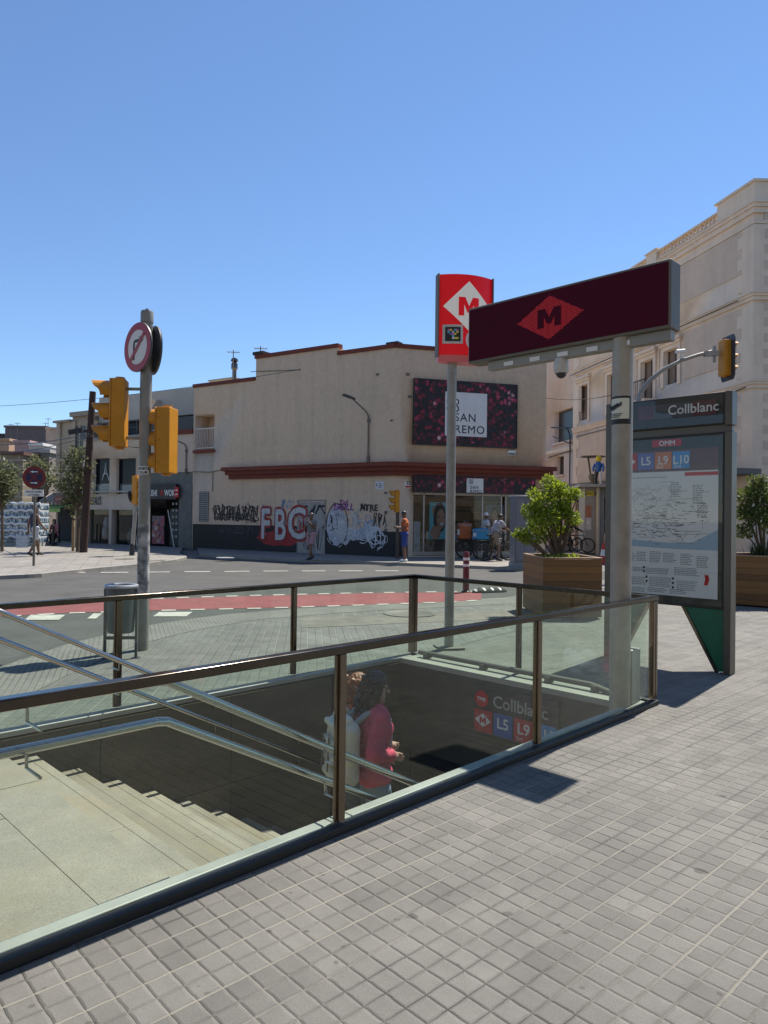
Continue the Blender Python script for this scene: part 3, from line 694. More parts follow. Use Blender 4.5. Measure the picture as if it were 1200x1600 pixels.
for i in range(5):
    xx = x0+.42+i*.3; m = MB(); m.box(xx, xx+.11, .052, .0595, 3.165, 3.205); m.build('lamp', M_white, bk)
m = MB(); m.cyl((-2.92, .11, -.2), (-2.92, .11, 3.24), .088, seg=28); m.build('pole', M_galv2, es)
m = MB(); m.box(-3.0, -2.845, .19, .35, .045, .52); m.build('access_box', mat('box_steel', (.36, .355, .33), .45, .5, var=.2), es, bevel=.008)
pz = ES.W(975, 618, .1)[1]; zt, zb = ES.W(974, 618, .03)[1], ES.W(974, 662, .03)[1]
def wrap(name, a0, a1, r, z0, z1, mt, par, c=(-2.92, .11)):
    m = MB(); n = 18
    for i in range(n):
        t0 = a0+(a1-a0)*i/n; t1 = a0+(a1-a0)*(i+1)/n
        m.face([(c[0]+r*sin(t0), c[1]-r*cos(t0), z0), (c[0]+r*sin(t1), c[1]-r*cos(t1), z0), (c[0]+r*sin(t1), c[1]-r*cos(t1), z1), (c[0]+r*sin(t0), c[1]-r*cos(t0), z1)])
    return m.build(name, mt, par, normals=False)
stk = wrap('camera_sticker', -1.75, 1.35, .0895, zb, zt, M_black, es)
wrap('sticker_face', -1.45, 1.15, .0903, zb+.045, zt-.02, mat('sticker_cream', (.62, .62, .5), .5), stk)
m = MB(Matrix.Translation((-2.93, .016, (zb+zt)/2+.03))); m.prism([(-.055, .0), (.015, .03), (.03, .0), (-.04, -.035)], -.001, .0015); m.prism([(.02, .02), (.05, .04), (.05, .01), (.025, -.005)], -.001, .0015); m.prism([(-.04, -.035), (-.03, -.03), (-.055, .01), (-.065, .0)], -.001, .0015)
m.build('camera_drawing', M_black, stk)
m = MB()
for k in range(3): m.box(-2.985, -2.875-k*.012, .0145, .0158, zb+.085-k*.014, zb+.091-k*.014)
m.build('sticker_print', M_black, stk)
dx = ES.W(877, 563, .11)[0]
m = MB(); m.lathe([(.045, .14), (.06, .135), (.07, .09), (.07, .03), (.058, .0)], (dx, .11, 3.02), 22); m.cyl((dx, .11, 3.15), (dx, .11, 3.18), .03, seg=14)
cm = m.build('security_camera', mat('camera_shell', (.5, .49, .45), .4), es)
m = MB(); m.ell((dx, .11, 3.022), .05, .05, .05); m.build('dome', M_lens, cm, smooth=True)

# ================================================================ metro totem
tp = G(703, 1014); tb = radians(14)
def glowing(name, col, e):
    m = mat(name, col, .4, var=0, spec=.25); b = m.node_tree.nodes['Principled BSDF']; b.inputs['Emission Color'].default_value = tuple(col)+(1,); b.inputs['Emission Strength'].default_value = e; return m
M_glowred = glowing('glowing_red', (.52, .006, .012), .27); M_glowwhite = glowing('glowing_white', (.72, .69, .64), .15)  # emission put in for the glow of the faces on the shaded side
tt = thing('metro_totem', 'tall red curved totem sign with white diamond on a slim steel pole', 'sign', (tp.x, tp.y, 0), tb)
TF = Fr((tp.x, tp.y, 0), tb)
X0, X1, Z0, Z1 = TF.R(684, 428, 769, 556, -.06)
X0, X1 = TF.W(684, 500, -.02)[0], TF.W(771, 500, -.02)[0]; Z0, Z1 = TF.W(712, 553, -.1)[1], TF.W(712, 427, -.1)[1]
def curved(m, r0, r1, z0, z1, depth, back):
    n = 16; f = []
    for i in range(n+1):
        t = i/n; x = r0+(r1-r0)*t; f.append((x, -depth*(1-(2*t-1)**2)))
    b_ = [(x, back-y-.0) for x, y in f[::-1]]
    m.slab(f+b_, z0, z1)
m = MB(); curved(m, X0+.018, X1-.018, Z0, Z1, .10, .06); m.build('sign_body', M_glowred, tt, smooth=True)
for a_ in (X0, X1-.0175): m = MB(); m.box(a_, a_+.0175, -.03, .09, Z0-.02, Z1+.01); m.build('edge_strip', M_greym, tt, bevel=.004)
m = MB(); curved(m, X0+.018, X1-.018, Z0-.09, Z0-.001, .085, .05)
m.build('lower_diffuser', mat('pink_acrylic', (.75, .16, .16), .3, var=.05), tt, smooth=True)
W_ = X1-X0; mcx = (X0+X1)/2
def onface(x): t = (x-X0-.018)/(X1-X0-.036); return -.10*(1-(2*t-1)**2)
def decal(name, poly, mt, par, off, nsub=14):        # a flat shape bent on to the curved face
    m = MB(); bm = m.bm; f = bm.faces.new([bm.verts.new((x, 0, z)) for x, z in poly]); 
    xs_ = [p[0] for p in poly]
    for i in range(1, nsub):
        xx = min(xs_)+(max(xs_)-min(xs_))*i/nsub
        bmesh.ops.bisect_plane(bm, geom=bm.verts[:]+bm.edges[:]+bm.faces[:], plane_co=(xx, 0, 0), plane_no=(1, 0, 0))
    for v in bm.verts: v.co.y = onface(v.co.x)-off
    bmesh.ops.recalc_face_normals(bm, faces=bm.faces)
    return m.build(name, mt, par)
zc = TF.W(733, 479, -.1)[1]
dd = decal('diamond', [(mcx-.33+.02, zc), (mcx+.01, zc-.32+.01), (mcx+.34, zc), (mcx+.01, zc+.32)], M_glowwhite, tt, .003)
lt = decal('letter', mletter(mcx-.125, zc-.12, .27, .235), M_glowred, dd, .0065, 10)
q0, q1 = TF.W(693, 522, -.07)[0], TF.W(722, 522, -.07)[0]; qz = TF.W(707, 522, -.07)[1]
fr_ = decal('code_plate', [(q0, qz-.12), (q1, qz-.12), (q1, qz+.12), (q0, qz+.12)], mat('plate_grey', (.55, .55, .52), .5), tt, .005)
decal('code_ground', [(q0+.03, qz-.09), (q1-.03, qz-.09), (q1-.03, qz+.09), (q0+.03, qz+.09)], M_black, fr_, .007)
cc = [(.45, .1, .35), (.1, .45, .6), (.75, .6, .1), (.6, .6, .6), (.25, .15, .55)]; w5 = (q1-q0-.06)/7
for i, (gx_, gz_, k) in enumerate(((1, 5, 0), (2, 5, 2), (4, 5, 1), (5, 5, 0), (1, 4, 1), (3, 4, 3), (5, 4, 2), (2, 3, 4), (3, 3, 0), (3, 2, 1), (4, 3, 2), (3, 1, 3), (5, 1, 2), (4, 1, 2))):
    xx = q0+.03+gx_*w5; zz = qz-.09+gz_*.18/7
    decal('colour_square', [(xx, zz), (xx+w5, zz), (xx+w5, zz+.18/7), (xx, zz+.18/7)], mat('code_%d' % k, cc[k], .5, var=.05), fr_, .009, 2)
lo = MB(); rc = .15
for k in range(18):
    a0, a1 = radians(60+k*13), radians(60+(k+1)*13); lc = (mcx+.12, Z0+.19)
    lo.face([(lc[0]+rr_*cos(t_), -.004, lc[1]+rr_*sin(t_)) for rr_, t_ in ((rc, a0), (rc, a1), (rc*.78, a1), (rc*.78, a0))])
lo = lo.build('lower_emblem', M_white, tt, normals=False)
for v in lo.data.vertices: v.co.y += onface(v.co.x)
m = MB(); m.cyl((0, .04, 0), (0, .04, Z0-.02), .06, seg=22); m.build('pole', M_galv, tt)
m = MB(); m.box(-.16, .16, -.12, .2, 0, .03); m.build('base_plate', M_greym, tt, bevel=.005)

# ================================================================ information kiosk with the network map
KF = Fr(E.P(8.05, 4.13), UVA-pi/2); KW = 1.37
kk = thing('information_kiosk', 'grey map case with the network map and line numbers on tapered green feet', 'information board', KF.P(0, 0), KF.a)
M_kgrey = mat('kiosk_grey', (.045, .041, .035), .5, .1, var=.1, spec=.25)
M_kbronze = mat('kiosk_bronze', (.11, .095, .078), .4, .5, var=.12)
m = MB(); m.box(0, KW-.075, .02, .13, .69, 2.63); m.build('map_case', M_kgrey, kk, bevel=.008)
m = MB(); m.box(0, KW-.075, .02, .13, 2.715, 3.07); hd = m.build('header', M_kgrey, kk, bevel=.008)
m = MB(); m.box(0, KW-.02, .05, .11, 2.631, 2.714); m.build('gap_bar', M_kbronze, kk)
m = MB(); m.box(KW-.074, KW, -.01, .15, 0, 2.63); m.box(KW-.074, KW, -.01, .15, 2.70, 3.07); m.build('side_post', M_kbronze, kk, bevel=.006)
m = MB(); m.box(-.10, -.001, -.0, .14, 0, 3.07); m.build('side_post', M_kbronze, kk, bevel=.006)
M_kgreen = mat('kiosk_green', (.008, .11, .055), .4, var=.1)
m = MB(); m.prism([(KW-.075, .02), (KW-.075, .689), (KW-.50, .689), (KW-.13, .02)], .03, .12); f1 = m.build('foot', M_kgreen, kk)
m = MB(); m.prism([(KW-.131, .0), (KW-.50-.002, .69), (KW-.54, .69), (KW-.165, 0)], .02, .13); m.build('foot_edge', M_steel, f1)
m = MB(); m.prism([(.0, .02), (.0, .689), (.40, .689), (.055, .02)], .03, .12); f1 = m.build('foot', M_kgreen, kk)
m = MB(); m.prism([(.056, .0), (.402, .69), (.44, .69), (.09, 0)], .02, .13); m.build('foot_edge', M_steel, f1)
PW = KW-.075
hr = MB(); hr.box(.30, PW-.10, .012, .0195, 2.83, 3.0); hp = hr.build('header_panel', mat('header_maroon', (.10, .012, .014), .35, var=.2, scale=2), hd)
hr = MB(); hr.box(.5, PW-.36, .009, .0115, 2.83, 3.0); hr.build('name_panel', mat('header_dark', (.05, .05, .052), .35), hp)
text('station_name', 'Collblanc', .150, M_white, hd, .66, .007, 2.87, bold=.002)
text('faded_letters', 'qll', .16, mat('faded_letters', (.10, .055, .055), .5), hd, .33, .009, 2.88)
# poster
m = MB(); m.box(.10, PW-.07, .012, .0195, .80, 2.05); ps = m.build('map_poster', mat('poster_paper', (.72, .71, .69), .45, var=.04), kk)
m = MB(); m.box(.10, PW-.07, .012, .0195, 2.052, 2.30); pb = m.build('poster_header', mat('poster_maroon', (.11, .02, .022), .4, var=.15), kk)
m = MB(); m.box(.48, .82, .010, .0195, 2.43, 2.51); om = m.build('logo_plate', M_red, kk); text('logo_letters', 'OMM', .08, M_white, om, .56, .008, 2.442, bold=.002)
for i, (t, mt) in enumerate((('M', M_red), ('L5', mat('plate_purple', (.12, .13, .40), .45)), ('L9', M_l9), ('L10', M_l10))):
    xx = .105+i*.205; m = MB(); m.box(xx, xx+.195, .008, .0115, 2.08, 2.275); pl = m.build('line_plate', mt, pb)
    if t == 'M':
        m = MB(); m.prism([(xx+.02, 2.178), (xx+.098, 2.12), (xx+.178, 2.178), (xx+.098, 2.236)], .006, .0079); m.build('diamond', M_white, pl)
    else:
        text('line_number', t, .135, M_white, pl, xx+.098, .006, 2.135, bold=.0025, align='CENTER', sx=.92)
        if t != 'L5': text('direction', 'Sud', .055, M_white, pl, xx+.02, .006, 2.09)
R = random.Random(3)
m = MB()                                             # network lines
for k in range(30):
    x = R.uniform(.13, PW-.2); z = R.uniform(1.34, 1.88); pts = [(x, z)]; d = R.choice((0, pi/4, -pi/4, pi/2))
    for q in range(R.randint(3, 9)):
        l = R.uniform(.03, .13); x += cos(d)*l; z += sin(d)*l
        if not (.12 < x < PW-.15 and 1.3 < z < 1.95): break
        pts.append((x, z)); d = R.choice((0, pi/4, -pi/4, 0, pi))
    if len(pts) > 2: m.ribbon(pts, .0045, .0108)
for k in range(150):
    x = R.gauss(.55, .28); z = R.gauss(1.55, .13)
    if .12 < x < PW-.2 and 1.3 < z < 1.98: l = R.uniform(.02, .06); m.face([(x, .0108, z), (x+l, .0108, z), (x+l, .0108, z+.006), (x, .0108, z+.006)])
m.build('network_lines', mat('map_ink', (.12, .12, .16), .6, var=.2), ps, normals=False)
m = MB(); m.face([(.10, .0115, 1.29), (.75, .0115, 1.27), (PW-.07, .0115, 1.27), (PW-.07, .0115, 1.47), (.95, .0115, 1.34), (.7, .0115, 1.33), (.10, .0115, 1.36)]); m.build('sea', mat('map_sea', (.30, .42, .52), .5, var=.03), ps, normals=False)
m = MB()                                             # rows of small print
for bx_, bz, w, nrow in [(.14, 1.22, .12, 6), (.30, 1.22, .1, 6), (.46, 1.23, .11, 7), (.62, 1.22, .12, 6), (.82, 1.22, .1, 7), (1.0, 1.2, .1, 7), (.14, 1.06, .22, 3), (.42, 1.06, .25, 4), (.75, 1.08, .25, 5), (.14, .96, .26, 5), (.46, .97, .24, 6), (.78, .95, .2, 6), (.14, .85, .25, 3), (.44, .86, .2, 3), (.7, .86, .16, 3), (.14, 1.99, .5, 1), (.7, 1.93, .1, 9), (.95, 1.9, .1, 11), (1.0, 1.72, .1, 9)]:
    for k in range(nrow):
        z = bz-k*.017; x = bx_
        while x < bx_+w: l = R.uniform(.012, .04); m.face([(x, .0108, z), (x+l, .0108, z), (x+l, .0108, z+.007), (x, .0108, z+.007)]); x += l+.007
m.build('small_print', mat('print_ink', (.17, .18, .2), .6), ps, normals=False)
m = MB()
for bx_, bz in ((.42, 1.07), (.42, 1.03), (.45, .975), (.45, .93), (.76, .975), (.76, .93), (.76, .885), (.15, 1.075), (.15, 1.035)): m.box(bx_-.035, bx_-.012, .0095, .0115, bz-.012, bz+.012)
m.build('pictograms', M_black, ps)
m = MB(); m.box(.86, PW-.07, .0095, .0118, 2.0, 2.035); m.build('red_tab', M_red, ps)
m = MB(); m.prism([(1.08, .93), (1.12, .93), (1.14, .99), (1.125, 1.03), (1.085, 1.03), (1.095, .99)], .0095, .0118); m.build('ticket_drawing', M_red, ps)
M_case = glass_material('case_glass', (.95, .96, .96), .5, .004)
for o_, f_ in ((ps, lambda z: .80+(z-.80)*1.136), (pb, lambda z: z+.17), (om, lambda z: z+.078)):
    for q_ in [o_]+list(o_.children_recursive):
        for v in q_.data.vertices: v.co.z = f_(v.co.z)
m = MB(); m.box(.03, PW-.02, -.004, .002, .72, 2.60); m.build('cover_glass', M_case, kk)
m = MB(); m.box(.03, PW-.02, -.004, .002, 2.73, 3.05); m.build('cover_glass', M_case, kk)

# ================================================================ planters
M_wood = wood_material('planter_wood', (.055, .026, .009), (.25, .125, .035))
M_soil = mat('soil', (.05, .038, .028), .95, var=.3, scale=20, bump=.6)
pp = G(848, 967)
pl1 = thing('wooden_planter', 'square planter of brown horizontal boards holding the bright green bush', 'planter', (pp.x, pp.y, 0), radians(3), 'wooden planters')
def planter_box(par, poly, hgt):
    n = len(poly); c = Vector((sum(p[0] for p in poly)/n, sum(p[1] for p in poly)/n))
    m = MB(); inn = [tuple(Vector(p)+(c-Vector(p))*.09) for p in poly]
    for i in range(n):
        j = (i+1) % n; m.slab([poly[i], poly[j], inn[j], inn[i]], 0.03, hgt)
    m.build('board_sides', M_wood, par, bevel=.006)
    m = MB(); m.slab(inn, .02, hgt-.12); m.build('soil', M_soil, par)
    m = MB(); out = [tuple(Vector(p)+(Vector(p)-c)*.006) for p in poly]; inn2 = [tuple(Vector(p)+(c-Vector(p))*.1) for p in poly]
    for i in range(n):
        j = (i+1) % n; m.slab([out[i], out[j], inn2[j], inn2[i]], hgt, hgt+.025)
    m.build('rim', mat('rim_wood', (.30, .20, .12), .6, var=.2), par, bevel=.004)
planter_box(pl1, [(0, 0), (1.0, 0), (1.0, 1.35), (0, 1.35)], 1.0)
pc = G(1196, 949); pc = pc+Vector((.25, .55, 0))
pl2 = thing('wooden_planter', 'many-sided brown board planter behind the map case at the right edge', 'planter', (pc.x, pc.y, 0), radians(8), 'wooden planters')
planter_box(pl2, [(.82*cos(k*pi/3+.25), .82*sin(k*pi/3+.25)) for k in range(6)], .98)

# ================================================================ traffic light post with turn sign
def visor(m, M, r, L, th=.006):
    n = 14; rings = []
    for i in range(n+1):
        a = radians(-35)+radians(250)*i/n
        l = L*(.50+.50*max(0, sin(a))**.45)
        rings.append((cos(a), sin(a), l))
    for (c0, s0, l0), (c1, s1, l1) in zip(rings, rings[1:]):
        P = []
        for rr in (r, r-th):
            P.append([M @ Vector((c0*rr, 0, s0*rr)), M @ Vector((c1*rr, 0, s1*rr)), M @ Vector((c1*rr, -l1, s1*rr)), M @ Vector((c0*rr, -l0, s0*rr))])
        vA = [m._v(p) for p in P[0]]; vB = [m._v(p) for p in P[1]]
        m.bm.faces.new(vA).smooth = True; m.bm.faces.new(vB[::-1]).smooth = True
        m.bm.faces.new((vA[3], vA[2], vB[2], vB[3]))
def signal_head(par, loc, yaw, h=.83, w=.27, d=.17, name='signal_head', mt=None, visors=True):
    mt = mt or M_yellow
    M = Matrix.Translation(loc) @ Matrix.Rotation(yaw, 4, 'Z')
    m = MB(M); 
    m.box(-w/2, w/2, -d/2, d/2, -h/2, h/2); m.box(-w/2-.006, w/2+.006, -d/2-.02, -d/2-.001, -h/2, h/2)
    o = m.build(name, mt, par, bevel=.022)
    m = MB(M); m.cyl((0, 0, h/2), (0, 0, h/2+.03), w*.22, seg=14); m.cyl((0, 0, -h/2-.03), (0, 0, -h/2), w*.22, seg=14)
    for k in range(3): m.cyl((w/2+.004, -d/2+.03, -h/3+k*h/3), (w/2+.012, -d/2+.03, -h/3+k*h/3), .012, seg=8)
    m.build('cap', mt, o)
    for k, c in enumerate(((.25, .01, .01), (.3, .16, .01), (.01, .16, .07))):
        z = h/3*(1-k); r = min(w*.47, h/3*.49)
        m = MB(M @ Matrix.Translation((0, -d/2-.021, z)) @ Matrix.Rotation(pi/2, 4, 'X')); m.lathe([(r*.92, 0), (r*.88, .008), (r*.5, .02), (r*.1, .024)], (0, 0, 0), 20)
        m.build('lens', mat('lens_%d' % k, c, .2, var=.05), o)
        m = MB(); visor(m, M @ Matrix.Translation((0, -d/2-.02, z)), r, w*.86); m.build('visor', mt, o, normals=False)
    return o
tp_ = G(222, 1016); TB = Fr((tp_.x, tp_.y, 0), 0); D_ = tp_.y
tl = thing('traffic_light', 'tall grey post with round no right turn sign and two big yellow signals', 'traffic light', (tp_.x, tp_.y, 0), 0, 'traffic lights')
zt_ = TB.W(232, 489)[1]
M_gpole = mat('grey_post', (.25, .24, .215), .5, .2, var=.22, scale=4, bump=.1, bscale=15)
m = MB(); m.cyl((0, 0, 0), (0, 0, zt_), .07, seg=24); m.lathe([(.076, 0), (.076, .12), (.07, .14)], (0, 0, zt_-.12), 24); m.cyl((0, 0, zt_), (0, 0, zt_+.05), .02, seg=10); m.build('post', M_gpole, tl)
m = MB(); m.lathe([(.076, 0), (.076, .62), (.074, .66)], (0, 0, .0), 24); m.build('base_sleeve', M_galv, tl)
m = MB(); m.lathe([(.0715, 0), (.0715, .85)], (0, 0, .68), 24)
mm, bb, lk = base('peeling_bills', .8); tcx = nd(mm, 'ShaderNodeTexCoord'); nn = nd(mm, 'ShaderNodeTexNoise'); nn.inputs['Scale'].default_value = 9; nn.inputs['Detail'].default_value = 8; lk.new(tcx.outputs['Object'], nn.inputs['Vector'])
lk.new(ramp(mm, nn.outputs[0], [(.38, (.14, .14, .14)), (.5, (.32, .32, .31)), (.62, (.52, .51, .49))]), bb.inputs['Base Color'])
m.build('paper_remains', mm, tl)
cz_ = TB.W(231, 735, -.07)[1]
def sticker(z0, z1, r, mt, name, par, a0=-1.0, a1=1.0):
    m = MB(); n = 12
    for i in range(n):
        t0 = a0+(a1-a0)*i/n; t1 = a0+(a1-a0)*(i+1)/n
        m.face([(r*sin(t0), -r*cos(t0), z0), (r*sin(t1), -r*cos(t1), z0), (r*sin(t1), -r*cos(t1), z1), (r*sin(t0), -r*cos(t0), z1)])
    return m.build(name, mt, par, normals=False)
sk = sticker(cz_-.05, cz_+.05, .0712, M_white, 'sticker', tl)
for i, t in enumerate(('SPORTS', 'CLUB')):
    o = text('sticker_text', t, .042, M_black, sk, 0, 0, cz_+.008-i*.045, bold=.002, align='CENTER')
    for v in o.data.vertices: a_ = v.co.x/.0715; v.co.x, v.co.y = .0722*sin(a_), -.0722*cos(a_)
# two signal heads: left one turned to the left, right one showing its back
lx, lz = TB.W(187, 646)[0], TB.W(187, 646)[1]
signal_head(tl, (lx, 0, lz), radians(-80), .82, .26, .16)
rx, rz = TB.W(259, 688)[0], TB.W(259, 688)[1]
signal_head(tl, (rx, .05, rz), radians(-97), .80, .26, .17)
for a_, b_, z in ((lx+.05, -.05, lz+.3), (lx+.05, -.05, lz-.3), (.05, rx-.05, rz+.3), (.05, rx-.05, rz-.3)):
    m = MB(); m.bar((a_, 0, z), (b_, 0, z), .022, .035); m.build('signal_bracket', M_gpole, tl)
def disc(par, loc, yaw, r, name, front=None):
    M = Matrix.Translation(loc) @ Matrix.Rotation(yaw, 4, 'Z') @ Matrix.Rotation(pi/2, 4, 'X')
    m = MB(M); m.lathe([(r-.006, -.012), (r, -.008), (r, .008), (r-.008, .010)], (0, 0, 0), 44); o = m.build(name, [mat('sign_back', (.10, .105, .11), .5, .4)], par)
    return o, M
sz = TB.W(224, 545)[1]; r_ = .30
yaw = radians(-40)
c0 = Vector((-.075, -.075, sz))
ds, M = disc(tl, c0, yaw, r_, 'no_right_turn_sign')
M = Matrix.Translation(c0) @ Matrix.Rotation(yaw, 4, 'Z')
def ringpoly(m, r0, r1, y, n=44):
    for i in range(n):
        a, b_ = 2*pi*i/n, 2*pi*(i+1)/n
        m.face([(r0*cos(a), y, r0*sin(a)), (r0*cos(b_), y, r0*sin(b_)), (r1*cos(b_), y, r1*sin(b_)), (r1*cos(a), y, r1*sin(a))])
def disc_face(m, r, y, n=44): m.face([(r*cos(2*pi*i/n), y, r*sin(2*pi*i/n)) for i in range(n)])
m = MB(M); disc_face(m, r_*.74, -.0125); m.build('white_field', M_white, ds)
m = MB(M); ringpoly(m, r_*.70, r_*.985, -.0145); m.build('red_ring', M_signred, ds)
m = MB(M); aw = .032
m.prism([(-.075-aw/2, -.15), (-.075+aw/2, -.15), (-.075+aw/2, .04), (-.055, .06), (.05, .06), (.05, .025), (.13, .077), (.05, .13), (.05, .095), (-.06, .095), (-.075-aw/2, .06)], -.0165, -.0147); m.build('arrow', M_black, ds)
m = MB(M); q = Vector((.03, -.03)); m.prism([(-.15-.018, -.15+.018), (-.15+.018, -.15-.018), (.15+.018, .15-.018), (.15-.018, .15+.018)], -.0185, -.0168); m.build('slash', M_signred, ds)
c1 = Vector((.06, .09, sz+.0)); ds2, M = disc(tl, c1, radians(125), .30, 'round_sign')
M = Matrix.Translation(c1) @ Matrix.Rotation(radians(125), 4, 'Z')
m = MB(M); ringpoly(m, .21, .296, -.0145); m.build('red_ring', M_signred, ds2)
m = MB(M); disc_face(m, .215, -.0125); m.build('white_field', M_white, ds2)
m = MB(M); m.box(-.02, .02, .012, .03, -.27, .27); m.build('rib', M_greym, ds2)

# ================================================================ litter bin
bp_ = G(188, 1029)
lb = thing('litter_bin', 'grey metal litter bin on two legs behind the balustrade', 'litter bin', (bp_.x, bp_.y, 0), radians(8))
M_bin = mat('bin_grey', (.10, .115, .12), .45, .4, var=.2)
m = MB(); m.lathe([(.13, .30), (.145, .31), (.165, .82), (.16, .82), (.14, .33)], (0, 0, 0), 28); m.build('body', M_bin, lb)
m = MB(); m.tube([(.168*cos(2*pi*k/28), .168*sin(2*pi*k/28), .83) for k in range(28)], .022, 8, True); m.build('rim', mat('rim_grey', (.34, .36, .38), .4, .4), lb)
for s in (-1, 1):
    m = MB(); m.box(s*.172-.014, s*.172+.014, -.02, .02, 0.006, .80); m.box(s*.172-.045, s*.172+.045, -.05, .05, 0, .012); m.build('leg', M_bin, lb)
m = MB(); m.box(-.157, .157, -.015, .015, .22, .255); m.build('crossbar', M_bin, lb)
# ================================================================ corner building with graffiti
M_plaster = mat('beige_plaster', (.65, .50, .36), .9, var=.09, scale=5, bump=.35, bscale=14, streak=.16, patch=.05)
M_redtrim = mat('red_trim', (.17, .036, .020), .75, var=.2, scale=3)
M_dado = mat('black_dado', (.020, .018, .018), .7, var=.35, scale=2)
BL = 11.234
def LP(px, py, off=0): return LW.W(px, py, off)
def RP(px, py, off=0): return RW.W(px, py, off)
cb = thing('corner_building', 'beige corner building with red cornice and graffiti along its black lower wall', 'building', LW.o, LW.a)
rel = RW.a-LW.a; RL = RP(853, 690)[0]
Bp = Vector((BL, 0)); cdir = Vector((cos(rel), sin(rel))); ndir = Vector((-sin(rel), cos(rel)))
Cp = Bp+cdir*RL
s1 = LP(400, 575)[0]; s2 = LP(528, 550)[0]
H1, H2, H3 = 7.78, 8.75, 8.42
def wall(poly, h):
    m = MB(); m.slab(poly, -.2, h); return m.build('wall', M_plaster, cb)
w1 = wall([(0, 0), (s1, 0), (s1, 12), (0, 12)], H1); w2 = wall([(s1+.001, 0), (s2, 0), (s2, 12), (s1+.001, 12)], H2)
Dp = Cp+ndir*11
w3 = wall([(s2+.001, 0), tuple(Bp), tuple(Cp), tuple(Dp), (s2+.001, 12)], H3)
# red copings
def coping(pts, z, close=None):
    m = MB()
    for (ax, ay), (bx_, by) in zip(pts, pts[1:]):
        t = (Vector((bx_, by))-Vector((ax, ay))).normalized(); n = Vector((t.y, -t.x))*.07
        q = [Vector((ax, ay))+n-t*.04, Vector((bx_, by))+n+t*.04, Vector((bx_, by))-n*4+t*.04, Vector((ax, ay))-n*4-t*.04]
        m.slab([tuple(v) for v in q], z, z+.16)
    m.build('coping', M_redtrim, cb)
coping([(0, 0), (s1-.1, 0)], H1); coping([(s1, 0), (s2, 0)], H2); coping([(s2+.04, 0), (BL-.01, 0)], H3); coping([tuple(Bp+cdir*.05), tuple(Cp)], H3+.002)
for b_ in ((s1-.12, s1+.5, -.11, .4, H2+.165, H2+.30), (BL-.4, BL+.15, -.05, .35, H3+.165, H3+.24)): m = MB(); m.box(*b_); m.build('coping_cap', mat('dark_brown', (.05, .03, .025), .8), cb)
# cornice over the ground floor, three steps
def band_z(): return LP(614, 743)[1], LP(614, 722)[1]
zb0, zb1 = band_z(); sb = LP(357, 743)[0]
m = MB(); hh_ = (zb1-zb0)
for i, (o_, a, b_) in enumerate(((.14, 0, .36), (.26, .36, .68), (.40, .68, 1.0))):
    za, zb_ = zb0+hh_*a, zb0+hh_*b_-.002; k = math.tan(rel/2)*o_
    m.slab([(sb+.12*(2-i)-.1, .02), (sb+.12*(2-i)-.1, -o_), (BL+k, -o_), tuple(Cp+cdir*(o_*.8)-ndir*o_), tuple(Cp+cdir*(o_*.8)+ndir*.3), tuple(Cp+ndir*.02), (BL, .02)], za, zb_)
m.build('cornice', M_redtrim, cb)
# black dado with the painted door between
def dado(x0, x1, z):
    m = MB(); m.box(x0, x1, -.012, -.001, 0, z); m.build('dado', M_dado, cb)
d0, d1 = LP(466, 835)[0], LP(507, 835)[0]
dado(.05, d0-.03, 1.24); dado(d1+.03, BL-.35, 1.12)
m = MB(); q = [Bp+Vector((-.35, -.012)), Bp+Vector((.02, -.012)), Bp+cdir*.05-ndir*.012, Bp+cdir*.62-ndir*.012, Bp+cdir*.62, Bp+Vector((-.35, 0))]
m.slab([tuple(v) for v in q], 0, 1.10); m.build('dado', M_dado, cb)
m = MB(); m.box(d0, d1, -.022, -.001, .03, 2.28)
M_door = mat('painted_door', (.33, .31, .29), .6, var=.25, scale=3); dr = m.build('door', M_door, cb)
m = MB(); m.box(d0-.05, d0-.002, -.03, -.001, 0.02, 2.33); m.box(d1+.002, d1+.05, -.03, -.001, 0.02, 2.33); m.box(d0-.05, d1+.05, -.03, -.001, 2.335, 2.38); m.box((d0+d1)/2-.012, (d0+d1)/2+.012, -.026, -.0225, .03, 2.27); m.build('frame', mat('door_frame', (.28, .26, .24), .6), dr)
# recessed balcony window
wx0, wx1, wz0, wz1 = LW.R(305, 648, 335, 703)
cut(w1, [(wx0, wx1, -.5, .9, wz0, wz1)])
m = MB(); m.box(wx0-.05, wx1+.05, -.10, .88, wz0-.13, wz0-.002); m.build('balcony_slab', M_redtrim, cb)
m = MB(); m.box(wx0+.42, wx1-.01, .83, .89, wz0+.02, wz1-.02); sh = m.build('shutter', mat('brick_red_shutter', (.30, .085, .045), .7, var=.15), cb)
m = MB()
for k in range(16): z = wz0+.05+k*(wz1-wz0-.1)/16; m.box(wx0+.45, wx1-.04, .815, .829, z, z+.05)
m.build('shutter_slats', mat('shutter_slat', (.33, .10, .055), .7), sh)
m = MB(); hz = wz0+1.0
m.box(wx0+.01, wx1-.01, .02, .05, hz, hz+.04); m.box(wx0+.01, wx1-.01, .025, .045, wz0+.08, wz0+.11)
for k in range(12): x = wx0+.04+k*(wx1-wx0-.08)/11; m.tube([(x, .035, wz0+.10), (x, .0, wz0+.35), (x, .035, wz0+.6), (x, .035, hz)], .011, 6)
m.build('balcony_railing', M_white, cb)
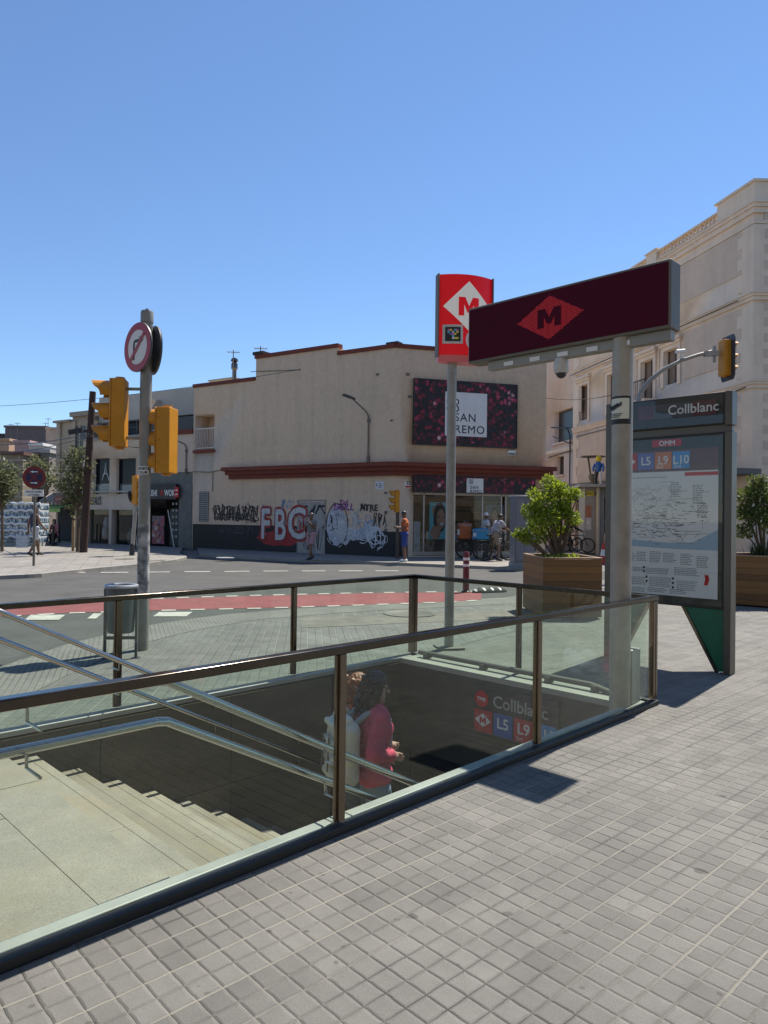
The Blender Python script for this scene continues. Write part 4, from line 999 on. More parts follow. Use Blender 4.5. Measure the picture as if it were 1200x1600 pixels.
# ventilation grille
gx0, gx1, gz0, gz1 = LW.R(312, 768, 326, 815)
m = MB(); m.box(gx0, gx1, -.02, -.001, gz0, gz1); gr = m.build('grille', mat('grille_back', (.10, .10, .10), .6), cb)
m = MB()
for k in range(14): z = gz0+k*(gz1-gz0)/14; m.box(gx0, gx1, -.045, -.021, z+.02, z+.07)
for x in (gx0, (gx0+gx1)/2-.015, gx1-.03): m.box(x, x+.03, -.05, -.02, gz0, gz1)
m.build('grille_bars', mat('grille_bar', (.26, .26, .25), .5, .2), gr)
# wall cables
m = MB(); m.tube([(0.0, -.03, 3.75), (1.2, -.03, 3.70), (1.9, -.03, 3.78), (sb, -.03, 3.66)], .018, 6); m.tube([(1.35, -.03, 3.72), (1.35, -.03, gz1)], .015, 6); m.tube([LPt for LPt in [(s1-.3, -.03, LP(400, 580)[1]), (LP(470, 578)[0], -.02, LP(470, 578)[1])]], .015, 6)
m.build('wall_cable', M_greym, cb)
for (x, y, s_) in ((637, 585, .07), (640, 620, .07), (590, 585, .06), (612, 657, .05), (603, 770, .06), (603, 800, .06), (603, 828, .06)):
    p = LP(x, y) if x < 615 else RP(x, y); 
    m = MB(Matrix() if x < 615 else Matrix.Translation((BL, 0, 0)) @ Matrix.Rotation(rel, 4, 'Z')); m.box(p[0]-s_, p[0]+s_, -.04, -.001, p[1]-s_*.7, p[1]+s_*.7); m.build('wall_plug', M_greym, cb)
# ---- graffiti, painted on the wall
R = random.Random(11)
def paint(name, col): return mat('spray_'+name, col, .6, var=.12, scale=4)
S_blk, S_red, S_sil, S_wht, S_blu, S_pur = paint('black', (.015, .015, .018)), paint('red', (.33, .018, .02)), paint('silver', (.52, .52, .50)), paint('white', (.60, .62, .66)), paint('blue', (.22, .34, .48)), paint('purple', (.22, .04, .24))
fx0, fx1, fz0, fz1 = LW.R(405, 786, 472, 842)
hgt = fz1-fz0
chars = 'FBC'; wch = (fx1-fx0)/3
for i, ch in enumerate(chars):
    ox = [0.02, wch*1.02, wch*1.92][i]; sc_x = [.66, .62, .80][i]; dz = [.03, 0, .08][i]
    text('graffiti', ch, hgt*1.20, S_red, cb, fx0+ox+.08, -.034, fz0-.02+dz, bold=.155, sx=sc_x, depth=.0006)
    text('graffiti', ch, hgt*1.20, S_blk, cb, fx0+ox+.08, -.0375, fz0-.02+dz, bold=.060, sx=sc_x, depth=.0006)
    text('graffiti', ch, hgt*1.20, S_sil, cb, fx0+ox+.08, -.041, fz0-.02+dz, bold=.036, sx=sc_x, depth=.0006)
m = MB()
def blob(cx_, cz_, w, h, n=22, y=-.0145, mb=None):
    (mb or m).face([(cx_+w*(.85+.3*R.random())*cos(2*pi*k/n), y, cz_+h*(.85+.3*R.random())*sin(2*pi*k/n)) for k in range(n)][::-1])
blob((fx0+fx1)/2-.1, fz0+.02, (fx1-fx0)*.52, .32); blob(fx1-.05, fz0+.15, .35, .45, y=-.0142)
m.build('graffiti', S_red, cb, normals=False)
m = MB()
for k in range(26):
    x = R.uniform(fx0+.1, fx1-.1); z = R.uniform(fz0+.1, fz1-.15); l = R.uniform(.1, .3); a = R.uniform(-1, 1)
    m.ribbon([(x, z), (x+l*.3*a, z+l*.5), (x+l*.5*a, z+l)], .03, -.0455)
m.build('graffiti', S_blu, cb, normals=False)
def tagscrawl(m, x0, x1, z0, z1, n, w, y, tall=1.0, loops=False):
    x = x0
    for k in range(n):
        cx_ = x0+(x1-x0)*(k+.5)/n; wid = (x1-x0)/n*.75; pts = []
        z_m = (z0+z1)/2; hgt_ = (z1-z0)/2
        if loops:
            a0 = R.uniform(0, 6); pts = [(cx_+wid*cos(a0+t*.45)*(.6+.5*R.random()), z_m+hgt_*sin(a0+t*.45)*(.7+.3*R.random())) for t in range(15)]
        else:
            p = [(cx_+R.uniform(-1, 1)*wid, z_m+R.choice((-1, 1))*hgt_*R.uniform(.4, 1)) for q in range(R.randint(3, 6))]
            for a, b_ in zip(p, p[1:]):
                c_ = ((a[0]+b_[0])/2+R.uniform(-.1, .1), (a[1]+b_[1])/2+R.uniform(-.1, .1))
                for t in range(6):
                    u = t/6; pts.append((a[0]*(1-u)**2+2*c_[0]*u*(1-u)+b_[0]*u*u, a[1]*(1-u)**2+2*c_[1]*u*(1-u)+b_[1]*u*u))
        m.ribbon(pts, w*R.uniform(.7, 1.3), y-k*.00007)
def tagat(px0, py0, px1, py1, n, w, mt, y=-.0145, loops=False, passes=1):
    a, b_, c_, d_ = LW.R(px0, py0, px1, py1); m = MB()
    for q in range(passes): tagscrawl(m, a, b_, c_, d_, n, w, y-q*.0008, loops=loops)
    m.build('graffiti', mt, cb, normals=False)
tagat(334, 788, 404, 815, 11, .05, S_blk, passes=3); tagat(384, 812, 404, 818, 8, .022, S_blk)
tagat(338, 823, 398, 836, 8, .03, mat('spray_faint', (.09, .09, .10), .7), y=-.014)
tagat(475, 787, 508, 806, 4, .085, S_blk, y=-.032); tagat(440, 780, 460, 796, 4, .05, S_blu)
text('graffiti', 'EKYSTE MUE', .42, S_blk, cb, LP(338, 810)[0], -.0165, LP(338, 812)[1], bold=.008, shear=.25, sx=.82, depth=.0005)
tagat(470, 815, 506, 862, 6, .03, S_blk, y=-.028); tagat(468, 808, 482, 835, 4, .05, S_red, y=-.029)
text('graffiti', 'DOLL', .40, S_pur, cb, LP(521, 796)[0], -.0165, LP(521, 797)[1], bold=.008, shear=.2, depth=.0005); tagat(522, 780, 545, 795, 3, .05, S_pur)
text('graffiti', 'ATRE', .36, S_blk, cb, LP(563, 797)[0], -.0165, LP(563, 798)[1], bold=.012, depth=.0005); tagat(562, 785, 580, 800, 3, .05, S_blk)
# the white throw-up
m = MB(); a, b_, c_, d_ = LW.R(511, 800, 560, 850)
blob(a+.45, (c_+d_)/2+.1, .5, .8, y=-.0138)
for q in range(9): blob(R.uniform(a+.2, a+2.2), R.uniform(c_+.2, c_+.75), .28, .22, y=-.0139-q*.00012)
m.build('graffiti', mat('spray_haze', (.40, .42, .47), .7, var=.35, scale=5), cb, normals=False)
RR = random.Random(77)
def bubbles(px0, py0, px1, py1, n, mt, y, w, rmin, rmax):
    a_, b2, c2, d2 = LW.R(px0, py0, px1, py1); mb = MB()
    for q in range(n):
        cx_, cz2 = RR.uniform(a_, b2), RR.uniform(c2, d2); rx_, rz_ = RR.uniform(rmin, rmax), RR.uniform(rmin, rmax*1.3); ph, ph2 = RR.uniform(0, 6), RR.uniform(0, 6); e_ = RR.uniform(.55, 1.05); N_ = int(22*e_)
        mb.ribbon([(cx_+rx_*cos(ph+6.283*t/22)*(1+.22*sin(2*t/3.5+ph2)), max(.25, cz2+rz_*sin(ph+6.283*t/22)*(1+.2*sin(t/2.5+ph2)))) for t in range(N_+1)], w*RR.uniform(.6, 1.2), y-q*.0001)
    mb.build('graffiti', mt, cb, normals=False)
bubbles(514, 815, 548, 838, 12, S_wht, -.0158, .05, .12, .42); bubbles(548, 828, 600, 842, 14, S_wht, -.0170, .045, .12, .40); bubbles(518, 822, 560, 842, 9, S_sil, -.0185, .05, .1, .3)
bubbles(552, 806, 585, 824, 9, S_blu, -.0150, .04, .1, .3); tagat(512, 800, 532, 830, 4, .035, S_blk, y=-.0182); tagat(582, 800, 604, 826, 6, .045, S_blk, y=-.0185)
m = MB(); n = 26; m.ribbon([(a+.52+.55*cos(2*pi*k/n), (c_+d_)/2+.12+.9*sin(2*pi*k/n)) for k in range(n+1)], .05, -.019); m.build('graffiti', S_blk, cb, normals=False)
# ---- shop in the right face
MR = Matrix.Translation((BL, 0, 0)) @ Matrix.Rotation(rel, 4, 'Z')
ox0 = RP(645, 800)[0]; ox1 = RL-.25; oz1 = RP(740, 771)[1]
def rbox(b):                                          # a box of the right face's own axes cut from the wall
    return b
m = MB(MR); m.box(ox0, ox1, -.6, 4.0, .14, oz1); c = m.build('cutter', None)
par = w3.parent; w3.parent = None; w3.matrix_world = Matrix()
md = w3.modifiers.new('cut', 'BOOLEAN'); md.object = c; md.solver = 'EXACT'; me = new_eval(w3, c); w3.modifiers.clear(); w3.data = me; bpy.data.objects.remove(c); w3.parent = par; w3.matrix_local = Matrix()
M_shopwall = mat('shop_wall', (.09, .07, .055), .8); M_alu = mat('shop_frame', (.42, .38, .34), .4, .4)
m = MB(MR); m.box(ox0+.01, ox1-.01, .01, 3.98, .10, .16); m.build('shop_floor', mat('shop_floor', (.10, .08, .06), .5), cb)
m = MB(MR)
xm = [ox0+.02, ox0+.5, ox0+3.05, ox0+3.9, ox0+4.1, ox1-.06]
for x in xm: m.box(x-.03, x+.03, .10, .16, .165, oz1-.002)
m.box(ox0, ox1, .10, .16, oz1-.09, oz1-.003); m.box(ox0, ox1, .09, .17, .161, .30)
m.build('shop_frame', M_alu, cb)
m = MB(MR)
for x, x2 in zip(xm, xm[1:]):
    if x2-x > .3: m.box(x+.03, x2-.03, .125, .135, .30, oz1-.09)
m.build('shop_window', M_shopglass, cb)
m = MB(MR); m.box(ox0+.55, ox0+3.0, .35, .42, .16, .75); m.box(ox0+.55, ox0+3.0, .30, 1.0, .751, .79); m.build('display_counter', M_shopwall, cb)
R = random.Random(5)
for k in range(11):
    x = ox0+.7+k*.2; m = MB(MR); m.box(x, x+R.uniform(.1, .17), .36, .5, .791, .791+R.uniform(.12, .4)); m.build('display_item', mat('item_%d' % (k % 5), [(.6, .58, .5), (.05, .2, .45), (.5, .12, .03), (.6, .5, .1), (.5, .5, .55)][k % 5], .5), cb)
m = MB(MR)
for k in range(5): m.box(ox0+3.1, ox1-.2, 3.2, 3.6, .5+k*.5, .54+k*.5)
m.build('shelf', M_shopwall, cb)
# the advertisement in the window: a smiling woman in a straw hat on a sea-blue ground
px0, px1, pz0, pz1 = RW.R(671, 785, 703, 833, .3)
m = MB(MR); m.box(px0, px1, .30, .32, pz0-.25, pz1); ad_ = m.build('advert_poster', mat('advert_blue', (.13, .42, .45), .5, var=.15), cb)
def adell(cx_, cz_, w, h, y, mt, n=26):
    m = MB(MR); m.face([(cx_+w*cos(2*pi*k/n), y, cz_+h*sin(2*pi*k/n)) for k in range(n)]); m.build('advert_print', mt, ad_, normals=False)
ax_, az_ = (px0+px1)/2+.05, (pz0+pz1)/2-.05; aw_ = (px1-px0)/2
skin_ad = mat('advert_skin', (.36, .19, .12), .5, var=.05)
adell(ax_-.12, az_+.33, aw_*.62, .22, .298, mat('advert_hat', (.42, .25, .13), .6, var=.3, scale=12)); adell(ax_-.05, az_+.05, aw_*.62, .62, .2975, mat('advert_hair', (.03, .018, .014), .6))
adell(ax_, az_+.0, aw_*.42, .42, .297, skin_ad); adell(ax_-.22, az_-.55, aw_*.5, .28, .2965, skin_ad); adell(ax_+.05, az_-.20, aw_*.17, .06, .296, mat('advert_smile', (.7, .66, .62), .5)); adell(ax_-.11, az_+.08, .05, .025, .296, M_black); adell(ax_+.15, az_+.08, .05, .025, .296, M_black)
px0, px1, pz0, pz1 = RW.R(759, 789, 787, 840, .3)
m = MB(MR); m.box(px0, px1, .30, .32, pz0, pz1); ad_ = m.build('advert_poster', mat('advert_dusk', (.10, .11, .14), .5, var=.3, scale=2), cb)
ax_, az_, aw_ = (px0+px1)/2, (pz0+pz1)/2+.1, (px1-px0)/2
adell(ax_, az_, aw_*.5, .5, .298, mat('advert_hair', (.03, .018, .014), .6)); adell(ax_, az_, aw_*.34, .38, .297, skin_ad)
px0, px1, pz0, pz1 = RW.R(646, 815, 656, 862, .2)
m = MB(MR); m.box(px0, px1, .18, .19, .2, pz1); m.build('advert_poster', mat('advert_pale', (.42, .44, .42), .5, var=.3, scale=5), cb)
# ---- things fixed to the building
M_flower = flower_material()
def billboard(pxa, pya, pxb, pyb, wxa, wya, wxb, wyb, label, ts):
    a, b_, c_, d_ = RW.R(pxa, pya, pxb, pyb)
    t = thing('shop_billboard', label, 'billboard', RW.P(a, -.14, c_), RW.a, 'flower print shop signs')
    m = MB(); m.box(0, b_-a, .0, .12, 0, d_-c_); m.build('board', M_flower, t)
    m = MB(); f = .03
    m.box(-f, b_-a+f, -.02, .13, -f, -.001); m.box(-f, b_-a+f, -.02, .13, d_-c_+.001, d_-c_+f); m.box(-f, -.001, -.02, .13, 0, d_-c_); m.box(b_-a+.001, b_-a+f, -.02, .13, 0, d_-c_); m.build('frame', M_darkmetal, t)
    e, g_, h_, i_ = RW.R(wxa, wya, wxb, wyb)
    m = MB(); m.box(e-a, g_-a, -.012, -.001, h_-c_, i_-c_); p = m.build('white_panel', M_white, t)
    w = g_-e; h = i_-h_; x = e-a; z = h_-c_; ink = mat('logo_ink', (.02, .022, .04), .5, var=.02)
    if ts:
        text('shop_name', 'SAN', h*.26, ink, p, x+w*.22, -.014, z+h*.34, bold=.004, space=1.15); text('shop_name', 'REMO', h*.26, ink, p, x+w*.22, -.014, z+h*.07, bold=.004, space=1.12)
        lx_, lz_, q = x+w*.18, z+h*.70, w*.075
    else:
        text('shop_name', 'SAN', h*.30, ink, p, x+w*.2, -.014, z+h*.30, bold=.003, space=1.15); text('shop_name', 'REMO', h*.30, ink, p, x+w*.2, -.014, z+h*.02, bold=.003, space=1.12)
        lx_, lz_, q = x+w*.25, z+h*.78, w*.07
    m = MB()
    for ix, iz in ((-1, -1), (1, -1), (1, 1), (-1, 1)):
        cx_, cz_ = lx_+ix*q, lz_+iz*q
        for k in range(16):
            a0, a1 = 2*pi*k/16, 2*pi*(k+1)/16
            m.face([(cx_+q*.62*cos(a0), -.0145, cz_+q*.62*sin(a0)), (cx_+q*.62*cos(a1), -.0145, cz_+q*.62*sin(a1)), (cx_+q*cos(a1), -.0145, cz_+q*sin(a1)), (cx_+q*cos(a0), -.0145, cz_+q*sin(a0))])
    m.build('flower_mark', ink, p, normals=False)
billboard(646, 598, 805, 697, 693.5, 614.5, 758.5, 682.5, 'big dark flower billboard with a white name panel on the upper beige wall', True)
billboard(646, 745, 833, 770, 727, 748, 753, 771, 'long low strip of flower print with small white name panel over the shop window', False)
def plate(px0, py0, px1, py1, Fm, name, label, cat, mt, lines, lm, off=-.02, group=None):
    a, b_, c_, d_ = Fm.R(px0, py0, px1, py1); t = thing(name, label, cat, Fm.P(a, off, c_), Fm.a, group)
    m = MB(); m.box(0, b_-a, 0, .018, 0, d_-c_); m.build('plate', mt, t)
    for (s, fx, fz, sz_) in lines: text('lettering', s, sz_, lm, t, fx*(b_-a), -.002, fz*(d_-c_), align='CENTER', bold=.002)
    return t
wp_ = plate(587, 752, 600, 765, LW, 'wall_plate', 'white tiled street plate on the beige wall left of the corner', 'plate', mat('tile_white', (.6, .62, .64), .4), [], mat('ink_grey', (.12, .13, .18), .5))
m = MB()
for k, w_ in enumerate((.13, .19, .15)): m.box(.14, .14+w_, -.003, -.0005, .22-k*.07, .25-k*.07)
m.box(.04, .08, -.003, -.0005, .12, .25); m.build('faded_print', mat('ink_grey', (.12, .13, .18), .5), wp_)
t = plate(632, 753, 641, 763, RW, 'wall_plate', 'small white plate with dark squares between the corner and the shop window', 'plate', M_white, [], M_red)
m = MB()
for i in range(2):
    for j in range(2): m.box(.09+i*.08, .15+i*.08, -.003, -.0005, .14+j*.07, .19+j*.07)
m.build('emblem', M_black, t); m = MB(); m.box(.03, .24, -.003, -.0005, .03, .10); m.build('red_strip', M_red, t)
px0, px1, pz0, pz1 = RW.R(792, 704, 804, 712)
t = thing('wall_light_box', 'small white box on the beige wall below the right end of the big billboard', 'box', RW.P(px0, -.12, pz0), RW.a)
m = MB(); m.box(0, px1-px0, 0, .12, 0, pz1-pz0); m.build('cover', M_white, t, bevel=.015); m = MB(); m.box(.02, px1-px0-.02, -.004, -.0005, .03, .1); m.build('lamp_strip', M_greym, t)

# wall street lamps
def wall_lamp(Fm, bx_, zt, zb, reach, out, label, ztip):
    t = thing('wall_lamp', label, 'street lamp', Fm.P(bx_, 0, 0), Fm.a, 'lamps on wall brackets')
    m = MB(); m.tube([(0, -.06, zb), (0, -.06, zt-.25), (-.03, -.1, zt-.08), (-.15*reach, -.15*out-.1, zt), (-reach, -out, ztip)], .03, 8); m.build('bracket_arm', M_greym, t)
    m = MB(Matrix.Translation((-reach, -out, ztip)) @ Matrix.Rotation(atan2(out, reach), 4, 'Z') @ Matrix.Rotation(radians(12), 4, 'Y'))
    m.slab([(.10, -.04), (.10, .04), (-.15, .12), (-.46, .11), (-.5, .05), (-.5, -.05), (-.46, -.11), (-.15, -.12)], 0, .07); m.build('lamp_head', mat('lamp_grey', (.09, .09, .09), .5, .3), t, bevel=.015)
    m = MB(); m.box(-.05, .05, -.09, 0, zb, zb+.25); m.box(-.05, .05, -.09, 0, zt-.45, zt-.3); m.build('wall_clamp', M_greym, t)
p = LP(577, 650); wall_lamp(LW, p[0], LP(577, 643)[1], LP(577, 722)[1], .32, .72, 'grey flat street lamp on a bracket high on the graffiti wall', LP(577, 643)[1]+.42)
wall_lamp(LW, LP(298, 700)[0]-.25, LP(298, 692)[1], LP(298, 740)[1], .65, 1.0, 'thin street lamp on the pale wall beside the recessed balcony', LP(298, 692)[1]+.35)
# roof gear
def antenna(px, pyb, pyt, Y, label, chim=False):
    p0 = PD(px, pyb, Y); p1 = PD(px, pyt, Y); h = p1.z-p0.z
    t = thing('roof_aerial', label, 'aerial', (p0.x, p0.y, p0.z-1.2), 0, 'roof aerials')
    m = MB(); m.cyl((0, 0, 0), (0, 0, h+1.2), .025, seg=8); m.build('mast', M_greym, t)
    m = MB(); m.bar((-.3, 0, h+1.1), (.3, .1, h+1.1), .025, .025)
    for k in range(5): x = -.28+k*.14; m.bar((x, -.16, h+1.1), (x, .2, h+1.1), .016, .016)
    m.build('aerial_rods', M_greym, t); return t
antenna(364, 596, 547, 36, 'thin roof aerial rising beside the steel chimney'); antenna(407, 560, 541, 33, 'short roof aerial above the higher parapet')
p0 = PD(366, 596, 37); t = thing('steel_chimney', 'round steel chimney with a cowl behind the stepped roof edge', 'chimney', (p0.x, p0.y, p0.z-1.5))
m = MB(); m.lathe([(.11, 0), (.11, 2.1), (.17, 2.15), (.17, 2.4), (.11, 2.5)], (0, 0, 0), 16); m.build('flue', M_steel, t)
m = MB(); m.lathe([(.05, 2.5), (.2, 2.55), (.16, 2.68), (.05, 2.74)], (0, 0, 0), 16); m.build('cowl', M_steel, t)
p0 = PD(345, 598, 40); t = thing('roof_hut', 'pale block on the roof behind the lower parapet', 'roof hut', (p0.x, p0.y, p0.z-2.2), LW.a)
m = MB(); m.box(-.9, 1.0, 0, 2, 0, 2.35); m.build('wall', M_plaster, t); m = MB(); m.box(-.95, 1.05, -.05, 2.05, 2.352, 2.43); m.build('roof', M_conc, t)

# ================================================================ shop building to the left of it
M_palewall = mat('pale_wall', (.60, .485, .38), .85, var=.10, scale=1.2, streak=.12)
M_fascia = mat('grey_fascia', (.46, .42, .36), .8, var=.1, scale=1)
M_winglass = mat('dark_glass', (.010, .013, .020), .12, var=.1, spec=.12)
sh = thing('shop_building', 'two storey pale building with dark shop fronts and big upper windows', 'building', LW.o, LW.a)
def lx(px, py=760, off=0.0): return LW.W(px, py, off)[0]
a0 = lx(140); a1 = lx(222)
m = MB(); m.box(a0-.5, -.01, 3.2, 12, 0, 7.0); m.build('back_wall', M_palewall, sh)
HF = LP(240, 612)[1]
m = MB(); m.box(a0-.4, lx(285, 620), .8, 1.2, LP(240, 648)[1], LP(240, 612)[1]+.2); m.build('top_fascia', M_fascia, sh)
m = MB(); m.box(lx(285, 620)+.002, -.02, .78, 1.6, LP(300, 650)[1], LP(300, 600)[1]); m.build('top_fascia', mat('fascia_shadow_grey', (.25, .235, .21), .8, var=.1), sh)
m = MB(); m.box(a0-.4, -.02, 1.2, 4, HF-.3, HF-.15); m.build('roof', M_fascia, sh)
# left half: upper wall with two windows
zs0, zs1 = LP(180, 793)[1], LP(180, 773)[1]; ztop = LP(180, 700)[1]
m = MB(); m.box(a0-.6, a1, 0, .35, zs0, 5.6); lw_ = m.build('upper_wall', M_palewall, sh)
wb = []
for (q0, q1) in ((146, 171), (182, 212)):
    A, B_, C_, D_ = LW.R(q0, 716, q1, 772); wb.append((A, B_, -.2, .25, C_, D_))
cut(lw_, wb)
for (A, B_, _, _, C_, D_) in wb:
    m = MB(); m.box(A, B_, .2, .26, C_, D_); w = m.build('window', M_winglass, sh)
    m = MB(); m.box(A, B_, .185, .199, C_, C_+(D_-C_)*.27); m.build('lower_pane', mat('pane_blue', (.12, .15, .18), .15), w)
    m = MB(); f = .05
    m.box(A, A+f, .15, .2, C_, D_); m.box(B_-f, B_, .15, .2, C_, D_); m.box(A+f, B_-f, .15, .2, D_-f, D_); m.box(A+f, B_-f, .15, .2, C_+(D_-C_)*.27, C_+(D_-C_)*.27+f); m.build('frame', M_darkmetal, w)
A, B_, _, _, C_, D_ = wb[0]
m = MB(); cx_ = (A+B_)/2+.15; cz_ = C_+(D_-C_)*.6
m.ribbon([(cx_-.28, cz_-.4), (cx_-.05, cz_+.1), (cx_+.0, cz_+.55), (cx_+.05, cz_+.1), (cx_+.30, cz_-.4)], .04, .14); m.ribbon([(cx_-.2, cz_-.15), (cx_, cz_-.02), (cx_+.2, cz_-.15)], .04, .139); m.ribbon([(cx_-.35, cz_-.62), (cx_+.35, cz_-.62)], .03, .139)
m.build('window_emblem', M_white, sh, normals=False)
m = MB(); m.box(a0-.6, a1, -.15, -.001, zs1+.12, zs1+.2); m.build('ledge', M_fascia, sh)
# set-back top storey and terrace rail
m = MB(); m.box(a0-.6, a1, 1.3, 3.2, 5.62, HF-.3); ts = m.build('top_storey', M_palewall, sh)
m = MB(); m.box(a0+.2, a1-.3, 1.22, 1.29, 5.9, 6.9); m.build('top_window', M_winglass, sh)
m = MB(); m.box(a0-.6, a1+.2, -.12, .5, 5.6, 5.72); m.build('terrace_edge', mat('slab_grey', (.3, .3, .29), .8), sh)
m = MB(); m.tube([(a0-.5, .2, 6.5), (a1, .2, 6.5)], .02, 6); m.tube([(a0-.5, .2, 6.15), (a1, .2, 6.15)], .015, 6)
for k in range(6): x = a0-.4+k*(a1-a0)/5.4; m.tube([(x, .2, 5.72), (x, .2, 6.5)], .018, 6)
m.build('terrace_rail', M_greym, sh)
# shop front, left
m = MB(); m.box(a0-.6, a1, -.04, .3, zs0-.12, zs0-.001); m.box(a0-.6, a0-.2, -.04, .3, 0, zs0-.121); m.box(lx(171, 820), lx(175, 820), -.04, .3, 0, zs0-.121); m.box(lx(208, 820), a1, -.04, .3, 0, zs0-.121)
m.build('shop_surround', M_palewall, sh)
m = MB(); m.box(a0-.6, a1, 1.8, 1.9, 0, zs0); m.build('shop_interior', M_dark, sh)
m = MB(); m.box(a0-.2, lx(171, 820), .2, .21, .1, zs0-.13); m.box(lx(175, 820), lx(208, 820), .2, .21, .1, zs0-.13); m.build('shop_window', M_shopglass, sh)
R = random.Random(9)
for k, (q, zz, c_) in enumerate(((147, .7, (.5, .5, .5)), (149, 1.2, (.55, .55, .55)), (186, .5, (.25, .24, .2)), (190, .9, (.1, .3, .2)), (196, .6, (.05, .25, .2)), (199, 1.4, (.5, .5, .52)), (202, .4, (.3, .3, .3)))):
    m = MB(); x = lx(q, 830); m.lathe([(.05, zz-.4), (.14, zz-.3), (.18, zz), (.1, zz+.25), (.04, zz+.32)], (x, .7, 0), 10); m.build('display_item', mat('shopitem_%d' % k, c_, .6), sh)
text('shop_name', "TASTAU'S", .60, M_black, sh, lx(137), -.043, zs0+.15, bold=.012, sx=.46)
# right half: balcony storey, black shop
b0, b1 = a1+.02, -.02
zsl = LP(270, 676)[1]; zq0 = LP(270, 738)[1]
m = MB(); m.box(b0, b1, 0, .4, zq0, zsl-.12); m.build('upper_wall', M_palewall, sh)
m = MB(); m.box(b0, b1, -.08, 3.19, zsl-.118, zsl+.1); m.build('balcony_slab', M_redtrim, sh)
m = MB(); m.box(b0, b1, .02, .06, zsl+.101, zsl+.75); m.build('balcony_front', mat('balcony_dark', (.035, .035, .035), .5), sh)
m = MB(); m.box(b0, b0+.35, .1, 3.1, zsl+.1, HF-.3); m.build('balcony_pier', M_palewall, sh)
zk0, zk1 = LP(260, 780)[1], LP(260, 757)[1]
m = MB(); m.box(b0, b1-.9, -.2, .3, zk0, zk1); sg_ = m.build('shop_sign', M_black, sh)
text('shop_name', 'SUSHI', .42, M_white, sg_, lx(231, 768, -.2), -.203, zk0+.16, bold=.012, sx=.62); text('shop_name', 'A', .42, M_red, sg_, lx(250.5, 768, -.2), -.203, zk0+.16, bold=.02, sx=.75); text('shop_name', 'WOK', .42, M_white, sg_, lx(257, 768, -.2), -.203, zk0+.16, bold=.012, sx=.68)
m = MB(); x = lx(273, 768, -.2); m.box(x, x+.28, -.215, -.2005, zk0+.08, zk0+.58); m.build('red_emblem', M_red, sg_); m = MB(); m.box(x+.05, x+.23, -.22, -.2155, zk0+.2, zk0+.25); m.box(x+.05, x+.23, -.22, -.2155, zk0+.4, zk0+.45); m.build('emblem_lines', M_white, sg_)
m = MB(); m.box(b0, b1, .02, .28, zk1+.001, zq0-.002); m.build('roller_shutter', mat('awning_grey', (.13, .135, .12), .7, var=.3, scale=3), sh)
m = MB(); m.box(b1-.88, b1, -.02, .3, 0, zk1); m.build('side_pier', mat('grey_pier', (.14, .14, .13), .7, var=.4, scale=2.5), sh)
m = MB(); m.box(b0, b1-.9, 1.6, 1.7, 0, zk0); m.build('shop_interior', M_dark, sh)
M_posters = mat('posters', (.3, .12, .12), .5, var=.1)
A, B_, C_, D_ = LW.R(238, 806, 257, 852, .2)
mm, bb, lk = base('food_pictures', .5); tcx = nd(mm, 'ShaderNodeTexCoord'); vv = nd(mm, 'ShaderNodeTexVoronoi'); vv.inputs['Scale'].default_value = 5.5; vv.distance = 'CHEBYCHEV'; lk.new(tcx.outputs['Object'], vv.inputs['Vector']); sp_ = nd(mm, 'ShaderNodeSeparateColor'); lk.new(vv.outputs['Color'], sp_.inputs[0])
lk.new(ramp(mm, sp_.outputs[0], [(0, (.04, .03, .05)), (.35, (.35, .04, .09)), (.6, (.10, .12, .16)), (.8, (.35, .12, .05)), (1, (.45, .4, .4))]), bb.inputs['Base Color'])
m = MB(); m.box(A, B_, .18, .2, .2, D_); m.build('menu_board', mm, sh)
m = MB(); A, B_, C_, D_ = LW.R(266, 795, 281, 852, .2); m.box(A, B_, .18, .2, .15, D_); mb_ = m.build('menu_board', M_black, sh)
m = MB()
for r_i in range(6):
    for k in range(3): m.lathe([(.07, 0), (.05, .004)], (0, 0, 0), 8) if False else m.box(A+.15+k*.24, A+.27+k*.24, .174, .179, .55+r_i*.32, .66+r_i*.32)
m.build('dish_pictures', mat('dish_grey', (.33, .33, .33), .5, var=.3, scale=9), mb_)
m = MB(); m.bar((b1-.75, -.4, .1), (b1-1.0, -.6, 1.9), .03, .03); m.build('leaning_pole', M_white, sh)
# ================================================================ buildings further left
def house(name, label, Fm, x0, x1, h, y0, dep, mt, group='houses at the left end of the street'):
    o = thing(name, label, 'building', Fm.P(x0, y0, 0), Fm.a, group)
    m = MB(); m.box(0, x1-x0, 0, dep, -.1, h); w = m.build('wall', mt, o); return o, w
M_ochre = mat('ochre_wall', (.42, .34, .25), .9, var=.2, scale=1.5, streak=.3)
e0, e1 = lx(78), lx(140)-.52
hB = LP(110, 657)[1]
ob, wb_ = house('old_house', 'tall ochre house with pilasters and a stall under a striped awning', LW, e0, e1, hB, .4, 9, M_ochre)
wB = e1-e0
m = MB(); m.box(-.15, wB*.46, -.2, 2, hB-.001, hB+.12); m.box(wB*.46, wB+.02, -.2, 2, hB+.25, hB+.5); m.box(wB*.46, wB, 0, 2, hB, hB+.249); m.build('cornice', mat('ochre_trim', (.33, .27, .21), .9, var=.2), ob)
m = MB()
for q in (0.02, .47, .93):
    m.box(wB*q, wB*q+.35, -.10, -.001, 3.0, hB-.01)
m.box(0, wB, -.14, -.101, 4.6, 4.72); m.build('pilaster', M_ochre, ob)
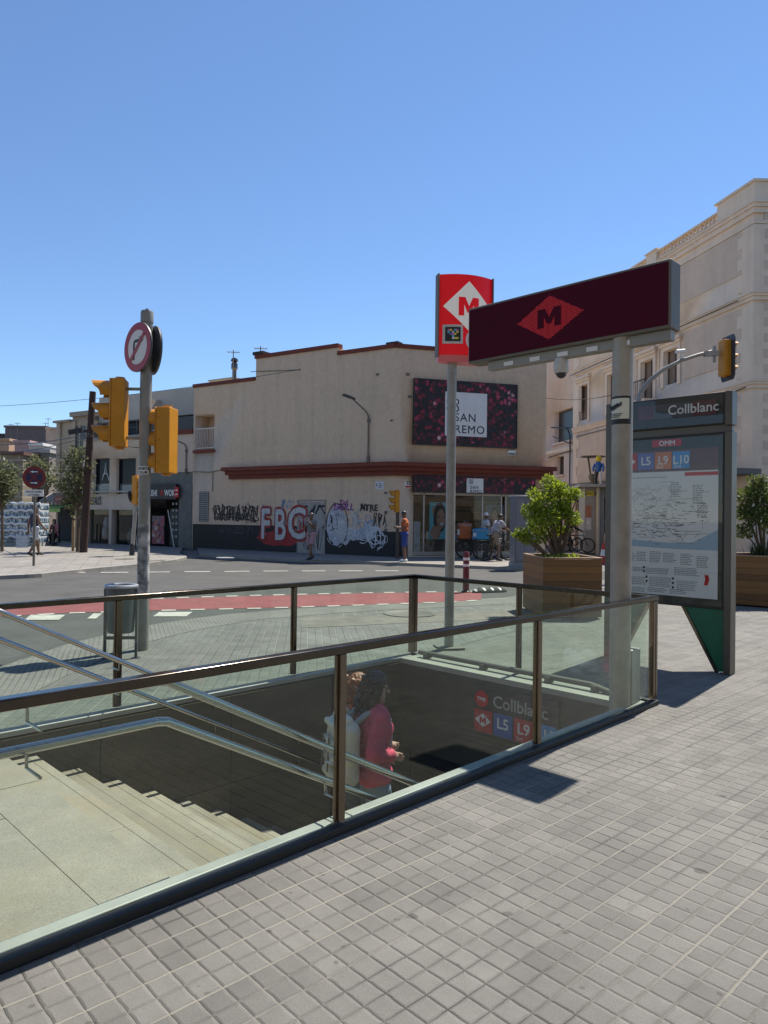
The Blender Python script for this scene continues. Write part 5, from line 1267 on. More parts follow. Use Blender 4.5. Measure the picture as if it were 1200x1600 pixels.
for k, q in enumerate((.62, .8)):
    for z in (3.4, 5.2):
        m = MB(); m.box(wB*q-.3, wB*q+.25, -.04, -.001, z, z+1.3); w = m.build('window', mat('old_glass', (.03, .03, .028), .3), ob)
        m = MB(); m.box(wB*q-.4, wB*q+.35, -.07, -.0405, z-.12, z-.001); m.box(wB*q-.36, wB*q-.301, -.06, -.001, z, z+1.35); m.box(wB*q+.251, wB*q+.31, -.06, -.001, z, z+1.35); m.build('frame', M_ochre, w)
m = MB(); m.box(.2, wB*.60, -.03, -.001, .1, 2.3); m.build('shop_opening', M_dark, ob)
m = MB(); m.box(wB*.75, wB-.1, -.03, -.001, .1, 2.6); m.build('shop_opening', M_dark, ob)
m = MB(); m.box(wB*.62, wB*.74, -.12, -.001, 0, 3.0); m.build('pier', M_palewall, ob)
def awning(name, label, px0, py0, px1, py1, c1, c2, outw, zdrop, ns, off=-.2):
    A, B_, C_, D_ = LW.R(px0, py0, px1, py1, off); t = thing(name, label, 'awning', LW.P(A, off+.6, 0), LW.a, 'shop awnings')
    for s_ in range(2):
        m = MB()
        for k in range(ns):
            if k % 2 != s_: continue
            xa, xb = (B_-A)*k/ns, (B_-A)*(k+1)/ns
            m.prism([(0, 0), (1, 0), (1, 1), (0, 1)], 0, 0.001) if False else None
            for (y0, z0, y1, z1) in ((0, D_, -outw, C_+.22), (-outw, C_+.22, -outw-.01, C_)):
                v = [m._v(p) for p in ((xa, y0, z0), (xb, y0, z0), (xb, y1, z1), (xa, y1, z1))]; m.bm.faces.new(v)
                v = [m._v(p) for p in ((xa, y0, z0+.015), (xb, y0, z0+.015), (xb, y1-.015, z1+.01), (xa, y1-.015, z1))]; m.bm.faces.new(v)
        m.build('stripe_cloth', c1 if s_ == 0 else c2, t, normals=False)
    m = MB(); m.tube([(0, -outw, C_+.2), (B_-A, -outw, C_+.2)], .02, 6); m.tube([(.05, 0, C_-.3), (.05, -outw, C_+.2)], .015, 6); m.tube([(B_-A-.05, 0, C_-.3), (B_-A-.05, -outw, C_+.2)], .015, 6); m.build('awning_frame', M_greym, t)
    return t
awning('shop_awning', 'brown and cream striped awning on the ochre house', 64, 770, 101, 789, mat('aw_cream', (.42, .37, .30), .8), mat('aw_brown', (.16, .10, .07), .8), .7, .2, 12)
awning('shop_awning', 'bright green awning under the striped one', 66, 788, 102, 800, mat('aw_green', (.25, .42, .08), .8), mat('aw_lime', (.30, .48, .12), .8), .9, .2, 8, -.5)
p = LW.W(93, 780, -.6); t = thing('shop_plaque', 'dark red oval plaque beside the striped awning', 'sign', LW.P(p[0]-.4, -.65, p[1]-.3), LW.a)
m = MB(); m.slab([(.5+.5*cos(k*pi/12), .3+.27*sin(k*pi/12)) for k in range(24)], 0, .05); m.bm.transform(Matrix.Rotation(pi/2, 4, 'X')); m.build('oval_board', mat('plaque_red', (.14, .03, .025), .5), t)
m = MB(); m.box(.2, .8, -.062, -.051, .25, .35); m.build('board_line', mat('plaque_line', (.3, .12, .09), .5), t)
# houses far behind, with their own distances
def far_block(name, label, px0, px1, pyt, Y, mt, dep=8, pyb=None, roof=None, win=0, ang=None):
    a_ = PD(px0, pyt, Y); b_ = PD(px1, pyt, Y)
    o = thing(name, label, 'building', (a_.x, Y, 0), 0 if ang is None else ang, 'houses at the left end of the street')
    w = b_.x-a_.x; h = a_.z; m = MB(); m.box(0, w, 0, dep, -.2, h); m.build('wall', mt, o)
    m = MB(); m.box(-.1, w+.1, -.12, dep+.1, h+.001, h+.22); m.build('roof_edge', roof or mt, o)
    R = random.Random(int(px0*7+pyt))
    for i in range(win):
        for z in (h*.35, h*.62):
            x = w*(i+.5)/win; m = MB(); m.box(x-.5, x+.5, -.03, -.001, z, z+1.3); f = m.build('window', mat('far_glass', (.035, .035, .04), .3), o)
            m = MB(); m.box(x-.6, x+.6, -.08, -.031, z-.15, z-.001); m.build('sill', roof or mt, f)
    return o
mm, bb, lk = base('stone_blocks', .9); tcx = nd(mm, 'ShaderNodeTexCoord'); bk = nd(mm, 'ShaderNodeTexBrick'); mpx = nd(mm, 'ShaderNodeMapping'); mpx.inputs['Rotation'].default_value = (pi/2, 0, 0); lk.new(tcx.outputs['Object'], mpx.inputs[0]); lk.new(mpx.outputs[0], bk.inputs['Vector'])
bk.inputs['Color1'].default_value = (.20, .165, .115, 1); bk.inputs['Color2'].default_value = (.27, .225, .16, 1); bk.inputs['Mortar'].default_value = (.36, .32, .26, 1); bk.inputs['Scale'].default_value = 1.0; bk.inputs['Brick Width'].default_value = .9; bk.inputs['Row Height'].default_value = .38; bk.inputs['Mortar Size'].default_value = .035
lk.new(bk.outputs[0], bb.inputs['Base Color']); M_stone = mm
far_block('stone_house', 'rough stone block house with a flat roof behind the left trees', -140, 36, 709, 44, M_stone, win=3, roof=mat('brown_edge', (.12, .06, .045), .8))
far_block('narrow_house', 'pale narrow house front beside the stone house', 36.5, 77, 707, 46, mat('grey_wall', (.22, .19, .165), .9, var=.15), roof=mat('white_edge', (.4, .38, .36), .8), win=1)
far_block('pink_house', 'small pink rooftop house above the stone house', 23, 46, 692, 58, mat('pink_wall', (.42, .27, .25), .9, var=.1))
far_block('white_house', 'low white rooftop house beside the pink one', 46.5, 66, 696, 57, mat('cream_wall', (.50, .46, .42), .9, var=.1), roof=M_white)
far_block('orange_house', 'pale orange house behind the stone house roof', -60, 14, 688, 62, mat('peach_wall', (.48, .31, .20), .9, var=.15))
far_block('grey_block', 'grey brown block house high at the far left skyline', 8, 72, 668, 75, mat('taupe_wall', (.16, .135, .13), .9, var=.15), dep=12)
far_block('light_gable_house', 'light weathered gable between the grey block and the ochre house', 72.5, 88, 671, 70, mat('worn_wall', (.38, .33, .27), .9, var=.35, scale=1), dep=10)
far_block('dark_house', 'dark low house at the very left skyline', -120, 7, 679, 80, mat('umber_wall', (.09, .075, .07), .9, var=.2), dep=10)
for px, yb, yt, Y, lab in ((17, 672, 662, 74, 'roof aerial at the left end of the grey block house'), (27, 670, 660, 74, 'thin pole on the roof of the grey block house'), (71, 668, 660, 74, 'first of two poles at the right end of the grey block house'), (75, 668, 653, 74, 'taller pole at the right end of the grey block house'), (120, 655, 647, 43, 'roof aerial on top of the ochre house')):
    antenna(px, yb, yt, Y, lab)

# ================================================================ tall building on the right
M_stucco = mat('cream_stucco', (.78, .64, .495), .9, var=.10, scale=1, streak=.10)
M_field = mat('stucco_field', (.65, .52, .405), .9, var=.10, scale=1, streak=.14)
M_pinkw = mat('pink_stucco', (.72, .565, .465), .9, var=.10, scale=1, streak=.14)
D0 = PD(1176, 462, 28); D0.z = 0
BRa = atan2(-.98, .19)
BRo = D0+Vector((-.19, .98, 0))*30                     # far end; x runs towards the camera
BR = Fr(BRo, BRa)
tb_ = thing('corner_apartment_building', 'tall cream apartment building with balustrade, quoins and moulded cornices at the right', 'building', BRo, BRa)
def BP(px, py, off=0): return BR.W(px, py, off)
q_l = BP(897, 620)[0]                                  # where the quoined part begins
zc1, zc2, zc3, ztop_ = BP(1173, 596)[1], BP(1164, 463)[1], BP(1176, 318)[1], BP(1180, 284)[1]
Lb = 30.0
m = MB(); m.slab([(q_l, 0), (Lb, 0), (Lb+2.5, 13), (q_l, 13)], -.2, zc3); wm = m.build('wall', M_stucco, tb_)
# windows on the first floor
wins = []
for (a_, b_, c_, d_) in ((1003, 560, 1021, 622), (1043, 545, 1054, 600)):
    A, B_, C_, D_ = BR.R(a_, b_, b_ and c_, d_)
    wins.append((A, B_, C_, D_))
wins = []
for px, top, bot in ((1012, 563, 628), (1049, 546, 600)):
    x, z1 = BP(px, top); z0 = BP(px, bot)[1]; wins.append((x-.55, x+.55, z0, z1))
for k in range(2): x0_ = wins[0][0]-3.4*(k+1); wins.append((x0_, x0_+1.1, wins[0][2], wins[0][3]))
for k in range(2): x0_ = wins[1][0]+3.2*(k+1); 
cut(wm, [(a, b, -.3, .3, c, d) for a, b, c, d in wins])
for a, b, c, d in wins:
    m = MB(); m.box(a, b, .22, .29, c, d); w = m.build('window', mat('shutter_brown', (.20, .15, .11), .6, var=.15), tb_)
    m = MB(); m.box((a+b)/2-.03, (a+b)/2+.03, .19, .219, c, d); m.box(a, a+.07, .18, .219, c, d); m.box(b-.07, b, .18, .219, c, d); m.build('frame', mat('frame_brown', (.12, .08, .06), .5), w)
    m = MB(); m.box(a-.22, a-.002, -.06, -.001, c-.1, d+.2); m.box(b+.002, b+.22, -.06, -.001, c-.1, d+.2); m.box(a-.002, b+.002, -.06, -.001, d+.002, d+.2); m.box(a-.35, b+.35, -.22, -.001, d+.35, d+.5); m.box(a-.3, b+.3, -.14, -.001, d+.2, d+.349); m.build('window_surround', M_stucco, w)
a, b, c, d = wins[0]
m = MB(); m.box(a-.5, b+.5, -.8, -.001, c-.16, c-.001); m.build('balcony_slab', M_stucco, tb_)
m = MB(); m.box(a-.5, b+.5, -.8, -.76, c+.9, c+.95)
for k in range(14): x = a-.48+k*(b-a+.96)/13; m.box(x-.01, x+.01, -.79, -.77, c, c+.9)
m.build('balcony_railing', M_darkmetal, tb_)
# fields, cornices
def fieldp(x0, x1, z0, z1): 
    m = MB(); m.box(x0, x1, -.03, -.001, z0, z1); m.build('wall_field', M_field, tb_)
ql2 = q_l+1.0
fieldp(ql2, Lb-.63, zc2+.95, zc3-.87)
fx = [ql2, wins[0][0]-.4, wins[0][1]+.4, wins[1][0]-.4, wins[1][1]+.4, Lb-.63]
fieldp(fx[4], fx[5], zc1+.9, zc2-.45); fieldp(fx[2], fx[3], zc1+.9, zc2-.45); fieldp(wins[2][1]+.4, wins[0][0]-.4, zc1+.9, zc2-.45); fieldp(ql2, wins[3][0]-.4, zc1+.9, zc2-.45)
fieldp(ql2, Lb-.63, 3.9, zc1-.45)
def cornice(z, out, h, name='cornice'):
    m = MB()
    for i, (o_, za, zb) in enumerate(((out*.45, -h, -h*.5), (out*.75, -h*.5+.002, -h*.15), (out, -h*.15+.002, 0))):
        m.slab([(q_l-.03, .01), (q_l-.03, -o_), (Lb+o_, -o_), (Lb+2.5+o_, 13), (Lb+2.4, 13), (Lb-.02, .01)], z+za, z+zb)
    m.build(name, M_stucco, tb_)
cornice(zc1, .16, .28); cornice(zc2, .18, .30); cornice(zc3, .20, .42); 
m = MB(); m.slab([(q_l, -.06), (Lb+.06, -.06), (Lb+2.56, 13), (Lb, 13), (Lb, 0), (q_l, 0)], zc3-.85, zc3-.72); m.build('string_course', M_stucco, tb_)
# quoins at the corner and at the far end
for zA, zB in ((.2, zc1-.40), (zc1+.02, zc2-.44), (zc2+.02, zc3-.87)):
    l = .62
    m = MB(); m.slab([(Lb-l, -.05), (Lb+.05, -.05), (Lb+.05+.19*l, l), (Lb+.01, l), (Lb-.001, -.001), (Lb-l, -.001)], zA, zB); m.build('corner_strip', M_stucco, tb_)
    m = MB(); m.box(q_l, q_l+.5, -.05, -.001, zA, zB); m.build('corner_strip', M_stucco, tb_)
    n = max(3, int((zB-zA)/.95)); s_ = (zB-zA)/n
    for k in range(n):
        z = zA+k*s_+s_*.2
        m = MB(); m.box(Lb-l-.27, Lb-l-.001, -.05, -.001, z, z+s_*.5); m.build('quoin', M_stucco, tb_)
        m = MB(); m.box(q_l+.501, q_l+.78, -.05, -.001, z, z+s_*.5); m.build('quoin', M_stucco, tb_)
# dark blocks on the street face
m = MB()
ca = atan2(13, 2.5)
for z in [zc1+.3+k*.62 for k in range(5)]+[zc2+.3+k*.62 for k in range(5)]+[3.9+k*.62 for k in range(5)]:
    p = Vector((Lb, 0)); t_ = Vector((cos(ca), sin(ca))); n_ = Vector((t_.y, -t_.x))
    q = [p+t_*.40+n_*.068, p+t_*.95+n_*.068, p+t_*.95, p+t_*.40]; m.slab([tuple(v) for v in q], z, z+.34)
m.build('street_face_blocks', M_field, tb_)
# roof balustrade
zb_ = zc3+.004; hb = ztop_-zb_
piers = [Lb-2.2, Lb-7.2, Lb-11.6, Lb-15.8, Lb-20]
m = MB(); m.slab([(Lb-2.2, -.05), (Lb+.05, -.05), (Lb+.9, 4.5), (Lb+.5, 4.5), (Lb-.35, .3), (Lb-2.2, .3)], zb_, zb_+hb); m.slab([(Lb-2.3, -.12), (Lb+.12, -.12), (Lb+.97, 4.5), (Lb+.45, 4.5), (Lb-.45, .36), (Lb-2.3, .36)], zb_+hb+.001, zb_+hb+.1); m.build('corner_parapet', M_stucco, tb_)
for x in piers[1:]:
    m = MB(); m.box(x-.45, x+.45, -.05, .3, zb_, zb_+hb*.78); m.box(x-.52, x+.52, -.12, .36, zb_+hb*.78+.001, zb_+hb*.86); m.build('parapet_pier', M_stucco, tb_)
pr = [Lb-2.2]+piers[1:]
for i in range(len(pr)-1):
    xb, xa = (pr[i]-.001 if i == 0 else pr[i]-.46), pr[i+1]+.46
    m = MB(); m.box(xa, xb, -.02, .26, zb_, zb_+.14); m.box(xa, xb, -.04, .28, zb_+hb*.60, zb_+hb*.70); bl = m.build('balustrade_rail', M_stucco, tb_)
    m = MB(); n = 16
    for k in range(n):
        x = xa+(xb-xa)*(k+.5)/n; h_ = hb*.60-.14
        m.lathe([(.05, zb_+.141), (.10, zb_+.14+h_*.3), (.05, zb_+.14+h_*.75), (.07, zb_+.139+h_)], (x, .12, 0), 8)
    o = m.build('balusters', M_stucco, bl)
    m = MB(); m.box(xa, xb, .42, .52, zb_, zb_+hb*.69); m.build('baluster_shade_wall', M_stucco, bl)  # wall added behind the balusters to keep the sun off them
m = MB(); m.tube([(q_l, -.30, zc2-.3), (Lb-8, -.30, zc2-.25), (Lb-.5, -.32, zc2-.2)], .02, 6); m.tube([(q_l+.5, -.1, zc1-.55), (Lb-3, -.1, zc1-.5), (Lb-.3, -.1, zc1-.2)], .02, 6); m.build('wall_cable', M_darkmetal, tb_)
m = MB(); m.box(Lb-14, Lb+.6, -1.2, -.07, 3.5, 3.72); m.build('shop_canopy', mat('canopy_grey', (.14, .135, .125), .7), tb_)
# lower ground floor and neighbour wing
wg = thing('pink_neighbour_building', 'pinkish plain building with small windows between the shop and the cream building', 'building', BRo, BRa)
hw_ = BP(880, 470)[1]
m = MB(); m.box(-14, q_l-.04, .05, 12, -.2, hw_); ww = m.build('wall', M_pinkw, wg)
wl_ = []
for px0, py0, px1, py1 in ((866, 640, 895, 690), (868, 713, 881, 742)):
    A, B_, C_, D_ = BR.R(px0, py0, px1, py1, .05); wl_.append((A, B_, C_, D_))
cut(ww, [(a, b, -.3, .45, c, d) for a, b, c, d in wl_])
for a, b, c, d in wl_:
    m = MB(); m.box(a, b, .38, .44, c, d); w = m.build('window', mat('old_glass', (.03, .03, .028), .3), wg); m = MB(); m.box(a-.08, b+.08, -.06, .049, c-.12, c-.001); m.build('sill', M_pinkw, w)
m = MB(); z = BP(880, 660)[1]; m.box(-14, q_l-.05, -.02, .049, wl_[0][2]-.62, wl_[0][2]-.4); m.build('string_course', M_stucco, wg)
m = MB(); x = BP(893, 700)[0]
zt1, zt2 = BP(893, 668)[1], BP(893, 757)[1]
m.tube([(BP(864, 668)[0], -.1, BP(864, 668)[1]), (x-.4, -.1, zt1), (x, -.1, zt1-.5), (x, -.1, zt2), (x+2, -.1, zt2-.1)], .045, 8); m.tube([(BP(866, 682)[0], -.1, BP(866, 682)[1]), (x, -.1, zt1-1.0)], .03, 6); m.tube([(BP(858, 715)[0], -.05, BP(858, 715)[1]), (BP(880, 708)[0], -.05, BP(880, 708)[1]), (x, -.05, BP(893, 705)[1])], .03, 6)
m.build('pipe_bracket', M_darkmetal, wg)
m = MB(); m.box(-6, q_l+6, -.5, -.07, BP(905, 765)[1], BP(905, 758)[1]); m.build('ledge', mat('canopy_pale', (.36, .34, .31), .7), wg)
m = MB(); A, B_, C_, D_ = BR.R(885, 768, 912, 800); m.box(A, B_+3, -.06, .049, .1, D_); m.build('shop_opening', M_dark, wg)
m = MB()
for px in (876, 886, 903): x = BP(px, 810)[0]; m.box(x-.25, x+.25, -.3, -.065, 0, BP(px, 785)[1])
m.build('shop_pier', M_pinkw, wg)

# ================================================================ newsstand
nk = PD(913, 864, 34.5)
ns = thing('newsstand', 'grey newsstand hut with overhanging flat roof and lit counter beyond the planter', 'kiosk', (nk.x, nk.y, 0), radians(-8))
NF = Fr((nk.x, nk.y, 0), radians(-8))
zr = NF.W(940, 757)[1]
M_nk = mat('kiosk_panel', (.30, .29, .265), .6, .2, var=.12)
m = MB(); m.box(0, .9, 0, 2.2, .05, zr-.15); m.box(2.4, 3.2, 0, 2.2, .05, zr-.15); m.box(.9, 2.4, 1.9, 2.2, .05, zr-.15); m.box(.9, 2.4, 0, 1.9, .05, 1.0); m.build('cabin', M_nk, ns)
m = MB(); m.box(-.35, 3.6, -.5, 2.4, zr-.149, zr); m.build('roof', mat('kiosk_roof', (.34, .33, .31), .5, .3), ns, bevel=.02)
m = MB(); m.box(.9, 2.4, .1, 1.89, zr-.6, zr-.151); m.build('fascia', M_nk, ns)
m = MB(); m.box(.9, 2.4, -.35, -.001, .98, 1.03); m.prism([(.9, .5), (.94, .5), (.94, .97), (.9, .97)], -.3, -.001); m.build('counter', mat('counter_white', (.6, .58, .55), .5), ns)
m = MB(); m.cyl((.62, -.1, 0), (.62, -.1, zr-.15), .10, seg=14); m.build('column', mat('column_cream', (.45, .43, .36), .6), ns)
A, B_, C_, D_ = NF.R(915, 790, 924, 828, -.02)
m = MB(); m.box(A, B_, -.02, -.001, C_, D_); ps_ = m.build('poster', mat('poster_brick', (.34, .14, .08), .6, var=.3, scale=9), ns); m = MB(); m.box(A, B_, -.026, -.0201, C_, C_+(D_-C_)*.5); m.build('poster_lower', mat('poster_white', (.5, .5, .5), .6, var=.3, scale=8), ps_)
m = MB(); A, B_, C_, D_ = NF.R(919, 767, 931, 774, -.52); m.box(A, B_, -.03, -.001, C_, D_); y_ = m.build('yellow_sign', mat('sign_yellow', (.65, .55, .02), .5), ns); text('sign_text', 'ONCE', .2, M_black, y_, (A+B_)/2, -.032, C_+.03, align='CENTER', bold=.004)
R = random.Random(4)
for k in range(8):
    m = MB(); x = 1.0+k*.17; m.box(x, x+.13, 1.75, 1.88, 1.05+.35*(k % 3), 1.32+.35*(k % 3)); m.build('magazine', mat('magazine_%d' % (k % 4), [(.5, .12, .05), (.4, .4, .4), (.1, .2, .3), (.5, .35, .1)][k % 4], .5), ns)
fg = PD(935, 757, 35); t = thing('roof_figure', 'small painted figure with yellow head and blue shirt on the newsstand roof', 'figurine', (fg.x, fg.y, zr), radians(-20))
m = MB(); m.tube([(0, 0, .65), (0, 0, .8), (0, 0, 1.05), (0, 0, 1.15)], [.10, .15, .17, .08], 12); m.tube([(.17, 0, 1.05), (.24, -.05, .85), (.22, -.12, .68)], [.06, .055, .05], 8); m.tube([(-.17, 0, 1.05), (-.25, .0, .85), (-.24, -.05, .68)], [.06, .055, .05], 8); m.build('shirt', mat('figure_blue', (.02, .12, .42), .4), t)
m = MB(); m.ell((0, 0, 1.30), .15, .15, .17); m.build('head', mat('figure_yellow', (.65, .52, .02), .4), t, smooth=True)
m = MB(); m.tube([(.08, 0, .65), (.1, -.05, .35), (.12, 0, 0)], [.09, .08, .07], 8); m.build('leg', M_white, t); m = MB(); m.tube([(-.08, 0, .65), (-.12, .05, .35), (-.12, .1, .0)], [.09, .08, .07], 8); m.build('leg', M_darkmetal, t)

# ================================================================ street furniture
q = G(925, 866); q = q*1.0; t = thing('street_lamp', 'street lamp with a flat disc top rising behind the newsstand', 'street lamp', PD(925, 860, 38).xy.to_3d())
TF2 = Fr(t.location, 0); zt2 = TF2.W(926, 713)[1]
m = MB(); m.cyl((0, 0, 0), (0, 0, zt2-1.2), .16, .13, seg=14); m.build('post', M_greym, t)
m = MB(); m.lathe([(.02, zt2-.06), (.65, zt2-.04), (.65, zt2), (.1, zt2+.05)], (0, 0, 0), 24); m.build('disc', M_greym, t)
m = MB()
for k in range(4): a = k*pi/2+.4; m.bar((.12*cos(a), .12*sin(a), zt2-1.2), (.35*cos(a), .35*sin(a), zt2-.05), .05, .05)
m.lathe([(.2, zt2-1.25), (.22, zt2-1.0), (.1, zt2-.95)], (0, 0, 0), 16); m.build('disc_stay', M_greym, t)
# mast arm signal at right
mp_ = G(986, 880); mY = 19.6; mb0 = PD(990, 815, mY); t = thing('mast_arm_signal', 'curved grey mast arm carrying a signal seen from behind, in front of the cream building', 'traffic light', (mb0.x, mY, 0), 0, 'traffic lights')
MF = Fr((mb0.x, mY, 0), 0)
pts = [(0, 0, 0), (0, 0, 3.6)]+[(MF.W(x, y)[0], 0, MF.W(x, y)[1]) for x, y in ((994, 640), (1002, 612), (1015, 595), (1035, 578), (1065, 563), (1090, 555), (1112, 549))]
m = MB(); m.tube(pts, [.09, .08, .07, .065, .06, .055, .05, .05, .045], 14); m.build('mast', M_gpole, t)
hx, hz_ = MF.W(1130, 560)
sh_ = signal_head(t, (hx+.02, -.02, hz_), radians(96), .98, .30, .18)
Mx = Matrix.Translation((hx+.02, -.02, hz_)) @ Matrix.Rotation(radians(96), 4, 'Z')
m = MB(Mx); m.slab([(.33*sx_, z_) for sx_, z_ in ((-1, -.5), (-.8, -.62), (.8, -.62), (1, -.5), (1, .5), (.8, .62), (-.8, .62), (-1, .5))], 0, .02); m.bm.transform(Mx @ Matrix.Translation((0, -.1, 0)) @ Matrix.Rotation(pi/2, 4, 'X') @ Mx.inverted()); m.build('back_plate', mat('plate_dark', (.05, .055, .06), .4, .3), sh_)
m = MB(); a, b = MF.W(1100, 553), MF.W(1122, 552); m.bar((a[0], 0, a[1]), (b[0], 0, b[1]), .12, .14); m.bar((b[0]-.1, 0, b[1]-.25), (b[0]-.1, 0, b[1]+.2), .06, .06); m.build('arm_clamp', M_galv, t)
cx_, cz_ = MF.W(1064, 553); m = MB(); m.cyl((cx_-.15, -.05, cz_+.05), (cx_+.12, .05, cz_+.10), .055, seg=12); m.bar((cx_, 0, cz_+.03), (cx_+.05, 0, cz_-.15), .04, .04); m.build('camera', M_white, t)
# brown leaning wooden pole
wp = G(130, 867); t = thing('utility_pole', 'leaning dark brown wooden utility pole left of the yellow signals', 'utility pole', (wp.x, wp.y, .1))
UF = Fr((wp.x, wp.y, 0), 0); tx, tz = UF.W(145, 612)
m = MB(); m.tube([(0, 0, -.1), (tx*.5, 0, tz*.5), (tx, 0, tz-.1)], [.16, .145, .125], 14); m.build('pole', mat('creosote_wood', (.045, .022, .016), .8, var=.35, scale=6, bump=.5, bscale=20), t)
kx, kz = UF.W(142, 678); m = MB(); m.bar((kx-.3, 0, kz), (kx+.1, 0, kz+.05), .08, .10); m.bar((kx-.9, 0, kz-.05), (kx-.35, 0, kz+.05), .05, .2); m.build('cable_clamp', M_black, t)
# no stopping sign
sp_ = G(52.5, 889.5); t = thing('no_stopping_sign', 'round red and blue crossed sign with white arrows on a thin pole', 'traffic sign', (sp_.x, sp_.y, .1))
SF = Fr((sp_.x, sp_.y, 0), 0); sz = SF.W(52, 746)[1]-.1; rr = .33
m = MB(); m.cyl((0, 0, 0), (0, 0, sz+.25), .035, seg=12); m.build('pole', M_greym, t)
M = Matrix.Translation((0, -.045, sz)) @ Matrix.Rotation(radians(8), 4, 'Z')
d_, _ = disc(t, (0, -.045, sz), radians(8), rr, 'sign_disc')
m = MB(M); disc_face(m, rr*.8, -.0125); m.build('blue_field', mat('sign_blue', (.012, .014, .06), .4), d_)
m = MB(M); ringpoly(m, rr*.72, rr*.985, -.0145); m.build('red_ring', mat('dull_red', (.16, .012, .014), .4), d_)
m = MB(M); l = rr*.53; w_ = .03
for s_ in (1, -1): m.prism([(-l-w_*s_*0, -l*s_-w_), (-l, -l*s_+w_), (l, l*s_+w_), (l, l*s_-w_)], -.0165-.001*s_, -.0147-.0005*s_)
m.build('cross', mat('dull_red', (.16, .012, .014), .4), d_)
m = MB(M)
for s_, dz in ((1, -.165), (-1, .165)):
    m.prism([(-.10*s_, dz-.014), (.03*s_, dz-.014), (.03*s_, dz-.035), (.11*s_, dz), (.03*s_, dz+.035), (.03*s_, dz+.014), (-.10*s_, dz+.014)], -.0195, -.0178)
m.build('arrows', M_white, d_)
m = MB(); m.box(-.28, .28, -.06, -.04, sz-.56, sz-.36); sp2 = m.build('sub_plate', M_white, t); text('plate_text', 'INCLÒS SOBRE', .068, M_black, sp2, 0, -.0615, sz-.45, align='CENTER', bold=.002); text('plate_text', 'LA VORERA', .068, M_black, sp2, 0, -.0615, sz-.54, align='CENTER', bold=.002)
# small signals
def small_signal(px, py, pyc, label, yaw, pm, hh, z0=.1, rp=.06):
    b = G(px, py); t = thing('traffic_light', label, 'traffic light', (b.x, b.y, z0), 0, 'traffic lights'); F2 = Fr((b.x, b.y, 0), 0)
    return t, F2
t, F2 = small_signal(206, 872, 766, 'small yellow signal on a grey post before the pale shops at left', 0, None, 1)
zc_ = F2.W(213, 766)[1]-.1; xc_ = F2.W(213, 766)[0]
m = MB(); m.tube([(0, 0, 0), (xc_*.9, 0, zc_-.5)], .075, 14); m.build('post', M_galv, t)
m = MB(); m.lathe([(.10, 0), (.10, .4), (.08, .45)], (0, 0, 0), 14); m.build('post_foot', M_darkmetal, t)
signal_head(t, (xc_, 0, zc_), radians(75), 1.08, .30, .2)
m = MB(); m.lathe([(.05, 0), (.22, .04), (.22, .1), (.05, .14)], (0, 0, 0), 16); m.bm.transform(Matrix.Translation((xc_-.28, 0, zc_-.25)) @ Matrix.Rotation(radians(80), 4, 'Y')); m.build('pedestrian_head', M_darkmetal, t)
t, F2 = small_signal(618, 877, 783, 'small yellow signal on a rusty post at the shop corner beside the person in orange', 0, None, 1)
zc_ = F2.W(617, 783)[1]-.1
m = MB(); m.cyl((.06, 0, 0), (.06, 0, zc_), .07, seg=14); m.build('post', mat('rust_post', (.10, .075, .06), .7, .2, var=.3), t)
signal_head(t, (.03, -.03, zc_), radians(-80), .82, .26, .16)
# cabinet
cb_ = G(803, 891); t = thing('utility_cabinet', 'tall blue grey metal cabinet behind the bright bush', 'cabinet', (cb_.x, cb_.y, 0), radians(6))
CF = Fr((cb_.x, cb_.y, 0), radians(6)); zt3 = CF.W(815, 774)[1]; w3_ = CF.W(837, 830)[0]
M_cab = mat('cabinet_blue', (.20, .20, .225), .5, .2, var=.1, scale=1.5)
m = MB(); m.box(.02, w3_-.02, .02, .6, .25, zt3-.06); m.build('body', M_cab, t, bevel=.01)
m = MB(); m.box(0, w3_, -.02, .64, zt3-.059, zt3); m.build('roof', mat('cab_roof', (.30, .32, .36), .5), t, bevel=.01); m = MB(); m.box(0, w3_, 0, .62, 0, .249); m.build('plinth', mat('cab_plinth', (.25, .26, .27), .8), t)
m = MB(); m.box(.06, w3_/2-.005, .0, .0195, .3, zt3-.12); m.box(w3_/2+.005, w3_-.06, .0, .0195, .3, zt3-.12); d3 = m.build('door', M_cab, t); m = MB(); m.box(w3_/2-.06, w3_/2-.03, -.03, -.0005, 1.0, 1.2); m.build('handle', M_darkmetal, d3)
# red bollard
bo = G(728, 926); t = thing('bollard', 'red bollard with two white bands behind the balustrade corner', 'bollard', (bo.x, bo.y, 0)); hb_ = G(728, 926).y*0
zt4 = Fr((bo.x, bo.y, 0), 0).W(727, 862)[1]
m = MB(); m.lathe([(.07, 0), (.07, zt4-.04), (.05, zt4)], (0, 0, 0), 18); m.build('post', mat('bollard_red', (.13, .012, .016), .5, var=.15), t)
m = MB()
for a in (.13, .27): m.lathe([(.072, zt4-a-.06), (.072, zt4-a)], (0, 0, 0), 18)
m.build('reflective_bands', M_white, t)
m = MB(); m.lathe([(.10, 0), (.10, .03), (.075, .05)], (0, 0, 0), 18); m.build('foot', M_darkmetal, t)
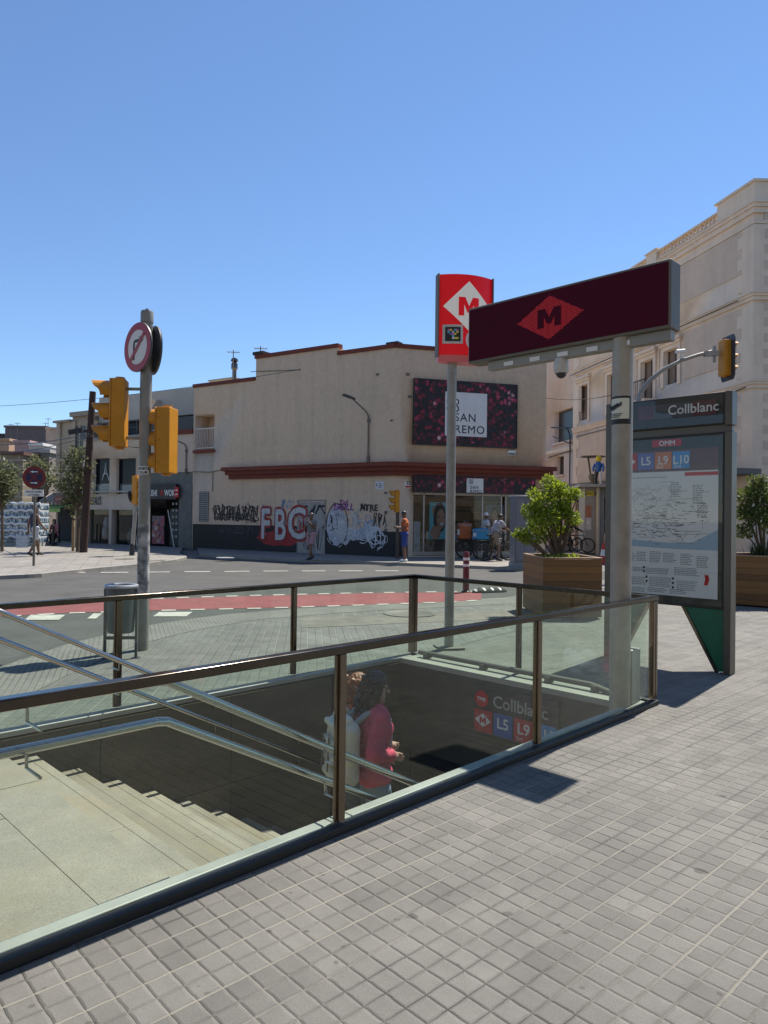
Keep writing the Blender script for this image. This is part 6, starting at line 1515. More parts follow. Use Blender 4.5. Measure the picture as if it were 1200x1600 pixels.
# lane separator hump
a = G(737, 927); b = G(792, 925); d3 = (b-a); t = thing('lane_separator', 'low black rubber hump with white stripes on the road beyond the corner', 'lane separator', a, atan2(d3.y, d3.x)); L3 = d3.length
m = MB(); n = 18; prof = [(-.14, 0), (-.12, .06), (-.07, .10), (0, .115), (.07, .10), (.12, .06), (.14, 0)]; rings = []
for i in range(n+1):
    u = i/n; k = min(1, sqrt(max(0.02, 1-(2*u-1)**4))); rings.append([m._v((L3*u, y*k, z*k)) for y, z in prof])
for i in range(n):
    for j in range(6):
        f = m.bm.faces.new((rings[i][j], rings[i+1][j], rings[i+1][j+1], rings[i][j+1])); f.smooth = True; f.material_index = 1 if i % 4 in (1,) and 0 < j < 6 else 0
m.bm.faces.new(rings[0]); m.bm.faces.new(rings[-1][::-1])
m.build('hump', [M_rubber, M_white], t)
m = MB(); 
for u in (.2, .5, .8): m.cyl((L3*u, 0, .112), (L3*u, 0, .120), .02, seg=8)
m.build('bolt', M_steel, t)
# cone
cp_ = G(943, 881); t = thing('traffic_cone', 'red and white traffic cone between the planter and the map case', 'traffic cone', cp_); hc = Fr(cp_, 0).W(943, 848)[1]
m = MB(); m.lathe([(.15, .04), (.14, .06), (.13, hc*.38)], (0, 0, 0), 20); m.lathe([(.085, hc*.68), (.04, hc), (.02, hc+.01)], (0, 0, 0), 20); m.build('cone_body', mat('cone_red', (.55, .03, .02), .5), t)
m = MB(); m.lathe([(.129, hc*.381), (.086, hc*.679)], (0, 0, 0), 20); m.build('reflective_band', M_white, t)
m = MB(); m.box(-.2, .2, -.2, .2, 0, .04); m.build('base', mat('cone_base', (.5, .03, .02), .6), t, bevel=.01)
# black bollards by the left shops
b0_ = None
for i, (px, py) in enumerate(((68, 848), (83, 853), (92, 848))):
    p = G(px, py, .1)
    if b0_ is None:
        b0_ = thing('bollard', 'x', 'bollard', p, 0, 'slim black bollards by the left shops'); m = MB(); m.lathe([(.06, 0), (.05, .9), (.06, .92), (.05, 1.0), (.02, 1.02)], (0, 0, 0), 12); m.build('post', M_black, b0_); m = MB(); m.lathe([(.09, 0), (.09, .04)], (0, 0, 0), 12); m.build('foot', M_black, b0_); o = b0_
    else: o = copy_tree(b0_); o.location = p
    o['label'] = ['slim black bollard beside the wrapped goods, leftmost of three', 'slim black bollard in front of the seated person in pink, nearest of three', 'slim black bollard right of the seated person in pink, rightmost of three'][i]
# stakes round the young tree
for i, (px, py) in enumerate(((114, 861), (120.5, 862), (127, 861))):
    p = G(px, py, .1)
    if i == 0:
        s0 = thing('tree_stake', 'x', 'stake', p, 0, 'wooden stakes round the young tree'); m = MB(); m.lathe([(.06, -.05), (.065, .8), (.055, 1.42), (.03, 1.46)], (0, 0, 0), 10); m.build('stake', mat('stake_wood', (.30, .20, .10), .8, var=.25, scale=8), s0); m = MB(); m.lathe([(.068, 1.3), (.068, 1.36)], (0, 0, 0), 10); m.build('tie', M_black, s0); o = s0
    else: o = copy_tree(s0); o.location = p
    o['label'] = ['round wooden stake at the young tree, left one of three', 'round wooden stake at the young tree, between two others', 'round wooden stake at the young tree, next to the brown pole'][i]
# wrapped goods
wr = G(-60, 856); t = thing('wrapped_goods', 'tall stack of blue and white goods wrapped in plastic at the left edge', 'goods stack', (wr.x, wr.y, .1), radians(4))
WF = Fr((wr.x, wr.y, 0), radians(4)); ww_ = WF.W(62, 820)[0]; hh2 = WF.W(30, 785)[1]-.1
mm, bb, lk = base('bottle_wrap', .25); tcx = nd(mm, 'ShaderNodeTexCoord'); mpx = nd(mm, 'ShaderNodeMapping'); mpx.inputs['Scale'].default_value = (6, 6, 2.2); lk.new(tcx.outputs['Object'], mpx.inputs[0]); vv = nd(mm, 'ShaderNodeTexNoise'); vv.inputs['Scale'].default_value = 2.2; vv.inputs['Detail'].default_value = 6; lk.new(mpx.outputs[0], vv.inputs['Vector'])
lk.new(ramp(mm, vv.outputs[0], [(.36, (.015, .03, .08)), (.46, (.10, .17, .25)), (.55, (.28, .35, .38)), (.66, (.6, .64, .66))]), bb.inputs['Base Color'])
nl = 6; R = random.Random(2)
for k in range(nl):
    z0 = .18+k*(hh2-.2)/nl; z1 = z0+(hh2-.2)/nl
    m = MB(); m.box(0, ww_, .03, 1.1, z0, z1-.09); m.build('layer', mm, t, bevel=.03)
    m = MB(); n = 40; pts = [(ww_*i/n, 0, z1-.045+.03*sin(i*1.3)+R.uniform(-.02, .02)) for i in range(n+1)]; m.tube(pts, [.05+.018*R.random() for _ in pts], 8); m.box(0.02, ww_-.02, .02, 1.12, z1-.085, z1-.005); m.build('plastic_fold', mat('plastic_white', (.62, .66, .70), .3, var=.1), t)
m = MB(); m.box(-.02, ww_+.02, .0, 1.15, 0, .17); m.build('pallet', mat('pallet_grey', (.33, .34, .32), .8, var=.2), t)
# wires over the street
def wire(a, b, sag, r, label):
    m = MB(); n = 16; m.tube([Vector(a).lerp(Vector(b), i/n)-Vector((0, 0, sag*4*(i/n)*(1-i/n))) for i in range(n+1)], r, 5); tag(m.build('overhead_wire', M_darkmetal), label, 'wire', 'overhead wires')
wire(PD(-60, 637, 40), PD(470, 577, 30.2), .3, .012, 'thin long overhead wire from the left edge to the corner building wall')
wire(PD(-40, 692, 45), PD(141, 678, 27.8), .25, .022, 'upper cable running left from the brown wooden pole')
wire(PD(-60, 700, 50), PD(141, 681, 27.8), .5, .018, 'lower cable running left from the brown wooden pole')
wire(PD(70, 722, 36), PD(137, 682, 27.8), .05, .02, 'slanting stay cable from the wooden pole down to the ochre house')
wire(PD(141, 681, 27.8), PD(224, 700, 37), .1, .02, 'cable from the wooden pole to the pale shop building')
wire(PD(806, 612, 29.8), PD(960, 616, 34), .3, .015, 'thin cable from the shop corner across to the cream building')
# litter on the asphalt by the wall
g = G(353, 873, .1); m = MB(); R = random.Random(8); m.slab([(.38*cos(k*.7)*R.uniform(.7, 1.2), .17*sin(k*.7)*R.uniform(.7, 1.2)) for k in range(9)], 0, .05); o = m.build('flat_cardboard', mat('cardboard_white', (.5, .5, .5), .8)); o.location = g; tag(o, 'pale flattened cardboard lying on the ground below the graffiti', 'cardboard')

# ================================================================ unseen blocks added behind the viewpoint to shade the sky and show in the glass
def added_street_block(x0, x1, y, h, col, label, n, face=1):
    o = thing('added_apartment_block', label, 'building', (x0, y, 0), 0, 'unseen blocks added behind the viewpoint'); w = x1-x0
    m = MB(); m.box(0, w, -11, 0, -.1, h); m.build('wall', mat('block_'+name_col(col), col, .9, var=.15, streak=.15), o)
    m = MB(); m.box(-.2, w+.2, -11.2, .4, h+.001, h+.4); m.build('cornice', M_conc, o)
    win = None; mt = mat('old_glass', (.03, .03, .028), .3)
    for i in range(n):
        for z in range(4, int(h)-2, 3):
            if win is None:
                m = MB(); m.box(-.55, .55, .001, .05, 0, 1.8); win = m.build('window', mt, o); c = win
            else: c = win.copy(); COL.objects.link(c)
            c.parent = o; c.location = (w*(i+.5)/n, 0, z)
    m = MB(); m.box(.5, w-.5, .001, .06, .2, 3.0); m.build('shop_opening', mt, o)
def name_col(c): return '%d' % int(c[0]*100)
added_street_block(-34, -9.2, -15, 17, (.36, .30, .24), 'unseen tan apartment block added behind the viewpoint, towards the left', 6)
added_street_block(-9, 10.5, -13.5, 20, (.40, .36, .31), 'unseen grey cream apartment block added straight behind the viewpoint', 5)
added_street_block(14.5, 34, -9, 18, (.38, .29, .22), 'unseen brown apartment block added behind the viewpoint, towards the right', 5)
# ================================================================ people
import numpy as np
def capsule(V, F, a, b, ra, rb, seg=12):             # a closed capsule with two radii, added to vertex and face lists
    a, b = Vector(a), Vector(b); d = b-a
    t = d.normalized() if d.length > 1e-5 else Vector((0, 0, 1))
    u = t.orthogonal().normalized(); w = t.cross(u); n0 = len(V)
    rings = [(a, ra, k*pi/8-pi/2) for k in range(1, 5)]+[(b, rb, k*pi/8) for k in range(0, 4)]
    V.append(a-t*ra)
    for c, r, ang in rings:
        for k in range(seg): q = 2*pi*k/seg; V.append(c+(u*cos(q)+w*sin(q))*r*cos(ang)+t*r*sin(ang))
    V.append(b+t*rb); e = len(V)-1
    for k in range(seg): F.append((n0, n0+1+(k+1) % seg, n0+1+k)); F.append((e, e-seg+k, e-seg+(k+1) % seg))
    for i in range(len(rings)-1):
        for k in range(seg): p = n0+1+i*seg; F.append((p+k, p+(k+1) % seg, p+seg+(k+1) % seg, p+seg+k))
def remeshed(name, caps, ells, vox, smooth=4):
    V, F = [], []
    for c in caps: capsule(V, F, c[0], c[1], c[2], c[3])
    for c, r in ells:
        n0 = len(V); capsule(V, F, (0, 0, 0), (0, 0, 0), 1, 1, 18)
        for i in range(n0, len(V)): p = V[i]; V[i] = Vector((c[0]+p.x*r[0], c[1]+p.y*r[1], c[2]+p.z*r[2]))
    me = bpy.data.meshes.new(name); me.from_pydata([tuple(v) for v in V], [], F); o = bpy.data.objects.new(name, me)
    r = o.modifiers.new('r', 'REMESH'); r.mode = 'VOXEL'; r.voxel_size = vox; r.use_smooth_shade = True
    s = o.modifiers.new('s', 'SMOOTH'); s.iterations = smooth; s.factor = .5
    m2 = new_eval(o); bpy.data.objects.remove(o); bpy.data.meshes.remove(me); m2.name = name; m2.materials.clear()
    for p in m2.polygons: p.use_smooth = True
    return m2
SKIN1 = mat('skin_light', (.42, .25, .18), .5, var=.06); SKIN2 = mat('skin_dark', (.16, .085, .055), .5, var=.06)
HAIRB = mat('hair_dark', (.022, .015, .012), .5, var=.3, scale=40); HAIRR = mat('hair_auburn', (.20, .075, .028), .5, var=.5, scale=60)
POSE0 = dict(pelvis=(0, 0, .95), waist=(0, .0, 1.12), chest=(0, .0, 1.31), neck=(0, .0, 1.46), head=(0, .025, 1.60),
             ls=(-.165, 0, 1.41), rs=(.165, 0, 1.41), le=(-.22, -.02, 1.13), re=(.22, -.02, 1.13), lw=(-.24, .06, .88), rw=(.24, .06, .88),
             lh=(-.085, 0, .92), rh=(.085, 0, .92), lk=(-.095, .02, .50), rk=(.095, .02, .50), la=(-.10, -.02, .08), ra=(.10, -.02, .08), lt=(-.12, .13, .035), rt=(.12, .13, .035))
def person(label, loc, rotz, pose, cloth, hair, skin, group=None, scale=1.0, vox=.011, face=True, bulk=1.0):
    J = dict(POSE0); J.update(pose or {}); J = {k: Vector(v) for k, v in J.items()}
    o = thing('person', label, 'person', loc, rotz, group); o.scale = (scale,)*3
    X = Vector((1, 0, 0)); sh = (J['rs']-J['ls']).normalized(); hp = (J['rh']-J['lh']).normalized()
    caps = []; B = bulk
    def c(a, b, ra, rb, reg): caps.append((Vector(a), Vector(b), ra, rb, reg))
    c(J['pelvis']-hp*.07, J['pelvis']+hp*.07, .115*B, .115*B, 'hips'); c(J['waist']-hp*.055, J['waist']+hp*.055, .105*B, .105*B, 'torso')
    c(J['pelvis'], J['waist'], .12*B, .11*B, 'torso'); c(J['waist'], J['chest'], .115*B, .12*B, 'torso'); c(J['chest']-sh*.075, J['chest']+sh*.075, .112*B, .112*B, 'torso')
    c(J['ls']*.85+J['rs']*.15, J['rs']*.85+J['ls']*.15, .068, .068, 'torso'); c(J['chest'], J['neck'], .10, .055, 'torso')
    c(J['neck'], J['head'], .052, .05, 'neck')
    for s in 'lr':
        S, E_, W_ = J[s+'s'], J[s+'e'], J[s+'w']; Hp, K, A, T = J[s+'h'], J[s+'k'], J[s+'a'], J[s+'t']
        c(S, E_, .056*B, .043*B, 'uparm'); c(E_, W_, .042, .029, 'forearm')
        c(Hp, K, .088*B, .056, 'thigh'); c(K, K.lerp(A, .35), .054, .055, 'shin'); c(K.lerp(A, .35), A, .055, .038, 'shin'); c(A, A.lerp(T, .5)+Vector((0, 0, -.01)), .042, .036, 'foot'); c(A.lerp(T, .5)+Vector((0, 0, -.01)), T, .036, .028, 'foot'); c(A, A+(A-T)*.25+Vector((0, 0, -.045)), .036, .032, 'foot')
        # hand
        d = (W_-E_).normalized(); side = d.cross(X if abs(d.x) < .9 else Vector((0, 0, 1))); side = d.cross(side).normalized() if False else side.normalized()
        n = d.cross(side).normalized(); inw = n*(1 if s == 'l' else -1)
        p = W_+d*.045; c(W_, p+d*.03, .027, .030, 'hand'); c(p-side*.022, p+side*.022+d*.02, .02, .02, 'hand')
        for k, L in enumerate((.062, .072, .068, .052)):
            b0 = W_+d*.085+side*(.027-.018*k); b1 = b0+(d*.8+inw*.35).normalized()*L*.55; b2 = b1+(d*.5+inw*.8).normalized()*L*.5
            c(b0-d*.03, b1, .0105, .0095, 'hand'); c(b1, b2, .0095, .0085, 'hand')
        th = W_+d*.03+side*.03; c(W_+d*.02+side*.01, th+side*.022+d*.02, .014, .012, 'hand'); c(th+side*.022+d*.02, th+side*.03+d*.05+inw*.012, .011, .009, 'hand')
    hd = J['head']; hdir = Vector(pose.get('look', (0, 1, 0)) if pose else (0, 1, 0)).normalized(); hr = hdir.cross(Vector((0, 0, 1))).normalized(); hu = hr.cross(hdir).normalized()
    def hp_(x, y, z): return hd+hr*x+hdir*y+hu*z
    hc = hp_(0, 0, .035)
    ells = [(hc, (.075, .088, .10)), (hp_(0, .028, -.035), (.055, .06, .075))]
    for e in ells: caps.append((e[0], e[0], .08, .08, 'head'))
    ears = [(hp_(s*.076, -.005, .01), hp_(s*.08, -.012, .04), .012, .014, 'head') for s in (-1, 1)]
    caps += ears
    caps.append((hp_(0, .085, .03), hp_(0, .108, .002), .010, .014, 'head')); caps.append((hp_(-.022, .082, -.045), hp_(.022, .082, -.045), .009, .009, 'head')); caps.append((hp_(0, .07, -.085), hp_(0, .075, -.08), .022, .022, 'head'))
    me = remeshed('body', [k for k in caps if not (k[4] == 'head' and k[0] == k[1])], ells, vox)
    body = link_mesh('body', me, skin, o)
    # which bone each face belongs to
    n = len(me.polygons); cen = np.empty(n*3); me.polygons.foreach_get('center', cen); cen = cen.reshape(n, 3)
    best = np.full(n, 1e9); reg = np.zeros(n, int); par = np.zeros(n)
    for i, (a, b, ra, rb, r) in enumerate(caps):
        a_ = np.array(a); d = np.array(b)-a_; L = max(1e-9, d@d); t = np.clip(((cen-a_)@d)/L, 0, 1); dist = np.linalg.norm(cen-(a_+t[:, None]*d), axis=1)-(ra+(rb-ra)*t)
        m_ = dist < best; best[m_] = dist[m_]; reg[m_] = i; par[m_] = t[m_]
    regn = np.array([k[4] for k in caps])[reg]
    verts = np.empty(len(me.vertices)*3); me.vertices.foreach_get('co', verts); verts = verts.reshape(-1, 3); nor = np.empty(len(me.vertices)*3); me.vertices.foreach_get('normal', nor); nor = nor.reshape(-1, 3)
    fold = .016 if vox < .009 else .008
    for nm, spec, off, mt in cloth:                  # spec: region -> how far along it the cloth reaches
        keep = np.zeros(n, bool)
        for r, (t0, t1) in spec.items(): keep |= (regn == r) & (par >= t0) & (par <= t1)
        bm = bmesh.new(); mp = {}
        for i in np.nonzero(keep)[0]:
            f = []
            for vi in me.polygons[i].vertices:
                if vi not in mp:
                    p = Vector(verts[vi]+nor[vi]*off*(1+.25*noise.noise(Vector(verts[vi])*14))+Vector(nor[vi])*fold*(noise.noise(Vector((verts[vi][0]*7, verts[vi][1]*7, verts[vi][2]*13)))+.5*abs(noise.noise(Vector((verts[vi][0]*16, verts[vi][1]*16, verts[vi][2]*22)))))); mp[vi] = bm.verts.new(p)
                f.append(mp[vi])
            bm.faces.new(f).smooth = True
        ed = [e for e in bm.edges if e.is_boundary]
        bmesh.ops.smooth_vert(bm, verts=list({v for e in ed for v in e.verts}), factor=.5, use_axis_x=True, use_axis_y=True, use_axis_z=True)
        m2 = bpy.data.meshes.new(nm); bm.to_mesh(m2); bm.free(); co = link_mesh(nm, m2, mt, o)
        so = co.modifiers.new('thick', 'SOLIDIFY'); so.thickness = off*.7; so.offset = -1
    # eyes and hair
    for s in (-1, 1):
        m = MB(); m.ell(hp_(s*.03, .083, .03), .011, .009, .008, 8, 6); m.build('eye', M_black, body, smooth=True)
    hk, hmt = hair
    he = [(hp_(0, -.012, .055), (.085, .095, .095))]; hcaps = []
    if hk == 'short': he = [(hp_(0, -.015, .06), (.081, .09, .085))]
    if hk == 'long': he += [(hp_(0, -.05, .0), (.085, .06, .11)), (hp_(0, -.065, -.10), (.08, .045, .10))]; hcaps = [(hp_(-.07, -.02, .0), hp_(-.075, -.03, -.15), .03, .022), (hp_(.07, -.02, .0), hp_(.075, -.03, -.15), .03, .022)]
    if hk == 'wavy':
        he += [(hp_(0, -.05, .0), (.10, .075, .11)), (hp_(0, -.06, -.11), (.11, .06, .09))]; R = random.Random(5)
        hcaps = [(hp_(R.uniform(-.11, .11), R.uniform(-.13, .0), R.uniform(-.19, .10)),)*2+(.026, .026) for _ in range(80)]
    if hk != 'none':
        hm = remeshed('hair', hcaps, he, max(.007, vox*.8), 2)
        for v in hm.vertices: v.co += v.normal*.008*noise.noise(v.co*45)
        ho = link_mesh('hair', hm, hmt, o)
        if hk == 'wavy':                             # loose strands over the curls
            R = random.Random(12); m = MB()
            for _ in range(320):
                a = R.uniform(0, 2*pi); z = R.uniform(-.05, .14); q = []
                for t in range(7):
                    zz = z-t*.035; r_ = .098+.012*min(1, max(0, .12-zz)/.2) if zz > .06 else .112
                    r_ *= sqrt(max(.05, 1-((zz-.03)/.145)**2)) if zz > .03 else 1
                    aa = a+.10*sin(t*1.5+a*9); rr = r_+.010*sin(t*2.1+a*5)
                    x, y = rr*cos(aa), rr*sin(aa)*.9-.03
                    if zz < .06 and y > .045: break
                    q.append(hp_(x, y, zz))
                if len(q) > 2: m.tube(q, [.0028]*(len(q)-1)+[.0008], 4)
            m.build('strands', hmt, ho)
    if hk == 'cap':
        pass
    return o, J, hp_
TSH = {'torso': (0, 1), 'hips': (0, 0), 'uparm': (0, .6)}; LSH = {'torso': (0, 1), 'uparm': (0, 1), 'forearm': (0, .95)}
SHORTS = {'hips': (0, 1), 'thigh': (0, .85)}; TROU = {'hips': (0, 1), 'thigh': (0, 1), 'shin': (0, 1)}; SHOE = {'foot': (0, 1)}
def cl(n, c): return mat('cloth_'+n, c, .85, var=.14, scale=14, bump=.3, bscale=25)
WALK = dict(lk=(-.09, .16, .52), la=(-.09, .22, .10), lt=(-.09, .37, .06), rk=(.09, .02, .49), ra=(.09, -.22, .12), rt=(.10, -.10, .04), le=(-.23, -.10, 1.15), lw=(-.22, -.10, .90), re=(.23, .06, 1.15), rw=(.20, .24, .98))
# the two people going down the stairs
def treadz(u): return -RISE*(int((u-U0)/RUN)+1)
def stair_person(u, v): return E.P(u, v, treadz(u))
DOWN = dict(lk=(-.09, .14, .50), la=(-.09, .20, -.08), lt=(-.10, .33, -.13), rk=(.09, .10, .51), ra=(.09, -.03, .09), rt=(.10, .11, .045))
pA = dict(DOWN); pA.update(le=(-.24, -.03, 1.15), lw=(-.20, .20, 1.08), re=(.26, -.10, 1.16), rw=(.10, .12, 1.08), look=(.35, 1, -.25))
loA = stair_person(4.03, 4.13)
oA, JA, hA = person('person in a pink sweater and jeans with a white backpack walking down the stairs', loA, radians(-66), pA,
    [('sweater', {**LSH, 'hips': (0, 1)}, .020, cl('pink', (.52, .06, .115))), ('jeans', {**TROU}, .014, cl('denim', (.20, .28, .36))), ('shoe', SHOE, .010, M_white)], ('wavy', HAIRB), SKIN1, 'people walking down the stairs', 1.0, .007, bulk=1.05)
pB = dict(DOWN); pB.update(lk=(-.09, .10, .51), la=(-.09, -.03, .09), lt=(-.10, .11, .045), rk=(.09, .14, .50), ra=(.09, .20, -.08), rt=(.10, .33, -.13), look=(.2, 1, -.2))
loB = stair_person(4.30, 4.62)
person('person with auburn curly hair and pale blue top on the stairs', loB, UVA-pi/2, pB,
    [('top', TSH, .014, cl('pale_blue', (.55, .60, .70))), ('trousers', TROU, .014, cl('slate', (.07, .09, .12))), ('shoe', SHOE, .010, M_white)], ('wavy', HAIRR), SKIN1, 'people walking down the stairs', 1.02, .007)
# backpack on the back of the person in pink
bk = thing('backpack', 'white canvas backpack worn over the pink sweater', 'backpack', loA+Vector((0, 0, -.07)), radians(-66))
bk.scale = (1.2, 1.12, 1.02)
M_bp = mat('backpack_cream', (.62, .58, .48), .8, var=.12, scale=10, bump=.4, bscale=18); M_strap = mat('strap_grey', (.30, .32, .33), .8, var=.1)
YB = -.155
bm_ = remeshed('bag_body', [((-.10, YB-.08, 1.02), (.10, YB-.08, 1.02), .085, .085), ((-.11, YB-.08, 1.18), (.11, YB-.08, 1.18), .085, .085), ((-.09, YB-.07, 1.36), (.09, YB-.07, 1.36), .085, .085), ((-.10, YB-.08, 1.02), (-.09, YB-.07, 1.36), .085, .085), ((.10, YB-.08, 1.02), (.09, YB-.07, 1.36), .085, .085), ((0, YB-.08, 1.02), (0, YB-.07, 1.36), .09, .09)], [], .008, 6)
for v in bm_.vertices: v.co += v.normal*.006*noise.noise(v.co*16)
link_mesh('bag_body', bm_, M_bp, bk)
bm_ = remeshed('front_pocket', [((-.075, YB-.155, 1.03), (.075, YB-.155, 1.03), .045, .045), ((-.075, YB-.155, 1.15), (.075, YB-.155, 1.15), .045, .045), ((0, YB-.155, 1.03), (0, YB-.155, 1.15), .05, .05)], [], .007, 4); link_mesh('front_pocket', bm_, M_bp, bk)
bm_ = remeshed('top_flap', [((-.095, YB-.075, 1.44), (.095, YB-.075, 1.44), .04, .04), ((-.10, YB-.15, 1.40), (.10, YB-.15, 1.40), .028, .028), ((-.10, YB-.175, 1.28), (.10, YB-.175, 1.28), .018, .018)], [], .007, 4); link_mesh('top_flap', bm_, M_bp, bk)
for s in (-1, 1):
    m = MB(); m.tube([(s*.07, YB-.02, 1.40), (s*.085, -.085, 1.475), (s*.09, .01, 1.485), (s*.085, .085, 1.41), (s*.085, .095, 1.28), (s*.09, .08, 1.14)], [.022, .026, .027, .026, .024, .018], 8); m.build('strap', M_strap, bk)
    m = MB(); m.bar((s*.055, YB-.20, 1.32), (s*.055, YB-.212, 1.06), .018, .006); m.build('buckle_strap', mat('strap_dark', (.10, .09, .08), .7), bk)
m = MB(); m.tube([(-.04, YB-.05, 1.47), (-.035, YB-.05, 1.51), (.035, YB-.05, 1.51), (.04, YB-.05, 1.47)], .009, 8); m.build('carry_loop', M_strap, bk)
for s in (-1, 1):
    m = MB(); m.tube([(s*.10, YB-.13, .96), (s*.12, YB-.15, .88), (s*.115, YB-.14, .80)], .006, 6); m.build('loose_strap', M_strap, bk)

# ---- people in the street (feet on the ground they stand on)
def onfar(px, py): return G(px, py, .105)
PH = dict(le=(-.21, -.02, 1.14), lw=(-.10, .22, 1.16), re=(.21, -.02, 1.14), rw=(.06, .24, 1.18), look=(-.15, 1, -.55))
g = onfar(632, 878); pO = person('person in an orange shirt and blue shorts looking at a phone', g, radians(80), PH,
    [('shirt', {**TSH, 'uparm': (0, .75)}, .016, cl('orange', (.42, .11, .03))), ('shorts', {**SHORTS, 'thigh': (0, .95)}, .018, cl('royal', (.03, .06, .24))), ('shoe', SHOE, .012, M_white)], ('short', HAIRB), SKIN2, scale=1.03)
ph = thing('phone', 'dark phone held by the person in orange', 'phone', g, radians(80)); m = MB(Matrix.Translation((-.02, .36, 1.22)) @ Matrix.Rotation(radians(-50), 4, 'X')); m.box(-.036, .036, -.004, .004, -.07, .07); m.build('case', M_black, ph, bevel=.003); m = MB(Matrix.Translation((-.02, .36, 1.22)) @ Matrix.Rotation(radians(-50), 4, 'X')); m.box(-.032, .032, -.0055, -.0042, -.064, .064); m.build('screen', M_lens, ph)
g = onfar(486, 875.5); person('person in a grey top and pink shorts walking past the graffiti', g, radians(150), dict(WALK, re=(.26, .02, 1.18), rw=(.34, -.12, 1.0), le=(-.20, .04, 1.18), lw=(-.08, .16, 1.34)),
    [('shirt', TSH, .016, cl('grey', (.16, .155, .15))), ('shorts', SHORTS, .020, cl('rose', (.36, .22, .24))), ('sandal', {'foot': (0, 1)}, .006, M_black)], ('short', HAIRB), SKIN2, scale=.97)
g = onfar(53, 869); pL = person('person in dark vest and white shorts carrying a bag past wrapped goods', g, radians(-35), dict(WALK, le=(-.25, -.08, 1.13), lw=(-.30, -.05, .87)),
    [('vest', {'torso': (0, 1)}, .014, cl('navy', (.03, .03, .06))), ('shorts', SHORTS, .018, cl('offwhite', (.45, .46, .48))), ('shoe', SHOE, .010, M_black)], ('short', HAIRB), SKIN2, scale=1.04)
fl = Fr(g, 0); bgp = fl.P(-.30, -.25, .30)
bg = thing('shopping_bag', 'patterned pale blue shopping bag carried by the person in the dark vest', 'bag', bgp, radians(20))
m = MB(); m.slab([(-.2, -.08), (.2, -.08), (.19, .08), (-.19, .08)], .02, .46); m.build('bag_body', mat('bag_pattern', (.36, .42, .48), .6, var=.5, scale=14), bg, bevel=.02)
for y in (-.06, .06):
    m = MB(); m.tube([(-.09, y, .455), (-.06, y, .62), (.06, y, .62), (.09, y, .455)], .008, 6); m.build('handle', M_white, bg)
SIT = dict(pelvis=(0, 0, .48), waist=(0, 0, .66), chest=(0, .03, .85), neck=(0, .06, 1.0), head=(0, .09, 1.14), ls=(-.165, .04, .95), rs=(.165, .04, .95), le=(-.23, .10, .70), re=(.23, .10, .70), lw=(-.14, .32, .60), rw=(.14, .32, .60), lh=(-.09, .02, .47), rh=(.09, .02, .47), lk=(-.11, .43, .50), rk=(.11, .43, .50), la=(-.11, .40, .09), ra=(.11, .40, .09), lt=(-.12, .55, .035), rt=(.12, .55, .035))
def chair(px, py, label):
    g = onfar(px, py); t = thing('stool', label, 'stool', g, 0, 'stools by the left shops')
    m = MB(); m.lathe([(.19, .33), (.20, .36), (.18, .37)], (0, 0, 0), 16); m.build('seat', M_darkmetal, t)
    for k in range(4): a = pi/4+k*pi/2; m = MB(); m.cyl((.15*cos(a), .15*sin(a), .335), (.20*cos(a), .20*sin(a), 0), .013, seg=8); m.build('leg', M_darkmetal, t)
    return g
g = chair(70, 851, 'dark stool under the seated person in beige'); person('person in a beige top sitting beside the wrapped goods', g, radians(-70), SIT, [('top', TSH, .014, cl('beige', (.30, .28, .22))), ('trousers', TROU, .014, cl('ink', (.02, .02, .025))), ('shoe', SHOE, .010, M_black)], ('short', HAIRB), SKIN1)
g = chair(86, 851, 'dark stool under the seated person in pink'); person('person in a pink flowered top sitting under the green awning', g, radians(160), SIT, [('top', TSH, .016, cl('flowered', (.42, .16, .20))), ('trousers', TROU, .014, cl('ink', (.02, .02, .025))), ('shoe', SHOE, .010, M_black)], ('long', HAIRB), SKIN1)
g = onfar(213, 858); person('person dressed in black standing at the pale shop doorway', g, radians(170), None, [('top', LSH, .014, cl('ink', (.02, .02, .025))), ('trousers', TROU, .014, cl('ink', (.02, .02, .025))), ('shoe', SHOE, .010, M_black)], ('short', HAIRB), SKIN2, scale=1.05)
g = onfar(764, 873); g = g+Vector((0, .9, 0))
pC, JC, hC = person('person with a white cap and white shirt behind the delivery bags', g, radians(-75), dict(le=(-.2, .08, 1.16), lw=(-.12, .3, 1.12)), [('shirt', TSH, .016, cl('white', (.58, .56, .56))), ('trousers', TROU, .014, cl('ink', (.02, .02, .025))), ('shoe', SHOE, .010, M_black)], ('short', HAIRB), SKIN2, scale=1.02)
cp = thing('cap', 'white cap on the head of the person behind the delivery bags', 'cap', g, radians(-75)); cp.scale = (1.02,)*3
m = MB(Matrix.Translation((0, .005, 1.685))); m.lathe([(.098, -.03), (.100, .0), (.092, .05), (.06, .085), (.01, .095)], (0, 0, 0), 20); cr = m.build('crown', M_white, cp)
m = MB(Matrix.Translation((0, .005, 1.66))); m.slab([(.075*cos(a*pi/10), .06+.12*sin(a*pi/10)) for a in range(11)], 0, .008); m.build('peak', M_white, cr)
STRAD = dict(lk=(-.20, .06, .50), la=(-.24, .0, .08), lt=(-.26, .14, .035), rk=(.20, .06, .50), ra=(.24, .0, .08), rt=(.26, .14, .035), waist=(0, .06, 1.10), chest=(0, .17, 1.27), neck=(0, .24, 1.41), head=(0, .29, 1.53), ls=(-.17, .20, 1.36), rs=(.17, .20, 1.36), le=(-.24, .36, 1.13), re=(.24, .36, 1.13), lw=(-.26, .58, 1.06), rw=(.26, .58, 1.06))

